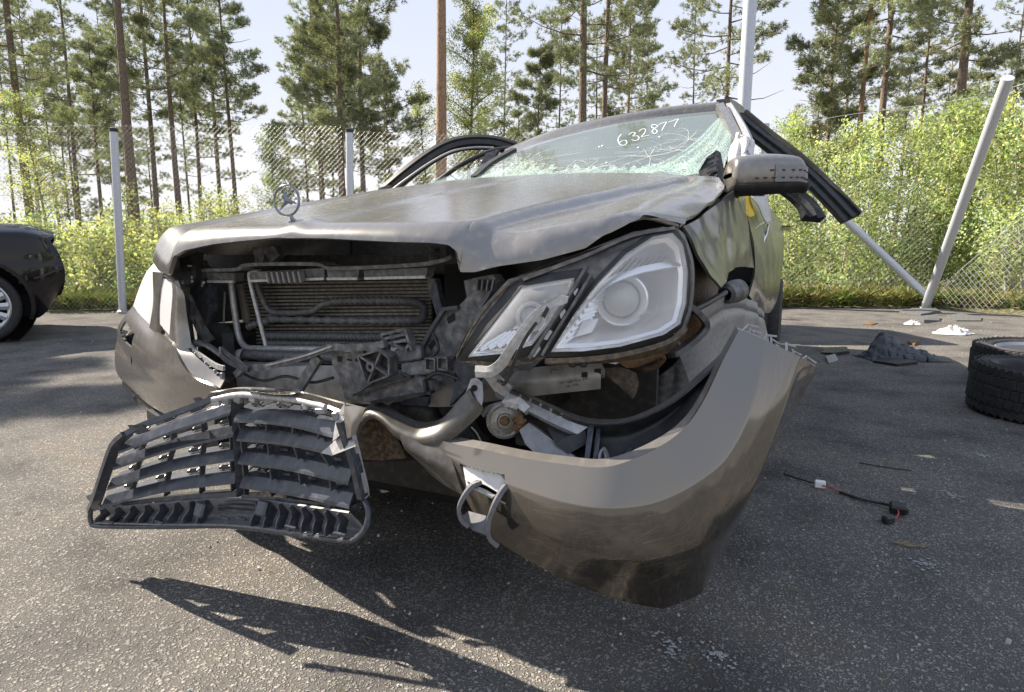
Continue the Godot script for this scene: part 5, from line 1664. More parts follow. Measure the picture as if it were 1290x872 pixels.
	lathe(st, facing(hc, hax), [V2(0.0, -0.03), V2(0.030, -0.03), V2(0.032, -0.008), V2(0.036, -0.004), V2(0.036, 0.002), V2(0.031, 0.005), V2(0.027, 0.002), V2(0.016, 0.006), V2(0.013, 0.003), V2(0.010, 0.003)], 28)
	var horn = part("horn", st, M.horn, null, "round rusty horn in the bumper opening")
	st = mb()
	lathe(st, facing(hc, hax), [V2(0.011, 0.002), V2(0.009, 0.008), V2(0.005, 0.010), V2(0.0, 0.009)], 14)
	put("rusty_centre", st, M.rust, horn)
	st = mb()
	tube(st, [V(0.514,0.488,0.67),V(0.524,0.476,0.67),V(0.513,0.46,0.66)], 0.008, 8, 20, -1, 0.005, 5)
	put("spring_mount", st, M.rust, horn)
	st = mb()
	sweep(st, [V(0.433,0.474,0.64),V(0.456,0.496,0.65),V(0.488,0.505,0.65),V(0.513,0.502,0.65)], rect(0.02, 0.01), Vector3.UP, 12)
	part("horn_bracket", st, M.satin)
	st = mb()
	tube(st, [V(0.4,0.402,0.6),V(0.389,0.42,0.6),V(0.377,0.43,0.6)], 0.0018, 6, 8)
	part("thin_cable", st, M.white_plastic)
	st = mb()
	plate(st, [V(0.075,0.374,0.6),V(0.227,0.406,0.6),V(0.265,0.343,0.58),V(0.204,0.321,0.57),V(0.062,0.3,0.58)], V(0, 0, -0.01))
	var lm = part("lower_mesh", st, M.dark)
	st = mb()
	for r in 6:
		for k in 14:
			var o = (V(0.085,0.371,0.605)).lerp(V(0.241,0.4,0.605), (k + 0.5 * (r % 2)) / 13.0) - V(0, 0.0105 * r, 0.003 * r)
			for q in 6:
				var a = TAU * q / 6.0 + PI / 6
				var b = a + TAU / 6
				bar(st, o + V(cos(a), sin(a), 0) * 0.007, o + V(cos(b), sin(b), 0) * 0.007, 0.0016, 0.004, V(0, 0, 1))
	put("honeycomb", st, M.black, lm).set_meta("kind", "stuff")

func right_corner() -> void:
	# the far front corner: wing, lamp glass, bumper skin with its washer hole and towing cover
	var st = mb()
	net(st, [[V(-0.78,0.762,0.47),V(-0.675,0.757,0.53),V(-0.583,0.748,0.58)], [V(-0.836,0.73,0.46),V(-0.707,0.725,0.53),V(-0.613,0.724,0.58)], [V(-0.891,0.679,0.45),V(-0.754,0.663,0.52),V(-0.635,0.653,0.58)], [V(-0.926,0.625,0.45),V(-0.78,0.605,0.52),V(-0.668,0.59,0.57)]], 14, 14, 0.006)
	var lens = part("right_lamp_glass", st, M.glare_lens, null, "right headlight glass seen edge on, its sun glare painted white")
	st = mb()
	net(st, [[V(-0.543,0.731,0.615),V(-0.501,0.726,0.63),V(-0.461,0.717,0.645)], [V(-0.565,0.667,0.61),V(-0.513,0.661,0.63),V(-0.471,0.656,0.645)], [V(-0.583,0.605,0.605),V(-0.534,0.592,0.625),V(-0.496,0.581,0.64)]], 8, 14, 0.006)
	put("inner_glass", st, M.glare_lens, lens)
	st = mb()
	net(st, [[V(-0.616,0.746,0.585),V(-0.579,0.745,0.6),V(-0.539,0.744,0.615),V(-0.526,0.742,0.62)], [V(-0.638,0.662,0.575),V(-0.61,0.659,0.59),V(-0.58,0.657,0.605),V(-0.584,0.654,0.6)], [V(-0.672,0.585,0.57),V(-0.637,0.582,0.585),V(-0.6,0.577,0.6),V(-0.597,0.575,0.6)]], 8, 12, 0.01)
	put("lamp_frame", st, M.paint_dusty, lens)
	st = mb()
	tube(st, [V(-0.547,0.733,0.612),V(-0.575,0.666,0.605),V(-0.592,0.604,0.6),V(-0.545,0.587,0.62),V(-0.497,0.577,0.64)], 0.004, 6, 14)
	put("lamp_seal", st, M.black, lens)
	st = mb()
	net(st, [[V(-0.522,0.738,0.625),V(-0.48,0.741,0.64),V(-0.437,0.73,0.655),V(-0.426,0.719,0.66)], [V(-0.455,0.714,0.65),V(-0.44,0.706,0.655),V(-0.423,0.695,0.66),V(-0.418,0.687,0.655)], [V(-0.473,0.631,0.648),V(-0.455,0.629,0.655),V(-0.431,0.626,0.66),V(-0.415,0.618,0.65)], [V(-0.491,0.572,0.645),V(-0.46,0.555,0.66),V(-0.42,0.551,0.67),V(-0.405,0.545,0.655)]], 12, 16, 0.008)
	part("lamp_side_panel", st, M.paint_dusty)
	st = mb()
	net(st, [[V(-0.452,0.71,0.652),V(-0.436,0.681,0.64),V(-0.474,0.669,0.6)], [V(-0.468,0.628,0.65),V(-0.441,0.611,0.64),V(-0.476,0.601,0.6)], [V(-0.445,0.552,0.665),V(-0.424,0.543,0.65),V(-0.466,0.529,0.6)]], 8, 10, 0.006)
	part("lamp_side_wall", st, M.grille)
	st = mb()
	var rows = [
		[V(-0.926,0.627,0.45),V(-0.777,0.605,0.52),V(-0.658,0.587,0.575),V(-0.542,0.577,0.63),V(-0.458,0.57,0.665)],
		[V(-0.979,0.587,0.45),V(-0.807,0.569,0.53),V(-0.647,0.552,0.6),V(-0.518,0.545,0.65),V(-0.413,0.545,0.685)],
		[V(-1.038,0.539,0.44),V(-0.836,0.521,0.53),V(-0.641,0.51,0.615),V(-0.494,0.503,0.665),V(-0.349,0.5,0.7)],
		[V(-1.074,0.46,0.43),V(-0.861,0.454,0.52),V(-0.656,0.456,0.6),V(-0.462,0.463,0.665),V(-0.248,0.478,0.71)],
		[V(-1.087,0.392,0.42),V(-0.884,0.393,0.5),V(-0.672,0.4,0.58),V(-0.477,0.405,0.64),V(-0.283,0.425,0.69)],
		[V(-1.012,0.339,0.42),V(-0.868,0.334,0.48),V(-0.694,0.336,0.55),V(-0.499,0.338,0.61),V(-0.345,0.35,0.65)]]
	var hole = func(u, v): return u > 0.05 and u < 0.28 and v > 0.21 and v < 0.42 and v - 0.21 > (u - 0.05) * 0.2 and v < 0.35 + u * 0.4
	net(st, rows, 60, 60, 0.006, V2(1, 1), func(p, u, v): return V(-0.010, -0.004, -0.012) * exp(-pow((v - 0.47 - 0.25 * u) / 0.07, 2.0)) * (1.0 - u), hole)
	var bump = part("right_bumper_half", st, M.paint_dusty, null, "right half of the front bumper still in place")
	st = mb()
	plate(st, [V(-1.008,0.524,0.44),V(-0.948,0.574,0.44),V(-0.809,0.553,0.5),V(-0.933,0.476,0.47)], V(0.02, 0.004, -0.01))
	put("hole_back", st, M.dark, bump)
	st = mb()
	plate(st, [V(-0.871,0.537,0.5),V(-0.832,0.548,0.51),V(-0.8,0.563,0.52),V(-0.793,0.538,0.525),V(-0.843,0.523,0.51)], V(0.004, 0, -0.004))
	put("broken_foam", st, M.white_plastic, bump)
	for q in [[V(-0.91,0.561,0.485),V(-0.873,0.578,0.49),V(-0.8,0.563,0.52)], [V(-0.932,0.539,0.48),V(-0.855,0.57,0.5),V(-0.809,0.556,0.52)]]:
		st = mb()
		tube(st, q, 0.003, 6, 8)
		put("washer_arm", st, M.satin, bump)
	st = mb()
	plate(st, [V(-0.549,0.519,0.646),V(-0.479,0.507,0.671),V(-0.517,0.445,0.642),V(-0.565,0.442,0.626),V(-0.582,0.472,0.627)], V(-0.004, 0, -0.012))
	put("towing_cover", st, M.paint, bump)
	st = mb()
	plate(st, [V(-0.542,0.514,0.648),V(-0.482,0.506,0.672),V(-0.518,0.45,0.644),V(-0.555,0.448,0.63),V(-0.573,0.475,0.63)], V(0.001, 0, 0.002))
	put("cover_face", st, M.paint_dusty, bump)
	st = mb()
	sweep(st, [V(-0.844,0.496,0.527),V(-0.853,0.45,0.523),V(-0.882,0.389,0.502)], rect(0.003, 0.006), V(0, 0, 1), 10)
	put("skin_seam", st, M.dark, bump)
	st = mb()
	sweep(st, [V(-1.074,0.358,0.41),V(-0.989,0.338,0.43),V(-0.976,0.312,0.43),V(-0.92,0.327,0.45),V(-0.781,0.317,0.5)], rect(0.02, 0.03), Vector3.UP, 12)
	sweep(st, [V(-0.798,0.305,0.5),V(-0.688,0.296,0.53),V(-0.576,0.29,0.55),V(-0.421,0.272,0.56)], rect(0.05, 0.03), Vector3.UP, 12)
	put("under_lip", st, M.black, bump)
	# bright flange round the radiator opening with broken teeth
	st = mb()
	net(st, [[V(-0.452,0.569,0.667),V(-0.412,0.543,0.686),V(-0.344,0.501,0.702),V(-0.243,0.479,0.712)], [V(-0.435,0.568,0.655),V(-0.388,0.551,0.672),V(-0.318,0.524,0.685),V(-0.245,0.497,0.695)]], 24, 4, 0.004)
	put("opening_flange", st, M.paint_dusty, bump)
	st = mb()
	sweep(st, [V(-0.426,0.572,0.65),V(-0.388,0.556,0.665),V(-0.334,0.537,0.675),V(-0.284,0.525,0.685),V(-0.251,0.522,0.69)], rect(0.006, 0.012), Vector3.UP, 24)
	put("flange_rail", st, M.satin, bump)
	for k in 8:
		st = mb()
		var a = along([V(-0.393,0.556,0.666),V(-0.339,0.533,0.676),V(-0.29,0.515,0.686),V(-0.256,0.507,0.692)], k / 7.0)
		box(st, Transform3D(Basis(Vector3.UP, rnd(-0.5, 0.5)), a + V(0, -0.004, 0)), V(0.008, rnd(0.008, 0.02), 0.010), 0.001)
		put("tooth", st, M.grey_plastic if k % 2 else M.black, bump)
	st = mb()
	sweep(st, [V(-0.41,0.572,0.64),V(-0.351,0.565,0.65),V(-0.29,0.546,0.66),V(-0.248,0.529,0.66)], rect(0.012, 0.008), Vector3.UP, 12)
	put("broken_rail", st, M.black_dusty, bump)
	st = mb()
	box(st, Transform3D(Basis(Vector3.UP, 0.3), V(-0.418,0.562,0.63)), V(0.03, 0.012, 0.02), 0.002)
	put("broken_rail_clip", st, M.grey_plastic, bump)
	# right wing behind it, running back to the pillar
	st = mb()
	net(st, [[V(-0.79,0.767,0.46),V(-0.811,0.835,0.35)] + [V(-0.80, 0.94, 0.0), V(-0.84, 1.0, -0.6)], [V(-0.907,0.717,0.42), V(-0.86, 0.74, 0.30), V(-0.90, 0.80, 0.0), V(-0.92, 0.88, -0.6)], [V(-0.994,0.622,0.41), V(-0.86, 0.62, 0.35), V(-0.92, 0.68, 0.05), V(-0.93, 0.6, -0.6)]], 20, 14, 0.006)
	part("right_wing", st, M.paint_dusty)
	st = mb()
	net(st, [[V(-0.84, 1.0, -0.6), V(-0.86, 1.0, -2.0), V(-0.84, 0.98, -3.6)], [V(-0.92, 0.85, -0.6), V(-0.93, 0.85, -2.0), V(-0.92, 0.85, -3.6)], [V(-0.92, 0.35, -0.6), V(-0.93, 0.35, -2.0), V(-0.9, 0.4, -3.6)]], 20, 12, 0.01)
	part("right_doors", st, M.paint)

func ring_strip(st: SurfaceTool, a: Array, b: Array) -> void:
	soft(st)
	var n = a.size()
	for i in n: quad(st, a[i], a[(i + 1) % n], b[(i + 1) % n], b[i])

func headlight() -> void:
	var main_in = [V(0.587,0.618,0.678),V(0.621,0.686,0.65),V(0.656,0.745,0.62),V(0.697,0.796,0.584),V(0.738,0.828,0.547),V(0.768,0.835,0.518),V(0.786,0.815,0.505),V(0.797,0.763,0.504),V(0.798,0.703,0.514),V(0.791,0.664,0.527),V(0.766,0.645,0.554),V(0.699,0.626,0.613),V(0.64,0.619,0.652)]
	var main_out = [V(0.578,0.609,0.683),V(0.615,0.687,0.653),V(0.651,0.75,0.623),V(0.692,0.803,0.587),V(0.735,0.835,0.548),V(0.772,0.843,0.514),V(0.791,0.819,0.5),V(0.802,0.763,0.499),V(0.803,0.7,0.509),V(0.796,0.658,0.524),V(0.769,0.636,0.553),V(0.701,0.617,0.613),V(0.636,0.61,0.656)]
	var in_in = [V(0.433,0.603,0.716),V(0.475,0.662,0.699),V(0.516,0.72,0.681),V(0.528,0.736,0.676),V(0.573,0.745,0.66),V(0.618,0.753,0.64),V(0.617,0.732,0.644),V(0.598,0.701,0.658),V(0.582,0.671,0.671),V(0.554,0.63,0.688),V(0.499,0.612,0.704)]
	var in_out = [V(0.411,0.598,0.72),V(0.454,0.67,0.7),V(0.503,0.735,0.681),V(0.52,0.746,0.676),V(0.572,0.761,0.658),V(0.631,0.77,0.63),V(0.631,0.735,0.636),V(0.609,0.692,0.655),V(0.59,0.658,0.669),V(0.564,0.614,0.687),V(0.5,0.596,0.706)]
	var st = mb()
	var o = thing_part("left_headlight", "large clouded left headlight with two lamp chambers")
	var back = V(-0.035, 0, -0.10)
	# housing shell round both chambers
	plate(st, [V(0.411,0.598,0.72),V(0.447,0.686,0.699),V(0.502,0.749,0.679),V(0.571,0.777,0.655),V(0.629,0.8,0.625),V(0.706,0.836,0.57),V(0.753,0.846,0.531),V(0.779,0.842,0.507),V(0.772,0.842,0.514),V(0.735,0.835,0.548),V(0.692,0.803,0.587),V(0.651,0.75,0.623),V(0.631,0.77,0.63),V(0.572,0.761,0.658),V(0.52,0.746,0.676),V(0.503,0.735,0.681),V(0.454,0.67,0.7)], V(-0.004, 0, -0.03))
	put("upper_shell", st, M.black_dusty, o)
	st = mb()
	plate(st, [V(0.631,0.77,0.63),V(0.651,0.75,0.623),V(0.615,0.687,0.653),V(0.578,0.609,0.683),V(0.553,0.584,0.696),V(0.518,0.581,0.706),V(0.469,0.585,0.714),V(0.422,0.588,0.72),V(0.411,0.598,0.72),V(0.5,0.596,0.706),V(0.564,0.614,0.687),V(0.59,0.658,0.669),V(0.609,0.692,0.655),V(0.631,0.735,0.636)], V(-0.004, 0, -0.03))
	put("middle_shell", st, M.black, o)
	for q in [[V(0.619,0.727,0.648),V(0.623,0.735,0.644),V(0.627,0.732,0.643),V(0.622,0.72,0.648)], [V(0.599,0.687,0.664),V(0.606,0.697,0.659),V(0.609,0.692,0.659),V(0.602,0.678,0.665)], [V(0.573,0.643,0.683),V(0.585,0.659,0.675),V(0.589,0.655,0.674),V(0.581,0.64,0.68)], [V(0.553,0.611,0.695),V(0.568,0.632,0.687),V(0.571,0.623,0.687),V(0.561,0.609,0.693)]]:
		st = mb()
		plate(st, q, V(0, 0, -0.006))
		put("clip", st, M.satin, o)
	st = mb()
	sweep(st, [V(0.638,0.773,0.63),V(0.61,0.715,0.654),V(0.582,0.661,0.676),V(0.553,0.606,0.696)], rect(0.006, 0.01), V(0, 0, 1), 10)
	sweep(st, [V(0.646,0.758,0.628),V(0.619,0.701,0.652),V(0.594,0.652,0.673),V(0.575,0.612,0.688)], rect(0.005, 0.008), V(0, 0, 1), 10)
	sweep(st, [V(0.531,0.749,0.676),V(0.585,0.771,0.654),V(0.636,0.793,0.626),V(0.706,0.829,0.574),V(0.772,0.844,0.517)], rect(0.006, 0.006), V(0, 0, 1), 16)
	put("shell_ribs", st, M.black_dusty, o)
	st = mb()
	sweep(st, [V(0.414,0.603,0.719),V(0.452,0.678,0.699),V(0.508,0.742,0.679),V(0.574,0.77,0.655),V(0.631,0.793,0.626),V(0.707,0.829,0.57)], rect(0.003, 0.008), V(0, 0, 1), 20)
	put("brown_gasket", st, M.brown_plastic, o)
	st = mb()
	plate(st, [V(0.418,0.594,0.72),V(0.499,0.604,0.705),V(0.583,0.61,0.681),V(0.575,0.606,0.685),V(0.554,0.597,0.694),V(0.514,0.59,0.705),V(0.453,0.588,0.715)], V(0, 0, -0.02))
	put("dirty_sill", st, M.brown_plastic, o)
	for k in 2:
		var rin: Array = main_in if k == 0 else in_in
		var rout: Array = main_out if k == 0 else in_out
		var c = (V(0.704,0.709,0.595) if k == 0 else V(0.542,0.677,0.683))
		st = mb()
		var lift = []
		for p in rin: lift.append(p + V(0.002, 0, 0.006))
		ring_strip(st, rout, lift)
		put("seal", st, M.black, o)
		# bowl
		st = mb()
		var depth = V(-0.06, 0.0, -0.12) if k == 0 else V(-0.02, 0, -0.085)
		var prev = []
		for p in rin: prev.append(p - V(0, 0, 0.004))
		for s in [0.15, 0.35, 0.6, 0.8, 1.0]:
			var nx = []
			for p in rin: nx.append((p as Vector3).lerp(c, s * 0.75) + depth * sin(s * PI / 2))
			flat(st)
			ring_strip(st, prev, nx)
			prev = nx
		soft(st)
		for i in prev.size(): tri(st, prev[i], prev[(i + 1) % prev.size()], c + depth)
		var bowl = put("reflector", st, M.reflector, o)
		# a rim strip of chrome inside the glass
		st = mb()
		var fr = []
		for p in rin: fr.append((p as Vector3).lerp(c, 0.06) - V(0.003, 0, 0.010))
		var fr2 = []
		for p in rin: fr2.append((p as Vector3).lerp(c, 0.14) - V(0.004, 0, 0.016))
		ring_strip(st, fr, fr2)
		put("chrome_rim", st, M.satin_bright, bowl)
		if k == 0:
			st = mb()
			sweep(st, [V(0.64,0.712,0.621),V(0.666,0.741,0.6),V(0.709,0.762,0.564),V(0.747,0.772,0.529),V(0.78,0.778,0.498)], rect(0.014, 0.004), V(0, 0.5, 1).normalized(), 20)
			put("brow", st, M.satin_bright, bowl)
		# projector
		var ax = V(0.42, 0.02, 1.0).normalized()
		var R = 0.047 if k == 0 else 0.027
		var pc = c + depth * (0.35 if k == 0 else 0.5)
		st = mb()
		lathe(st, facing(pc, ax), [V2(R * 1.10, -0.03), V2(R * 1.12, 0.002), V2(R * 1.06, 0.010), V2(R * 0.98, 0.012), V2(R * 0.80, 0.004), V2(R * 0.70, -0.006)], 40)
		put("lamp_ring", st, M.satin_bright, bowl)
		st = mb()
		var dome = []
		for i in 9: dome.append(V2(R * 0.74 * cos(i / 8.0 * PI / 2), -0.004 + R * 0.55 * sin(i / 8.0 * PI / 2)))
		lathe_soft(st, facing(pc, ax), dome, 32)
		put("bulb_lens", st, M.milk_glass, bowl)
		if k == 0:
			for j in 9:
				st = mb()
				var p0 = (main_in[0] as Vector3).lerp(main_in[2], j / 9.0).lerp(c, 0.14) + V(-0.012, 0, -0.03)
				bar(st, p0, p0.lerp(c, 0.42) + V(-0.015, 0.0, -0.03), 0.016, 0.006, V(0.5, 0.3, 1).normalized(), 0.001)
				put("facet", st, M.satin_bright, bowl)
			st = mb()
			plate(st, [V(0.616,0.641,0.626),V(0.627,0.672,0.613),V(0.646,0.673,0.577),V(0.636,0.646,0.588)], V(0, 0, -0.02))
			put("turn_lamp", st, M.satin_bright, bowl)
			for j in 7:
				st = mb()
				var a = (V(0.713,0.787,0.574)).lerp(V(0.769,0.807,0.523), j / 6.0) + V(-0.012, -0.012 * j * 0.2, -0.02)
				bar(st, a, a + V(-0.03, -0.028, -0.02), 0.003, 0.003)
				put("upper_line", st, M.satin, bowl)
		else:
			for j in 6:
				st = mb()
				var p0 = (in_in[0] as Vector3).lerp(in_in[9], j / 6.0).lerp(c, 0.16) + V(0, 0, -0.015)
				bar(st, p0, p0.lerp(c, 0.5) + V(0, 0, -0.02), 0.012, 0.006, V(0.2, 0.3, 1).normalized(), 0.001)
				put("facet", st, M.satin_bright, bowl)
		# cover glass, gently domed
		st = mb()
		var n = rin.size()
		soft(st)
		var rings = []
		for s in [0.0, 0.2, 0.45, 0.7]:
			var r = []
			for p in rin: r.append((p as Vector3).lerp(c, s) + V(0.006, 0.001, 0.016) * sin(s / 0.7 * PI / 2) + V(0.001, 0, 0.003))
			rings.append(r)
		for q in 3:
			for i in n: quad(st, rings[q][i], rings[q][(i + 1) % n], rings[q + 1][(i + 1) % n], rings[q + 1][i])
		for i in n: tri(st, rings[3][i], rings[3][(i + 1) % n], c + V(0.007, 0.001, 0.019))
		put("cover_glass", st, M.lens, o)
	# the outer side of the cover runs back towards the wing; dirty lower shells
	st = mb()
	net(st, [[V(0.772,0.843,0.514),V(0.76,0.835,0.36),V(0.754,0.829,0.3)], [V(0.798,0.781,0.5),V(0.782,0.77,0.36),V(0.774,0.76,0.3)], [V(0.803,0.7,0.509),V(0.782,0.681,0.36),V(0.77,0.668,0.3)], [V(0.793,0.655,0.527),V(0.768,0.632,0.36),V(0.754,0.617,0.3)]], 8, 14, 0.004)
	put("side_glass", st, M.black_dusty, o)
	st = mb()
	net(st, [[V(0.578,0.607,0.683),V(0.636,0.609,0.656),V(0.701,0.616,0.613),V(0.77,0.635,0.553),V(0.798,0.661,0.521)], [V(0.574,0.6,0.662),V(0.629,0.602,0.636),V(0.694,0.604,0.593),V(0.761,0.617,0.536),V(0.789,0.646,0.503)]], 16, 4, 0.01)
	put("lower_sill", st, M.brown_plastic, o)
	st = mb()
	net(st, [[V(0.683,0.606,0.601),V(0.726,0.61,0.567),V(0.757,0.619,0.539),V(0.786,0.646,0.506)], [V(0.69,0.596,0.588),V(0.729,0.598,0.557),V(0.756,0.61,0.531),V(0.777,0.629,0.508)], [V(0.698,0.585,0.574),V(0.715,0.589,0.56),V(0.739,0.599,0.538),V(0.761,0.609,0.517)]], 16, 8, 0.01)
	put("dirty_lower_shell", st, M.rust, o)
	st = mb()
	plate(st, [V(0.655,0.606,0.616),V(0.693,0.61,0.59),V(0.702,0.596,0.586),V(0.688,0.59,0.598),V(0.667,0.594,0.61)], V(0, 0, -0.02))
	put("grey_foot", st, M.satin, o)
	st = mb()
	for q in [V(0.626,0.598,0.643), V(0.637,0.595,0.638), V(0.619,0.595,0.648)]:
		box(st, Transform3D(Basis(Vector3.UP, 0.4), q), V(0.014, 0.014, 0.02), 0.003)
	put("wire_plug", st, M.black, o).set_meta("kind", "stuff")
	st = mb()
	net(st, [[V(0.631,0.558,0.5),V(0.66,0.558,0.47),V(0.686,0.545,0.44)], [V(0.652,0.536,0.5),V(0.678,0.526,0.47),V(0.69,0.521,0.44)], [V(0.678,0.509,0.47),V(0.683,0.494,0.46),V(0.685,0.499,0.45)]], 8, 8, 0.006)
	part("dirty_duct_flap", st, M.brown_plastic)
	st = mb()
	tube(st, [V(0.702,0.55,0.42),V(0.725,0.558,0.42),V(0.741,0.577,0.42),V(0.733,0.584,0.43)], 0.006, 8, 16)
	part("orange_cable", st, M.rust)

func thing_part(called: String, label: String) -> Node3D:
	var o = Node3D.new()
	o.name = called
	o.set_meta("label", label)
	W.add_child(o, true)
	return o

func bumper_cover() -> void:
	var o = thing_part("torn_bumper_half", "torn off left half of the front bumper hanging to the ground, its lower skin scraped, dirty and darkened by a painted reflection")
	var cols = [
		[V(0.309,0.445,0.719),V(0.327,0.427,0.724),V(0.349,0.398,0.724),V(0.365,0.356,0.719)],
		[V(0.403,0.437,0.732),V(0.416,0.413,0.743),V(0.43,0.379,0.747),V(0.441,0.341,0.741)],
		[V(0.486,0.439,0.748),V(0.498,0.399,0.765),V(0.506,0.348,0.772),V(0.505,0.287,0.765)],
		[V(0.573,0.44,0.763),V(0.582,0.392,0.783),V(0.588,0.332,0.789),V(0.583,0.257,0.767)],
		[V(0.652,0.443,0.77),V(0.662,0.388,0.795),V(0.67,0.317,0.798),V(0.665,0.233,0.766)],
		[V(0.725,0.449,0.768),V(0.737,0.389,0.79),V(0.75,0.309,0.79),V(0.745,0.202,0.733)],
		[V(0.786,0.474,0.735),V(0.808,0.398,0.751),V(0.819,0.305,0.748),V(0.807,0.171,0.676)],
		[V(0.828,0.503,0.688),V(0.871,0.431,0.692),V(0.882,0.317,0.684),V(0.861,0.178,0.605)],
		[V(0.853,0.545,0.636),V(0.905,0.47,0.632),V(0.935,0.38,0.599),V(0.902,0.266,0.515)],
		[V(0.873,0.602,0.572),V(0.931,0.555,0.561),V(0.972,0.498,0.523),V(0.954,0.395,0.424)],
		[V(0.894,0.654,0.509),V(0.938,0.636,0.499),V(0.997,0.607,0.464),V(1.03,0.574,0.38)]]
	var skin = func(u: float, v: float) -> Vector3:
		var col = []
		for k in 4:
			var line = []
			for c in cols: line.append(c[k])
			col.append(along(line, u) if k < 3 else along(line, u).lerp(line_at(line, u), 0.8))
		return along(col, v).lerp(line_at(col, v), 0.72)
	var st = mb()
	surf(st, skin, 200, 80, 0.005, V2(1, 1), func(u, v):
		return u > 0.125 and u < 0.255 and v > 0.24 + (0.255 - u) * 0.9 and v < 0.56 + (0.19 - u) * 0.2)
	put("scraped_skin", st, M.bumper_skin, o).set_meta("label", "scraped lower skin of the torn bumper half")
	# bright rolled edge
	var rim = []
	for i in 61: rim.append(skin.call(i / 60.0, 0.0))
	st = mb()
	surf(st, func(u, v):
		var p = along(rim, u)
		var inw = (V(-0.30, 0.12, -1.0)).normalized()
		return p + inw * 0.020 * v + Vector3.UP * 0.006 * v, 80, 4, 0.003)
	put("rolled_edge", st, M.paint_dusty, o)
	# swept arch that joins it to the grille, ending in the clip plate
	st = mb()
	var arch_top = [V(0.137,0.416,0.704),V(0.152,0.448,0.692),V(0.177,0.47,0.687),V(0.212,0.47,0.693),V(0.261,0.457,0.706),V(0.31,0.447,0.707),V(0.35,0.455,0.709),V(0.378,0.475,0.704),V(0.414,0.519,0.69),V(0.429,0.537,0.691)]
	var arch_low = [V(0.159,0.397,0.719),V(0.181,0.439,0.713),V(0.208,0.46,0.714),V(0.243,0.455,0.72),V(0.288,0.431,0.731),V(0.336,0.421,0.732),V(0.375,0.429,0.73),V(0.402,0.443,0.72),V(0.448,0.488,0.702),V(0.454,0.506,0.696)]
	net(st, [arch_top, arch_low], 60, 6, 0.006, V2(1, 1), func(p, u, v): return V(0.1, 0.02, 0.25) * 0.04 * sin(v * PI))
	put("swept_arm", st, M.paint, o)
	st = mb()
	net(st, [arch_top, [0, 1, 2, 3, 4, 5, 6, 7, 8, 9].map(func(i): return (arch_top[i] as Vector3) + V(-0.012, 0.004, -0.035))], 60, 3, 0.004)
	put("arm_flange", st, M.paint_dusty, o)
	st = mb()
	net(st, [[V(0.288,0.443,0.735),V(0.346,0.426,0.733),V(0.391,0.437,0.726)], [V(0.305,0.42,0.742),V(0.363,0.4,0.746),V(0.427,0.392,0.75)], [V(0.316,0.41,0.738),V(0.374,0.361,0.73),V(0.449,0.347,0.753)]], 16, 10, 0.005)
	put("arm_root", st, M.paint, o)
	st = mb()
	net(st, [[V(0.139,0.423,0.669),V(0.167,0.449,0.662),V(0.218,0.435,0.674)], [V(0.127,0.375,0.671),V(0.173,0.381,0.659),V(0.244,0.39,0.669)], [V(0.128,0.347,0.675),V(0.183,0.347,0.66),V(0.25,0.363,0.66)]], 10, 10, 0.004)
	put("arm_inside", st, M.brown_plastic, o)
	st = mb()
	plate(st, [V(0.415,0.521,0.695),V(0.424,0.554,0.685),V(0.434,0.557,0.68),V(0.445,0.548,0.676),V(0.451,0.522,0.684),V(0.453,0.492,0.699),V(0.437,0.5,0.7)], V(-0.003, 0, -0.006))
	var cp = put("clip_plate", st, M.satin, o)
	st = mb()
	lathe(st, facing(V(0.435,0.539,0.692), V(0.4, 0.2, 1)), [V2(0.0, 0.0), V2(0.0065, 0.0), V2(0.0065, -0.004)], 8)
	put("clip_hole", st, M.dark, cp)
	# inside of the upper bar: the dark trough with ribs, pale ledge and slots
	var rim2 = [V(0.477,0.522,0.627),V(0.53,0.512,0.637),V(0.58,0.497,0.638),V(0.629,0.484,0.64),V(0.676,0.48,0.63),V(0.731,0.491,0.613),V(0.793,0.525,0.578),V(0.847,0.578,0.533),V(0.887,0.621,0.473)]
	var low2 = [V(0.514,0.43,0.669),V(0.554,0.424,0.663),V(0.605,0.402,0.676),V(0.65,0.403,0.677),V(0.695,0.41,0.677),V(0.744,0.42,0.653),V(0.801,0.462,0.619),V(0.849,0.531,0.573),V(0.881,0.601,0.49)]
	st = mb()
	var mid2 = []
	for i in 9: mid2.append((rim2[i] as Vector3).lerp(low2[i], 0.5) + V(-0.012, 0, -0.03))
	net(st, [rim2, mid2, low2], 50, 12, 0.004, V2(1, 1), null, func(u, v): return u > 0.05 and u < 0.3 and v > 0.25)
	put("trough", st, M.black, o)
	st = mb()
	net(st, [rim2, [0, 1, 2, 3, 4, 5, 6, 7, 8].map(func(i): return (rim2[i] as Vector3) + V(-0.008, 0.003, -0.026 if i < 5 else -0.012))], 50, 3, 0.004)
	put("upper_edge", st, M.paint_dusty, o)
	st = mb()
	net(st, [[V(0.458,0.524,0.646),V(0.523,0.499,0.653),V(0.592,0.477,0.659),V(0.635,0.463,0.657)], [V(0.473,0.528,0.627),V(0.532,0.515,0.635),V(0.593,0.494,0.638),V(0.65,0.475,0.637)]], 20, 4, 0.012)
	var ledge = put("pale_ledge", st, M.satin, o)
	for k in 6:
		st = mb()
		var a = (V(0.496,0.525,0.65)).lerp(V(0.628,0.484,0.663), k / 6.0)
		var b = (V(0.496,0.525,0.65)).lerp(V(0.628,0.484,0.663), (k + 0.72) / 6.0)
		bar(st, a + V(0.002, 0.006, 0.004), b + V(0.002, 0.006, 0.004), 0.004, 0.006)
		put("slot", st, M.black, ledge)
	st = mb()
	plate(st, [V(0.463,0.562,0.643),V(0.492,0.536,0.64),V(0.482,0.518,0.653),V(0.457,0.528,0.652)], V(0, 0, -0.01))
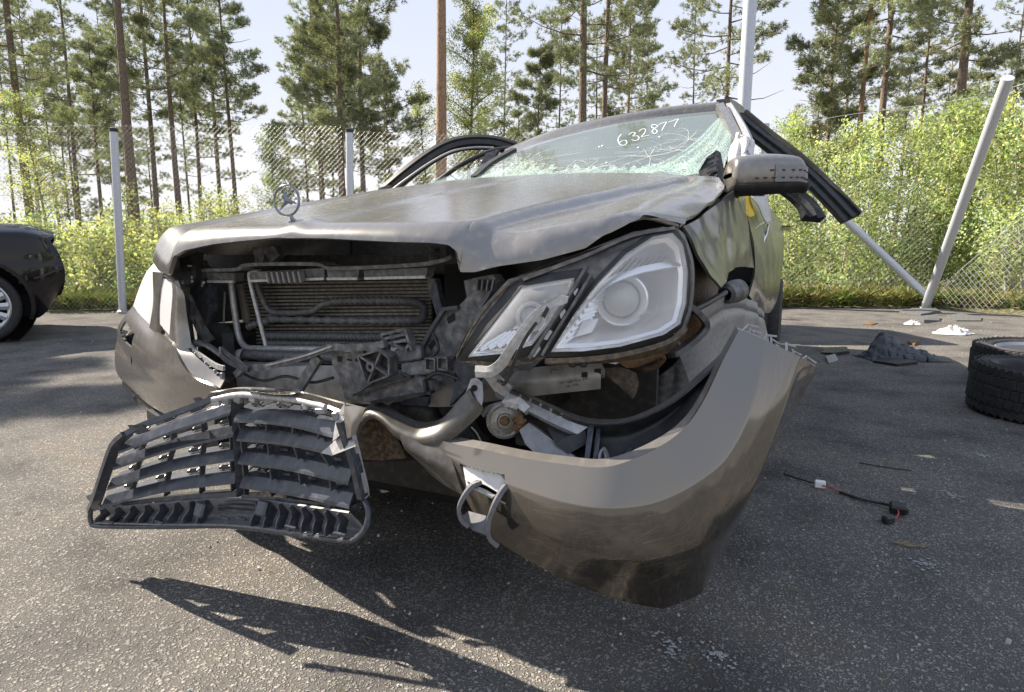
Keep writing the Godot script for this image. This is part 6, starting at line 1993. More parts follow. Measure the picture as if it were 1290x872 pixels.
	plate(st, [V(0.487,0.524,0.649),V(0.515,0.522,0.654),V(0.538,0.506,0.657),V(0.528,0.494,0.663),V(0.509,0.503,0.659),V(0.479,0.51,0.661)], V(0, -0.008, -0.01))
	put("torn_ledge_end", st, M.satin, ledge)
	st = mb()
	plate(st, [V(0.53,0.466,0.689),V(0.541,0.477,0.671),V(0.601,0.45,0.681),V(0.658,0.422,0.693),V(0.613,0.425,0.713),V(0.578,0.433,0.717),V(0.55,0.446,0.706)], V(-0.004, -0.01, -0.03))
	put("ramp", st, M.grey_plastic, o)
	st = mb()
	plate(st, [V(0.58,0.471,0.671),V(0.616,0.459,0.672),V(0.647,0.468,0.645),V(0.652,0.446,0.658),V(0.63,0.435,0.692),V(0.604,0.449,0.691)], V(0, 0, -0.04))
	put("black_box", st, M.black, o)
	for q in [[V(0.653,0.478,0.652),V(0.666,0.478,0.657),V(0.671,0.427,0.697),V(0.663,0.43,0.7)], [V(0.67,0.471,0.656),V(0.68,0.469,0.663),V(0.688,0.425,0.7),V(0.68,0.428,0.703)], [V(0.727,0.441,0.646),V(0.735,0.445,0.641),V(0.729,0.43,0.669),V(0.725,0.433,0.671)]]:
		st = mb()
		plate(st, q, V(-0.01, 0, -0.035))
		put("rib", st, M.grille, o)
	st = mb()
	sweep(st, [V(0.695,0.428,0.708),V(0.692,0.444,0.695),V(0.695,0.453,0.692),V(0.701,0.444,0.691),V(0.707,0.428,0.702)], rect(0.004, 0.012), V(0, 0, 1), 14)
	put("loop_rib", st, M.grey_plastic, o)
	# pale curved hook that rises across the inner lamp
	st = mb()
	sweep(st, [V(0.459,0.58,0.726),V(0.492,0.584,0.732),V(0.518,0.602,0.739),V(0.536,0.627,0.744),V(0.553,0.653,0.742),V(0.571,0.68,0.735),V(0.589,0.701,0.728)], [V2(-0.011, -0.003), V2(0.011, -0.003), V2(0.011, 0.003), V2(0.0, 0.005), V2(-0.011, 0.003)], V(0.5, 0.1, 1).normalized(), 30, true, 0.62)
	var hook = put("curved_hook", st, M.satin, o)
	hook.set_meta("label", "pale curved hook rising across the inner lamp")
	st = mb()
	plate(st, [V(0.566,0.685,0.736),V(0.577,0.694,0.735),V(0.6,0.717,0.726),V(0.62,0.725,0.715),V(0.632,0.723,0.71),V(0.63,0.712,0.713),V(0.613,0.704,0.722),V(0.594,0.698,0.732),V(0.583,0.684,0.734)], V(0, 0, -0.004))
	put("hook_tip", st, M.satin, hook)
	st = mb()
	plate(st, [V(0.593,0.69,0.736),V(0.6,0.707,0.73),V(0.604,0.701,0.729),V(0.598,0.686,0.734)], V(0, 0, -0.002))
	put("hook_slot", st, M.black, hook)
	st = mb()
	sweep(st, [V(0.506,0.567,0.729),V(0.522,0.566,0.732),V(0.542,0.606,0.738),V(0.559,0.644,0.735),V(0.579,0.678,0.726)], rect(0.006, 0.012), V(0.5, 0.1, 1).normalized(), 24)
	put("hook_shadow_edge", st, M.black, hook)
	st = mb()
	plate(st, [V(0.456,0.586,0.727),V(0.495,0.581,0.731),V(0.514,0.561,0.726),V(0.507,0.532,0.689),V(0.484,0.538,0.699),V(0.476,0.565,0.721)], V(0, 0, -0.008))
	put("hook_root", st, M.satin, hook)
	# towing eye flap hanging out of its hole
	st = mb()
	plate(st, [V(0.443,0.402,0.753),V(0.474,0.405,0.754),V(0.489,0.4,0.754),V(0.509,0.406,0.754),V(0.527,0.398,0.758),V(0.54,0.383,0.76),V(0.521,0.37,0.766),V(0.497,0.378,0.764),V(0.477,0.381,0.762),V(0.456,0.37,0.763)], V(-0.02, 0, -0.05))
	put("white_foam", st, M.white_plastic, o)
	st = mb()
	net(st, [[V(0.431,0.385,0.716),V(0.489,0.386,0.722),V(0.538,0.388,0.721)], [V(0.436,0.347,0.72),V(0.491,0.348,0.728),V(0.537,0.361,0.726)]], 6, 4, 0.004)
	put("hole_back", st, M.dark, o)
	st = mb()
	sweep(st, [V(0.552,0.406,0.769),V(0.558,0.399,0.772),V(0.544,0.38,0.774),V(0.518,0.357,0.774)], rect(0.006, 0.006), V(0, 0, 1), 14)
	put("hole_edge", st, M.black, o)
	st = mb()
	sweep(st, [V(0.491,0.388,0.777),V(0.483,0.384,0.792),V(0.476,0.369,0.809),V(0.47,0.348,0.816),V(0.476,0.329,0.816),V(0.488,0.318,0.812)], rect(0.007, 0.018), V(0.5, 0.1, 0.9).normalized(), 20)
	sweep(st, [V(0.543,0.389,0.775),V(0.539,0.379,0.789),V(0.533,0.361,0.801),V(0.526,0.337,0.808),V(0.526,0.315,0.812),V(0.53,0.299,0.807),V(0.542,0.289,0.803)], rect(0.008, 0.018), V(0.5, 0.1, 0.9).normalized(), 20)
	var flap = put("towing_flap_arms", st, M.mid_plastic, o)
	flap.set_meta("kind", "stuff")
	st = mb()
	plate(st, [V(0.473,0.333,0.817),V(0.476,0.336,0.793),V(0.514,0.336,0.797),V(0.527,0.323,0.81),V(0.525,0.309,0.813),V(0.495,0.314,0.815)], V(0, -0.006, -0.006))
	put("towing_flap", st, M.mid_plastic, o)
	st = mb()
	sweep(st, [V(0.471,0.381,0.788),V(0.499,0.377,0.786),V(0.525,0.369,0.787)], rect(0.01, 0.004), Vector3.UP, 8)
	put("flap_bar", st, M.satin, o)
	# torn end with its row of clips
	st = mb()
	sweep(st, [V(0.887,0.656,0.49),V(0.92,0.643,0.481),V(0.962,0.619,0.449),V(1.002,0.593,0.401),V(1.026,0.574,0.36)], rect(0.010, 0.005), V(0.3, 1, 0).normalized(), 20)
	var endf = put("end_flange", st, M.satin, o)
	for k in 9:
		st = mb()
		var a = along([V(0.899,0.648,0.463),V(0.933,0.633,0.449),V(0.968,0.611,0.425),V(1.005,0.588,0.39)], k / 8.0)
		var up = V(rnd(-0.01, 0.012), rnd(0.004, 0.016), rnd(-0.02, 0.0))
		bar(st, a, a + up, 0.010, 0.003, V(1, 0, 0.3).normalized())
		bar(st, a + up, a + up + V(0.016, rnd(-0.012, 0.0), -0.004), 0.006, 0.003)
		put("clip", st, M.satin, endf)
	st = mb()
	plate(st, [V(0.891,0.649,0.477),V(0.937,0.632,0.47),V(0.997,0.599,0.414),V(1.025,0.575,0.36),V(0.996,0.583,0.372),V(0.935,0.619,0.417)], V(-0.01, 0, -0.03))
	put("end_gap", st, M.dark, endf)


func grille() -> void:
	var o = thing_part("loose_grille", "loose black radiator grille hanging low in front of the car")
	var up = V(0, 0.97, -0.24).normalized()          # the grille leans back
	# blades: [left end, middle, right end] along their front edges, top to bottom
	var blades = [
		[V(-0.408,0.36,0.859), V(-0.264,0.418,0.82), V(-0.134,0.464,0.775), V(-0.121,0.45,0.777), V(0.047,0.466,0.794), V(0.223,0.476,0.842)],
		[V(-0.45,0.311,0.85), V(-0.288,0.37,0.806), V(-0.144,0.409,0.762), V(-0.131,0.402,0.765), V(0.033,0.419,0.783), V(0.202,0.436,0.829)],
		[V(-0.489,0.253,0.844), V(-0.316,0.313,0.801), V(-0.152,0.35,0.758), V(-0.136,0.346,0.761), V(0.037,0.363,0.78), V(0.237,0.382,0.828)],
		[V(-0.532,0.198,0.836), V(-0.339,0.257,0.795), V(-0.159,0.293,0.754), V(-0.141,0.287,0.757), V(0.036,0.306,0.776), V(0.233,0.332,0.824)],
		[V(-0.573,0.166,0.82), V(-0.359,0.212,0.785), V(-0.167,0.244,0.749), V(-0.151,0.241,0.75), V(0.024,0.267,0.767), V(0.219,0.302,0.812)]]
	for k in 5:
		for s in 2:
			var b: Array = blades[k].slice(s * 3, s * 3 + 3)
			var st = mb()
			# profile: a broad sloping face, a thin lower lip, a shelf running back
			var pf = [V2(0.0, -0.003), V2(0.0, 0.003), V2(0.008, 0.025), V2(0.034, 0.037), V2(0.034, 0.034), V2(0.012, 0.021)]
			if k == 4: pf = [V2(0.0, -0.006), V2(0.0, 0.006), V2(0.035, 0.008), V2(0.035, -0.004)]
			var bb = smooth(b, 14)
			var rings = []
			for i in 15:
				var ring = []
				for q in pf: ring.append((bb[i] as Vector3) + up * (q.y - (0.020 if k < 4 else 0.004)) + V(0, -0.12, -0.99).normalized() * q.x)
				rings.append(ring)
			var m = pf.size()
			for j in m:
				soft(st)
				for i in 14: quad(st, rings[i][j], rings[i][(j + 1) % m], rings[i + 1][(j + 1) % m], rings[i + 1][j])
			flat(st)
			for e in [0, 14]:
				for j in range(1, m - 1): tri(st, rings[e][0], rings[e][j], rings[e][j + 1])
			var blade = put("blade", st, M.grille, o)
			if k < 4:
				for c in 4:                       # clip loops on the shelf
					st = mb()
					var t = 0.14 + 0.24 * c
					var p = along(b, t) + up * 0.014 + V(0, 0, -0.018)
					var dx = (along(b, t + 0.02) - along(b, t)).normalized()
					bar(st, p - dx * 0.013, p + dx * 0.013, 0.003, 0.006)
					bar(st, p - dx * 0.013 + V(0, 0.004, -0.006), p + dx * 0.013 + V(0, 0.004, -0.006), 0.003, 0.003)
					bar(st, p - dx * 0.013, p - dx * 0.013 + V(0, 0.004, -0.008), 0.003, 0.004)
					bar(st, p + dx * 0.013, p + dx * 0.013 + V(0, 0.004, -0.008), 0.003, 0.004)
					put("clip_loop", st, M.grille, blade)
				var nb: Array = blades[k + 1].slice(s * 3, s * 3 + 3)
				for c in 4:                       # short struts down to the next blade
					st = mb()
					var t = 0.22 + 0.26 * c if s == 0 else 0.04 + 0.27 * c
					t = minf(t, 0.97)
					bar(st, along(b, t) + V(0, -0.014, -0.003), along(nb, t) + up * 0.006 + V(0, 0, -0.003), 0.004, 0.014, V(0, 0, 1))
					put("strut", st, M.grille, blade)
	var st = mb()
	sweep(st, [V(-0.114,0.482,0.788),V(-0.148,0.404,0.761),V(-0.151,0.347,0.759),V(-0.155,0.289,0.756),V(-0.163,0.235,0.749)], [V2(-0.012, -0.02), V2(0.0, 0.004), V2(0.012, -0.02)], V(0, 0.2, 0.98).normalized(), 12)
	put("centre_post", st, M.grille, o)
	# side posts
	st = mb()
	sweep(st, [V(-0.362,0.394,0.867),V(-0.411,0.361,0.864),V(-0.448,0.316,0.86),V(-0.492,0.26,0.853),V(-0.546,0.198,0.841),V(-0.603,0.151,0.823)], rect(0.011, 0.024), V(0, 0.2, 0.98).normalized(), 20)
	put("left_side_post", st, M.grille, o)
	st = mb()
	sweep(st, [V(0.249,0.494,0.858),V(0.257,0.454,0.852),V(0.264,0.417,0.845),V(0.263,0.375,0.833),V(0.263,0.337,0.824)], rect(0.012, 0.02), V(0, 0.2, 0.98).normalized(), 20)
	put("right_side_post", st, M.grille, o)
	st = mb()
	sweep(st, [V(0.254,0.483,0.841),V(0.265,0.443,0.84),V(0.267,0.397,0.83),V(0.269,0.36,0.822),V(0.265,0.334,0.814)], rect(0.004, 0.012), V(0, 0.2, 0.98).normalized(), 16)
	put("post_edge", st, M.satin, o)
	# rounded lower tray with ribs
	st = mb()
	var tray_top = [V(-0.556,0.168,0.834),V(-0.343,0.209,0.797),V(-0.158,0.236,0.755),V(0.037,0.267,0.78),V(0.239,0.308,0.835)]
	var tray_low = [V(-0.578,0.124,0.837),V(-0.346,0.155,0.814),V(-0.157,0.175,0.777),V(0.055,0.208,0.794),V(0.255,0.254,0.839)]
	var tray_back = []
	for i in 5: tray_back.append((tray_top[i] as Vector3).lerp(tray_low[i], 0.55) + V(0, -0.02, -0.035))
	net(st, [tray_top, tray_back, tray_low], 40, 10, 0.004)
	var tray = put("lower_tray", st, M.tray, o)
	st = mb()
	tube(st, [V(-0.581,0.175,0.83),V(-0.595,0.15,0.832),V(-0.591,0.124,0.835),V(-0.559,0.119,0.833),V(-0.354,0.148,0.809),V(-0.169,0.17,0.771),V(0.05,0.203,0.789),V(0.215,0.241,0.829),V(0.259,0.261,0.839),V(0.289,0.292,0.849),V(0.29,0.319,0.842),V(0.271,0.33,0.827)], 0.006, 10, 90)
	put("rounded_edge", st, M.grille, tray)
	for s in 2:
		for c in 8:
			st = mb()
			var t = (0.03 + 0.052 * c) if s == 0 else (0.60 + 0.052 * c)
			var a = along(tray_top, t) + V(0, -0.002, 0.002)
			var b = along(tray_low, t) + V(-0.012, 0.004, -0.002)
			sweep(st, [a, a.lerp(b, 0.4) + V(0.004, 0, -0.004), a.lerp(b, 0.75) + V(0.0, 0, 0.0), b], rect(0.0035, 0.026), V(0, 0.3, 1).normalized(), 8)
			put("rib", st, M.grille, tray)
	for q in [V(-0.244,0.204,0.789), V(-0.047,0.243,0.786)]:
		st = mb()
		box(st, Transform3D(Basis(V(1, 0, 0), -0.4), q), V(0.03, 0.035, 0.012), 0.004)
		put("mounting_lug", st, M.grille, tray)
	st = mb()
	for k in 3: bar(st, (V(-0.221,0.219,0.756)) - V(0, 0.011 * k, 0), (V(-0.095,0.238,0.76)) - V(0, 0.011 * k, 0), 0.006, 0.005)
	put("vent_bars", st, M.grille, tray)
	for q in [V(-0.494,0.143,0.844), V(-0.336,0.165,0.824), V(-0.167,0.191,0.782), V(-0.112,0.2,0.783), V(0.059,0.223,0.806), V(0.226,0.259,0.846)]:
		st = mb()
		box(st, Transform3D(Basis(), q + V(0, 0.006, 0.004)), V(0.03, 0.006, 0.006), 0.001)
		put("clip_loop", st, M.grille, tray)
	st = mb()
	plate(st, [V(-0.592,0.194,0.841),V(-0.518,0.231,0.851),V(-0.517,0.218,0.849),V(-0.564,0.184,0.847)], V(0, 0, -0.01))
	plate(st, [V(-0.326,0.423,0.888),V(-0.29,0.428,0.883),V(-0.274,0.42,0.88),V(-0.314,0.407,0.883)], V(0, -0.008, -0.01))
	plate(st, [V(-0.181,0.486,0.832),V(-0.158,0.492,0.832),V(-0.15,0.483,0.827),V(-0.172,0.468,0.827)], V(0, -0.008, -0.01))
	put("corner_clips", st, M.grille, o).set_meta("kind", "stuff")
	st = mb()
	sweep(st, [V(-0.327,0.405,0.889),V(-0.295,0.423,0.873),V(-0.231,0.448,0.851),V(-0.165,0.474,0.832),V(-0.12,0.493,0.817)], rect(0.012, 0.012), up, 16)
	put("top_left_edge", st, M.grille, o)
	# painted strip along the top with its clips
	st = mb()
	net(st, [[V(-0.169,0.494,0.795),V(-0.096,0.509,0.785),V(0.067,0.539,0.86),V(0.095,0.521,0.795),V(0.208,0.519,0.82),V(0.301,0.522,0.85)], [V(-0.18,0.48,0.795),V(-0.109,0.495,0.775),V(-0.026,0.502,0.775),V(0.084,0.506,0.785),V(0.199,0.504,0.81),V(0.275,0.502,0.84)], [V(-0.165,0.47,0.8),V(-0.104,0.484,0.78),V(-0.021,0.493,0.78),V(0.089,0.498,0.79),V(0.195,0.496,0.817),V(0.265,0.481,0.847)]], 40, 8, 0.004)
	var strip = put("painted_top_strip", st, M.paint_dusty, o)
	for k in 9:
		st = mb()
		var a = along([V(-0.125,0.479,0.82),V(-0.069,0.491,0.81),V(0.022,0.497,0.81),V(0.128,0.499,0.82),V(0.231,0.499,0.85)], k / 8.0)
		box(st, Transform3D(Basis(V(0, 0, 1), rnd(-0.4, 0.4)), a), V(rnd(0.012, 0.03), rnd(0.008, 0.016), 0.012), 0.002)
		put("strip_clip", st, M.grey_plastic if k % 3 else M.satin, strip)
	st = mb()
	tube(st, [V(-0.13,0.486,0.823),V(-0.068,0.5,0.81),V(0.001,0.505,0.81)], 0.007, 8, 12)
	tube(st, [V(0,0.503,0.81),V(0.092,0.507,0.815),V(0.192,0.508,0.835)], 0.006, 8, 12)
	put("strip_tube", st, M.satin, strip).set_meta("kind", "stuff")
	# torn jagged flange at the right end
	st = mb()
	plate(st, [V(0.227,0.475,0.853),V(0.231,0.499,0.85),V(0.25,0.52,0.855),V(0.255,0.527,0.855),V(0.259,0.51,0.858),V(0.25,0.502,0.855),V(0.257,0.492,0.859),V(0.246,0.481,0.857),V(0.252,0.473,0.861),V(0.238,0.46,0.86),V(0.225,0.451,0.857)], V(-0.005, 0, -0.01))
	plate(st, [V(0.179,0.417,0.84),V(0.211,0.44,0.844),V(0.227,0.46,0.843),V(0.251,0.466,0.853),V(0.257,0.456,0.857),V(0.285,0.461,0.868),V(0.29,0.455,0.87),V(0.247,0.434,0.859),V(0.217,0.421,0.852)], V(-0.005, 0, -0.01))
	put("jagged_flange", st, M.satin, o).set_meta("kind", "stuff")
	st = mb()
	net(st, [[V(0.28,0.529,0.88),V(0.313,0.535,0.89),V(0.343,0.538,0.9)], [V(0.287,0.506,0.888),V(0.312,0.509,0.899),V(0.326,0.516,0.897)], [V(0.293,0.476,0.89),V(0.307,0.485,0.898),V(0.311,0.49,0.896)]], 8, 8, 0.004)
	put("torn_end", st, M.paint_dusty, o)

func underneath() -> void:
	var st = mb()
	box(st, Transform3D(Basis(), V(0.0, 0.36, -1.9)), V(1.6, 0.26, 3.6), 0.05)
	part("floor_pan", st, M.dark)
	st = mb()
	box(st, Transform3D(Basis(), V(-0.02, 0.50, -0.02)), V(0.72, 0.42, 0.62), 0.06)
	part("engine", st, M.black_dusty)
	for s in [-1, 1]:
		st = mb()
		box(st, Transform3D(Basis(), V(s * 0.46, 0.52, 0.05)), V(0.12, 0.16, 1.0), 0.02)
		part("chassis_leg", st, M.black)
		make_tyre_part(V(s * 0.75, 0.315, -2.87), V(s, 0, 0))
	st = mb()
	box(st, Transform3D(Basis(), V(-0.06, 0.25, 0.08)), V(1.30, 0.16, 0.80), 0.04)
	part("added_undertray", st, M.black)  # low tray added to keep the sun off the ground under the nose
	make_tyre_part(V(-0.77, 0.315, 0.0), V(-1, 0, 0), "front_tyre")
	st = mb()
	tube(st, [V(-0.062,0.201,0.35),V(-0.054,0.164,0.34),V(-0.045,0.122,0.34)], 0.02, 8, 6)
	part("hanging_pipe", st, M.satin)
	st = mb()
	net(st, [[V(0.366,0.441,0.35),V(0.536,0.458,0.3),V(0.688,0.482,0.2),V(0.751,0.493,0.12)], [V(0.357,0.353,0.33),V(0.531,0.351,0.28),V(0.688,0.344,0.18),V(0.773,0.365,0.1)], [V(0.343,0.214,0.3),V(0.524,0.204,0.25),V(0.688,0.174,0.15),V(0.798,0.211,0.08)]], 20, 12, 0.006)
	part("dark_wheel_housing", st, M.brown_plastic)
	st = mb()
	net(st, [[V(0.663,0.48,0.3),V(0.713,0.519,0.28),V(0.75,0.556,0.26)], [V(0.665,0.427,0.28),V(0.717,0.457,0.26),V(0.763,0.496,0.24)], [V(0.67,0.364,0.26),V(0.728,0.395,0.24),V(0.782,0.426,0.22)]], 12, 12, 0.005, V2(1, 1), func(p, u, v): return V(0, 0, 0.006 * sin(u * 14.0 + v * 5.0)))
	part("crushed_liner", st, M.black_dusty)
	st = mb()
	bar(st, V(0.656,0.493,0.32), V(0.664,0.427,0.32), 0.003, 0.003)
	part("brake_line", st, M.satin)

func make_tyre_part(at: Vector3, axis: Vector3, called := "rear_tyre") -> void:
	var st = mb()
	lathe_soft(st, facing(at, axis), [V2(0.22, -0.10), V2(0.30, -0.115), V2(0.315, -0.07), V2(0.318, 0.0), V2(0.315, 0.07), V2(0.30, 0.115), V2(0.22, 0.10)], 40)
	var t = part(called, st, M.rubber)
	st = mb()
	lathe(st, facing(at, axis), [V2(0.225, 0.09), V2(0.20, 0.06), V2(0.06, 0.08), V2(0.0, 0.08)], 24)
	put("rim", st, M.alloy, t)


func loose_tyre(label: String, at: Vector3, tilt: Vector3, r: float, w: float, rim: bool) -> void:
	var t = thing("loose_tyre", label, "tyre", at, "")
	var tr = facing(V(0, w / 2, 0), V(tilt.x, 1, tilt.z))
	var st = mb()
	var bead = r * 0.66
	lathe_soft(st, tr, [V2(bead, -w * 0.40), V2(bead * 1.06, -w * 0.47), V2(r * 0.86, -w * 0.5), V2(r * 0.95, -w * 0.45), V2(r * 0.985, -w * 0.36), V2(r * 0.99, 0), V2(r * 0.985, w * 0.36), V2(r * 0.95, w * 0.45), V2(r * 0.86, w * 0.5), V2(bead * 1.06, w * 0.47), V2(bead, w * 0.40), V2(bead * 0.97, w * 0.2), V2(bead * 0.97, -w * 0.2), V2(bead, -w * 0.40)], 64)
	var body = put("casing", st, M.rubber, t)
	st = mb()
	for k in 56:                                    # tread blocks: two shoulder rows and two centre rows
		for row in 5:
			var a = TAU * (k + 0.5 * (row % 2)) / 56
			var y: float = [-0.40, -0.20, 0.0, 0.20, 0.40][row] * w
			var rad: float = r * (1.0 if row % 4 else 0.978)
			var b = Basis(V(0, 1, 0), -a)
			box(st, tr * Transform3D(b * Basis(V(0, 0, 1), 0.0) * Basis(V(1, 0, 0), 0.25 * (row - 2)), b * V(rad, y, 0)), V(0.009, w * 0.188, TAU * r / 56 * 0.93), 0.002)
	put("tread_blocks", st, M.rubber, t).set_meta("kind", "stuff")
	st = mb()
	for q in [0.80, 0.84, 0.9]: lathe(st, tr, [V2(r * q - 0.003, w * 0.495), V2(r * q, w * 0.512), V2(r * q + 0.003, w * 0.495)], 64)
	put("sidewall_rings", st, M.rubber, body).set_meta("kind", "stuff")
	if rim:
		st = mb()
		lathe(st, tr, [V2(bead * 1.0, w * 0.42), V2(bead * 0.97, w * 0.44), V2(bead * 0.90, w * 0.36), V2(bead * 0.86, -w * 0.1), V2(bead * 0.5, -w * 0.2), V2(0.06, -w * 0.1), V2(0.0, -w * 0.1)], 48)
		put("wheel_rim", st, M.dull_alloy, t)

func tyres() -> void:
	loose_tyre("worn black tyre lying flat, nearest the camera at the right edge", V(2.66, 0.0, -2.98), V(0.05, 0, 0.04), 0.335, 0.235, false)
	loose_tyre("black tyre with a pale silver rim lying behind the worn one", V(3.21, 0.0, -3.72), V(-0.02, 0, 0.03), 0.335, 0.235, true)

func scrap(called: String, label: String, category: String, pts: Array, m: Material, h: float, group := "") -> void:   # a flat broken piece, buckled
	var c = Vector3.ZERO
	for p in pts: c += p
	c /= pts.size()
	var st = mb()
	soft(st)
	var top = []
	for p in pts: top.append(p - c + V(0, rnd(0.2, 1.0) * h, 0))
	var ctr = V(0, h * 1.2, 0)
	for i in pts.size():
		tri(st, top[i], top[(i + 1) % pts.size()], ctr)
	flat(st)
	for i in pts.size():
		var a: Vector3 = top[i]
		var b: Vector3 = top[(i + 1) % pts.size()]
		quad(st, a, b, V(b.x, 0.002, b.z), V(a.x, 0.002, a.z))
	var o = put(called, st, m)
	o.position = c
	tag(o, label, category, group)

func crumple(called: String, label: String, category: String, at: Vector3, w: float, d: float, h: float, m: Material, sd: int) -> void:
	var n = noise(FastNoiseLite.TYPE_SIMPLEX_SMOOTH, 1.0, 4, sd)
	var st = mb()
	surf(st, func(u, v):
		var a = v * TAU
		var edge = (0.5 + 0.22 * n.get_noise_2d(cos(a) * 1.4, sin(a) * 1.4))
		var r = u * edge
		var hh = maxf(0.0, (1.0 - u * u)) * (0.55 + 0.9 * n.get_noise_2d(cos(a) * r * 7.0, sin(a) * r * 7.0 + 3.0)) + 0.05
		return V(cos(a) * r * w + 0.03 * w * n.get_noise_2d(r * 9.0, a), maxf(0.003, hh * h), sin(a) * r * d * 1.6), 14, 46, 0.002)
	var o = put(called, st, m)
	o.position = at
	tag(o, label, category)

func litter() -> void:
	var st = mb()
	var cloth = noise(FastNoiseLite.TYPE_SIMPLEX_SMOOTH, 5.0, 4, 91)
	surf(st, func(u, v):
		var x = lerpf(-0.26, 0.30, u)
		var z = lerpf(-0.16, 0.16, v)
		var peak = 0.20 * exp(-pow((x + 0.14) / 0.10, 2.0) - pow((z + 0.02) / 0.09, 2.0)) + 0.09 * exp(-pow((x - 0.06) / 0.16, 2.0))
		var e = sin(u * PI) * sin(v * PI)
		return V(x + 0.03 * cloth.get_noise_2d(u * 3.0, v), maxf(0.004, (peak + 0.05 * cloth.get_noise_2d(x * 2.0, z * 2.0)) * pow(maxf(e, 0.0), 0.4)), z), 60, 40, 0.003)
	var o = put("crumpled_sheet", st, M.sheet)
	o.position = V(2.919,-0,-4.608)
	tag(o, "crumpled dark grey sheet standing up on the asphalt behind the torn bumper end", "sheet")
	scrap("plastic_scrap", "flat black plastic scrap left of the crumpled grey sheet", "debris", [V(2.459,-0,-4.866),V(2.612,0,-5.069),V(2.77,0,-5.069),V(2.666,0,-4.828),V(2.483,0,-4.715)], M.black, 0.03)
	scrap("plastic_scrap", "long black plastic scrap just in front of the crumpled grey sheet", "debris", [V(2.63,0,-4.439),V(2.799,-0,-4.608),V(3.005,0,-4.573),V(2.912,0,-4.375),V(2.707,-0,-4.282)], M.black, 0.025)
	scrap("broken_piece", "small grey broken piece below the flat black scrap", "debris", [V(2.368,-0,-4.608),V(2.476,0,-4.679),V(2.393,0,-4.472),V(2.274,0,-4.375)], M.grey_plastic, 0.03)
	crumple("white_rag", "crumpled white rag on the asphalt before the loose mesh", "rag", V(4.334,0,-6.018), 0.36, 0.14, 0.09, M.white_cloth, 4)
	crumple("white_scrap", "small white scrap left of the white rag", "debris", V(4.433,0,-6.818), 0.16, 0.09, 0.05, M.white_cloth, 9)
	scrap("black_scrap", "black broken trim lying between white scrap and leaning pole", "debris", [V(4.66,0,-7.217),V(4.942,0,-7.479),V(5.154,0,-7.479),V(4.957,0,-7.134),V(4.667,0,-6.973)], M.black_dusty, 0.05)
	scrap("dark_board", "flat dark board under the foot of the leaning pole", "board", [V(5.129,-0,-8.17),V(5.598,0,-8.625),V(5.909,0,-8.625),V(5.665,-0,-8.17),V(5.145,0,-7.761)], M.black_dusty, 0.03)
	scrap("dark_board", "flat dark board right of the leaning pole at the mesh", "board", [V(5.333,0,-7.571),V(5.715,0,-7.86),V(5.694,0,-7.479),V(5.435,0,-7.134),V(5.15,0,-7.134)], M.black_dusty, 0.03)
	crumple("white_plastic_sheet", "crumpled white plastic sheet at the verge left of the leaning pole", "plastic sheet", V(5.025,0,-9.408), 0.62, 0.2, 0.08, M.white_cloth, 7)
	scrap("brown_leaf_pile", "small orange brown heap right of the crumpled sheet", "debris", [V(3.474,0,-5.382),V(3.617,-0,-5.529),V(3.61,0,-5.43),V(3.448,0,-5.244)], M.rust, 0.03)
	scrap("brown_leaf_pile", "small orange brown heap before the white scrap", "debris", [V(3.897,0,-6.818),V(4.101,0,-7.052),V(4.1,0,-6.895),V(3.942,0,-6.744)], M.rust, 0.03)
	scrap("glass_chip", "white chip below the worn tyre's left edge on bare asphalt", "debris", [V(0.386,0,-1.395),V(0.401,0,-1.406),V(0.405,-0,-1.391),V(0.388,0,-1.38)], M.white_plastic, 0.006)
	# cable with plugs
	var cab = thing("wire_loom", "black cable with a white plug and a black plug on the asphalt", "cable", V(1.09,-0,-1.951))
	var c0 = cab.position
	var rel = func(a: Array) -> Array: return a.map(func(p): return p - c0)
	st = mb()
	tube(st, rel.call([V(0.986,0.004,-2.148),V(1.014,0.006,-2.095),V(1.04,0.012,-2.034)]), 0.0028, 6, 10)
	tube(st, rel.call([V(1.095,0.006,-1.97),V(1.13,0.008,-1.905),V(1.172,0.01,-1.869),V(1.185,0.014,-1.841)]), 0.005, 6, 14)
	put("black_cable", st, M.black, cab).set_meta("kind", "stuff")
	st = mb()
	tube(st, rel.call([V(1.057,0.012,-2.012),V(1.081,0.01,-1.995),V(1.096,0.006,-1.964)]), 0.0025, 6, 8)
	tube(st, rel.call([V(1.185,0.02,-1.808),V(1.161,0.02,-1.762),V(1.137,0.01,-1.745)]), 0.0025, 6, 8)
	put("red_wire", st, M.red, cab).set_meta("kind", "stuff")
	st = mb()
	box(st, Transform3D(Basis(Vector3.UP, -0.4), (V(1.056,0.012,-2.026)) - c0), V(0.034, 0.024, 0.022), 0.003)
	put("white_plug", st, M.white_plastic, cab)
	st = mb()
	box(st, Transform3D(Basis(Vector3.UP, -0.5) * Basis(V(1, 0, 0), 0.3), (V(1.19,0.02,-1.808)) - c0), V(0.05, 0.03, 0.035), 0.006)
	put("black_plug", st, M.black, cab)
	st = mb()
	box(st, Transform3D(Basis(Vector3.UP, 0.4), (V(1.121,0.012,-1.746)) - c0), V(0.035, 0.022, 0.025), 0.005)
	put("black_plug", st, M.black, cab)
	st = mb()
	tube(st, [V(1.325,0.003,-2.27),V(1.388,0.004,-2.223),V(1.469,0.003,-2.183)], 0.002, 5, 8)
	tag(put("thin_wire", st, M.black), "thin black wire lying above the cable with plugs", "wire")
	# worn remains of white paint in the asphalt
	var pl = ["worn white paint speck near the bottom edge below the bumper tip", "worn white paint streak below and right of the bumper tip", "worn white paint streak right of the cable plugs", "worn white paint streak left of the worn tyre's foot", "worn white paint patch below the dry straw"]
	var pp = [V(0.319,0,-1.158), V(0.412,0,-1.128), V(1.454,-0,-1.944), V(1.86,0,-2.353), V(1.071,0,-1.494)]
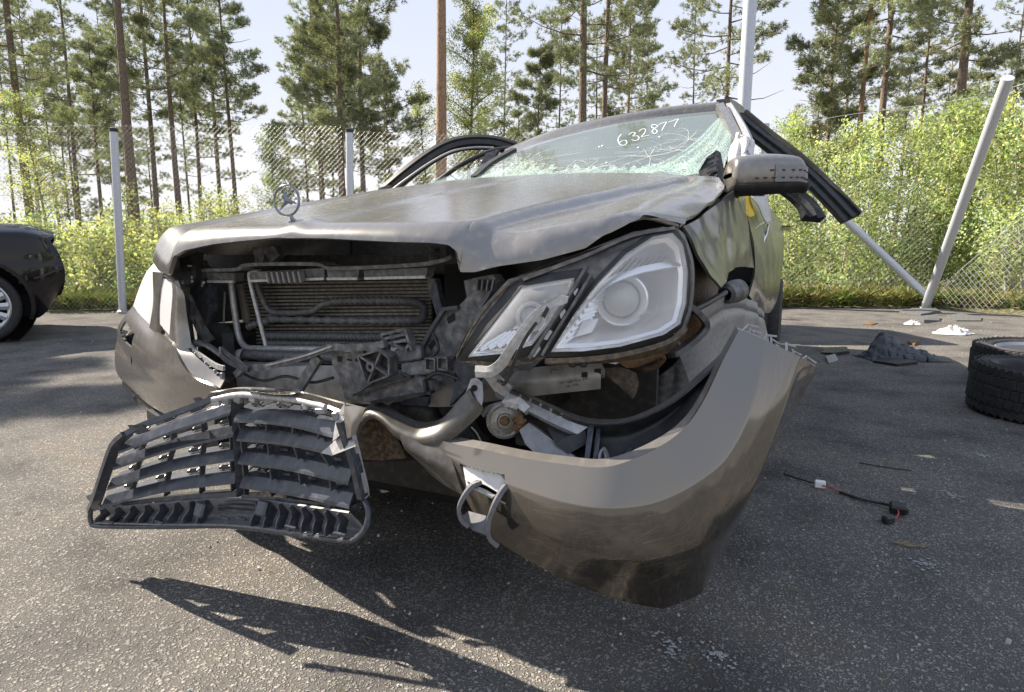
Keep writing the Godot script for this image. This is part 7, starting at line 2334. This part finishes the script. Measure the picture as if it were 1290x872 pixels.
	for i in 5:
		st = mb()
		flat(st)
		for k in 46:
			var c = V(rnd(-1, 1) * rnd(0, 0.035), 0.003, rnd(-1, 1) * rnd(0, 0.06))
			var r = rnd(0.0015, 0.0055)
			var ring = []
			for j in 7: ring.append(c + V(cos(TAU * j / 7), 0, sin(TAU * j / 7)) * r * rnd(0.5, 1.2))
			for j in 7: tri(st, ring[j], ring[(j + 1) % 7], c + V(0, 0.0015, 0))
		var t = put("paint_mark", st, M.faded)
		t.position = pp[i]
		tag(t, pl[i], "paint mark")
	# crumbs of stone and glass, needles and straw over the lot
	st = mb()
	for k in 900:
		var z = -pow(rng.randf(), 1.3) * 7.5 - 0.9
		var x = rnd(-0.9, 0.9) * -z
		var s = rnd(0.002, 0.005) * (1.6 if rng.randf() < 0.12 else 1.0)
		box(st, Transform3D(Basis.from_euler(V(rnd(0, 3), rnd(0, 3), rnd(0, 3))), V(x, s * 0.3, z)), V(s, s * rnd(0.5, 1.0), s * rnd(0.6, 1.6)))
	put("stone_crumbs", st, M.crumb).set_meta("kind", "stuff")
	st = mb()
	for k in 90:
		var z = -pow(rng.randf(), 1.2) * 4.0 - 0.95
		var x = rnd(-0.85, 0.85) * -z
		var a = rnd(0, TAU)
		var d = V(cos(a), 0, sin(a))
		var s = V(-sin(a), 0, cos(a))
		var L = rnd(0.012, 0.045)
		for w in [0.0, rnd(0.15, 0.5)]:
			var e = d.rotated(Vector3.UP, w)
			tube(st, [V(x, 0.003, z), V(x, 0.006, z) + e * L * 0.5 + s * L * 0.08, V(x, 0.003, z) + e * L], 0.0006, 3)
	put("fallen_needles", st, M.straw).set_meta("kind", "stuff")
	for q in [[V(1.072,0,-1.604), "bundle of dry straw below the black plug of the cable"], [V(0.092,0,-1.494), "few dry needles under the torn bumper half's lower edge"]]:
		st = mb()
		for k in 14:
			var a = rnd(-0.5, 0.5)
			var p = V(rnd(-0.03, 0.03), 0.004, rnd(-0.015, 0.015))
			tube(st, [p, p + V(cos(a), 0.05, sin(a)) * rnd(0.02, 0.05)], 0.0009, 3)
		var t = put("straw", st, M.straw)
		t.position = q[0]
		tag(t, q[1], "straw")
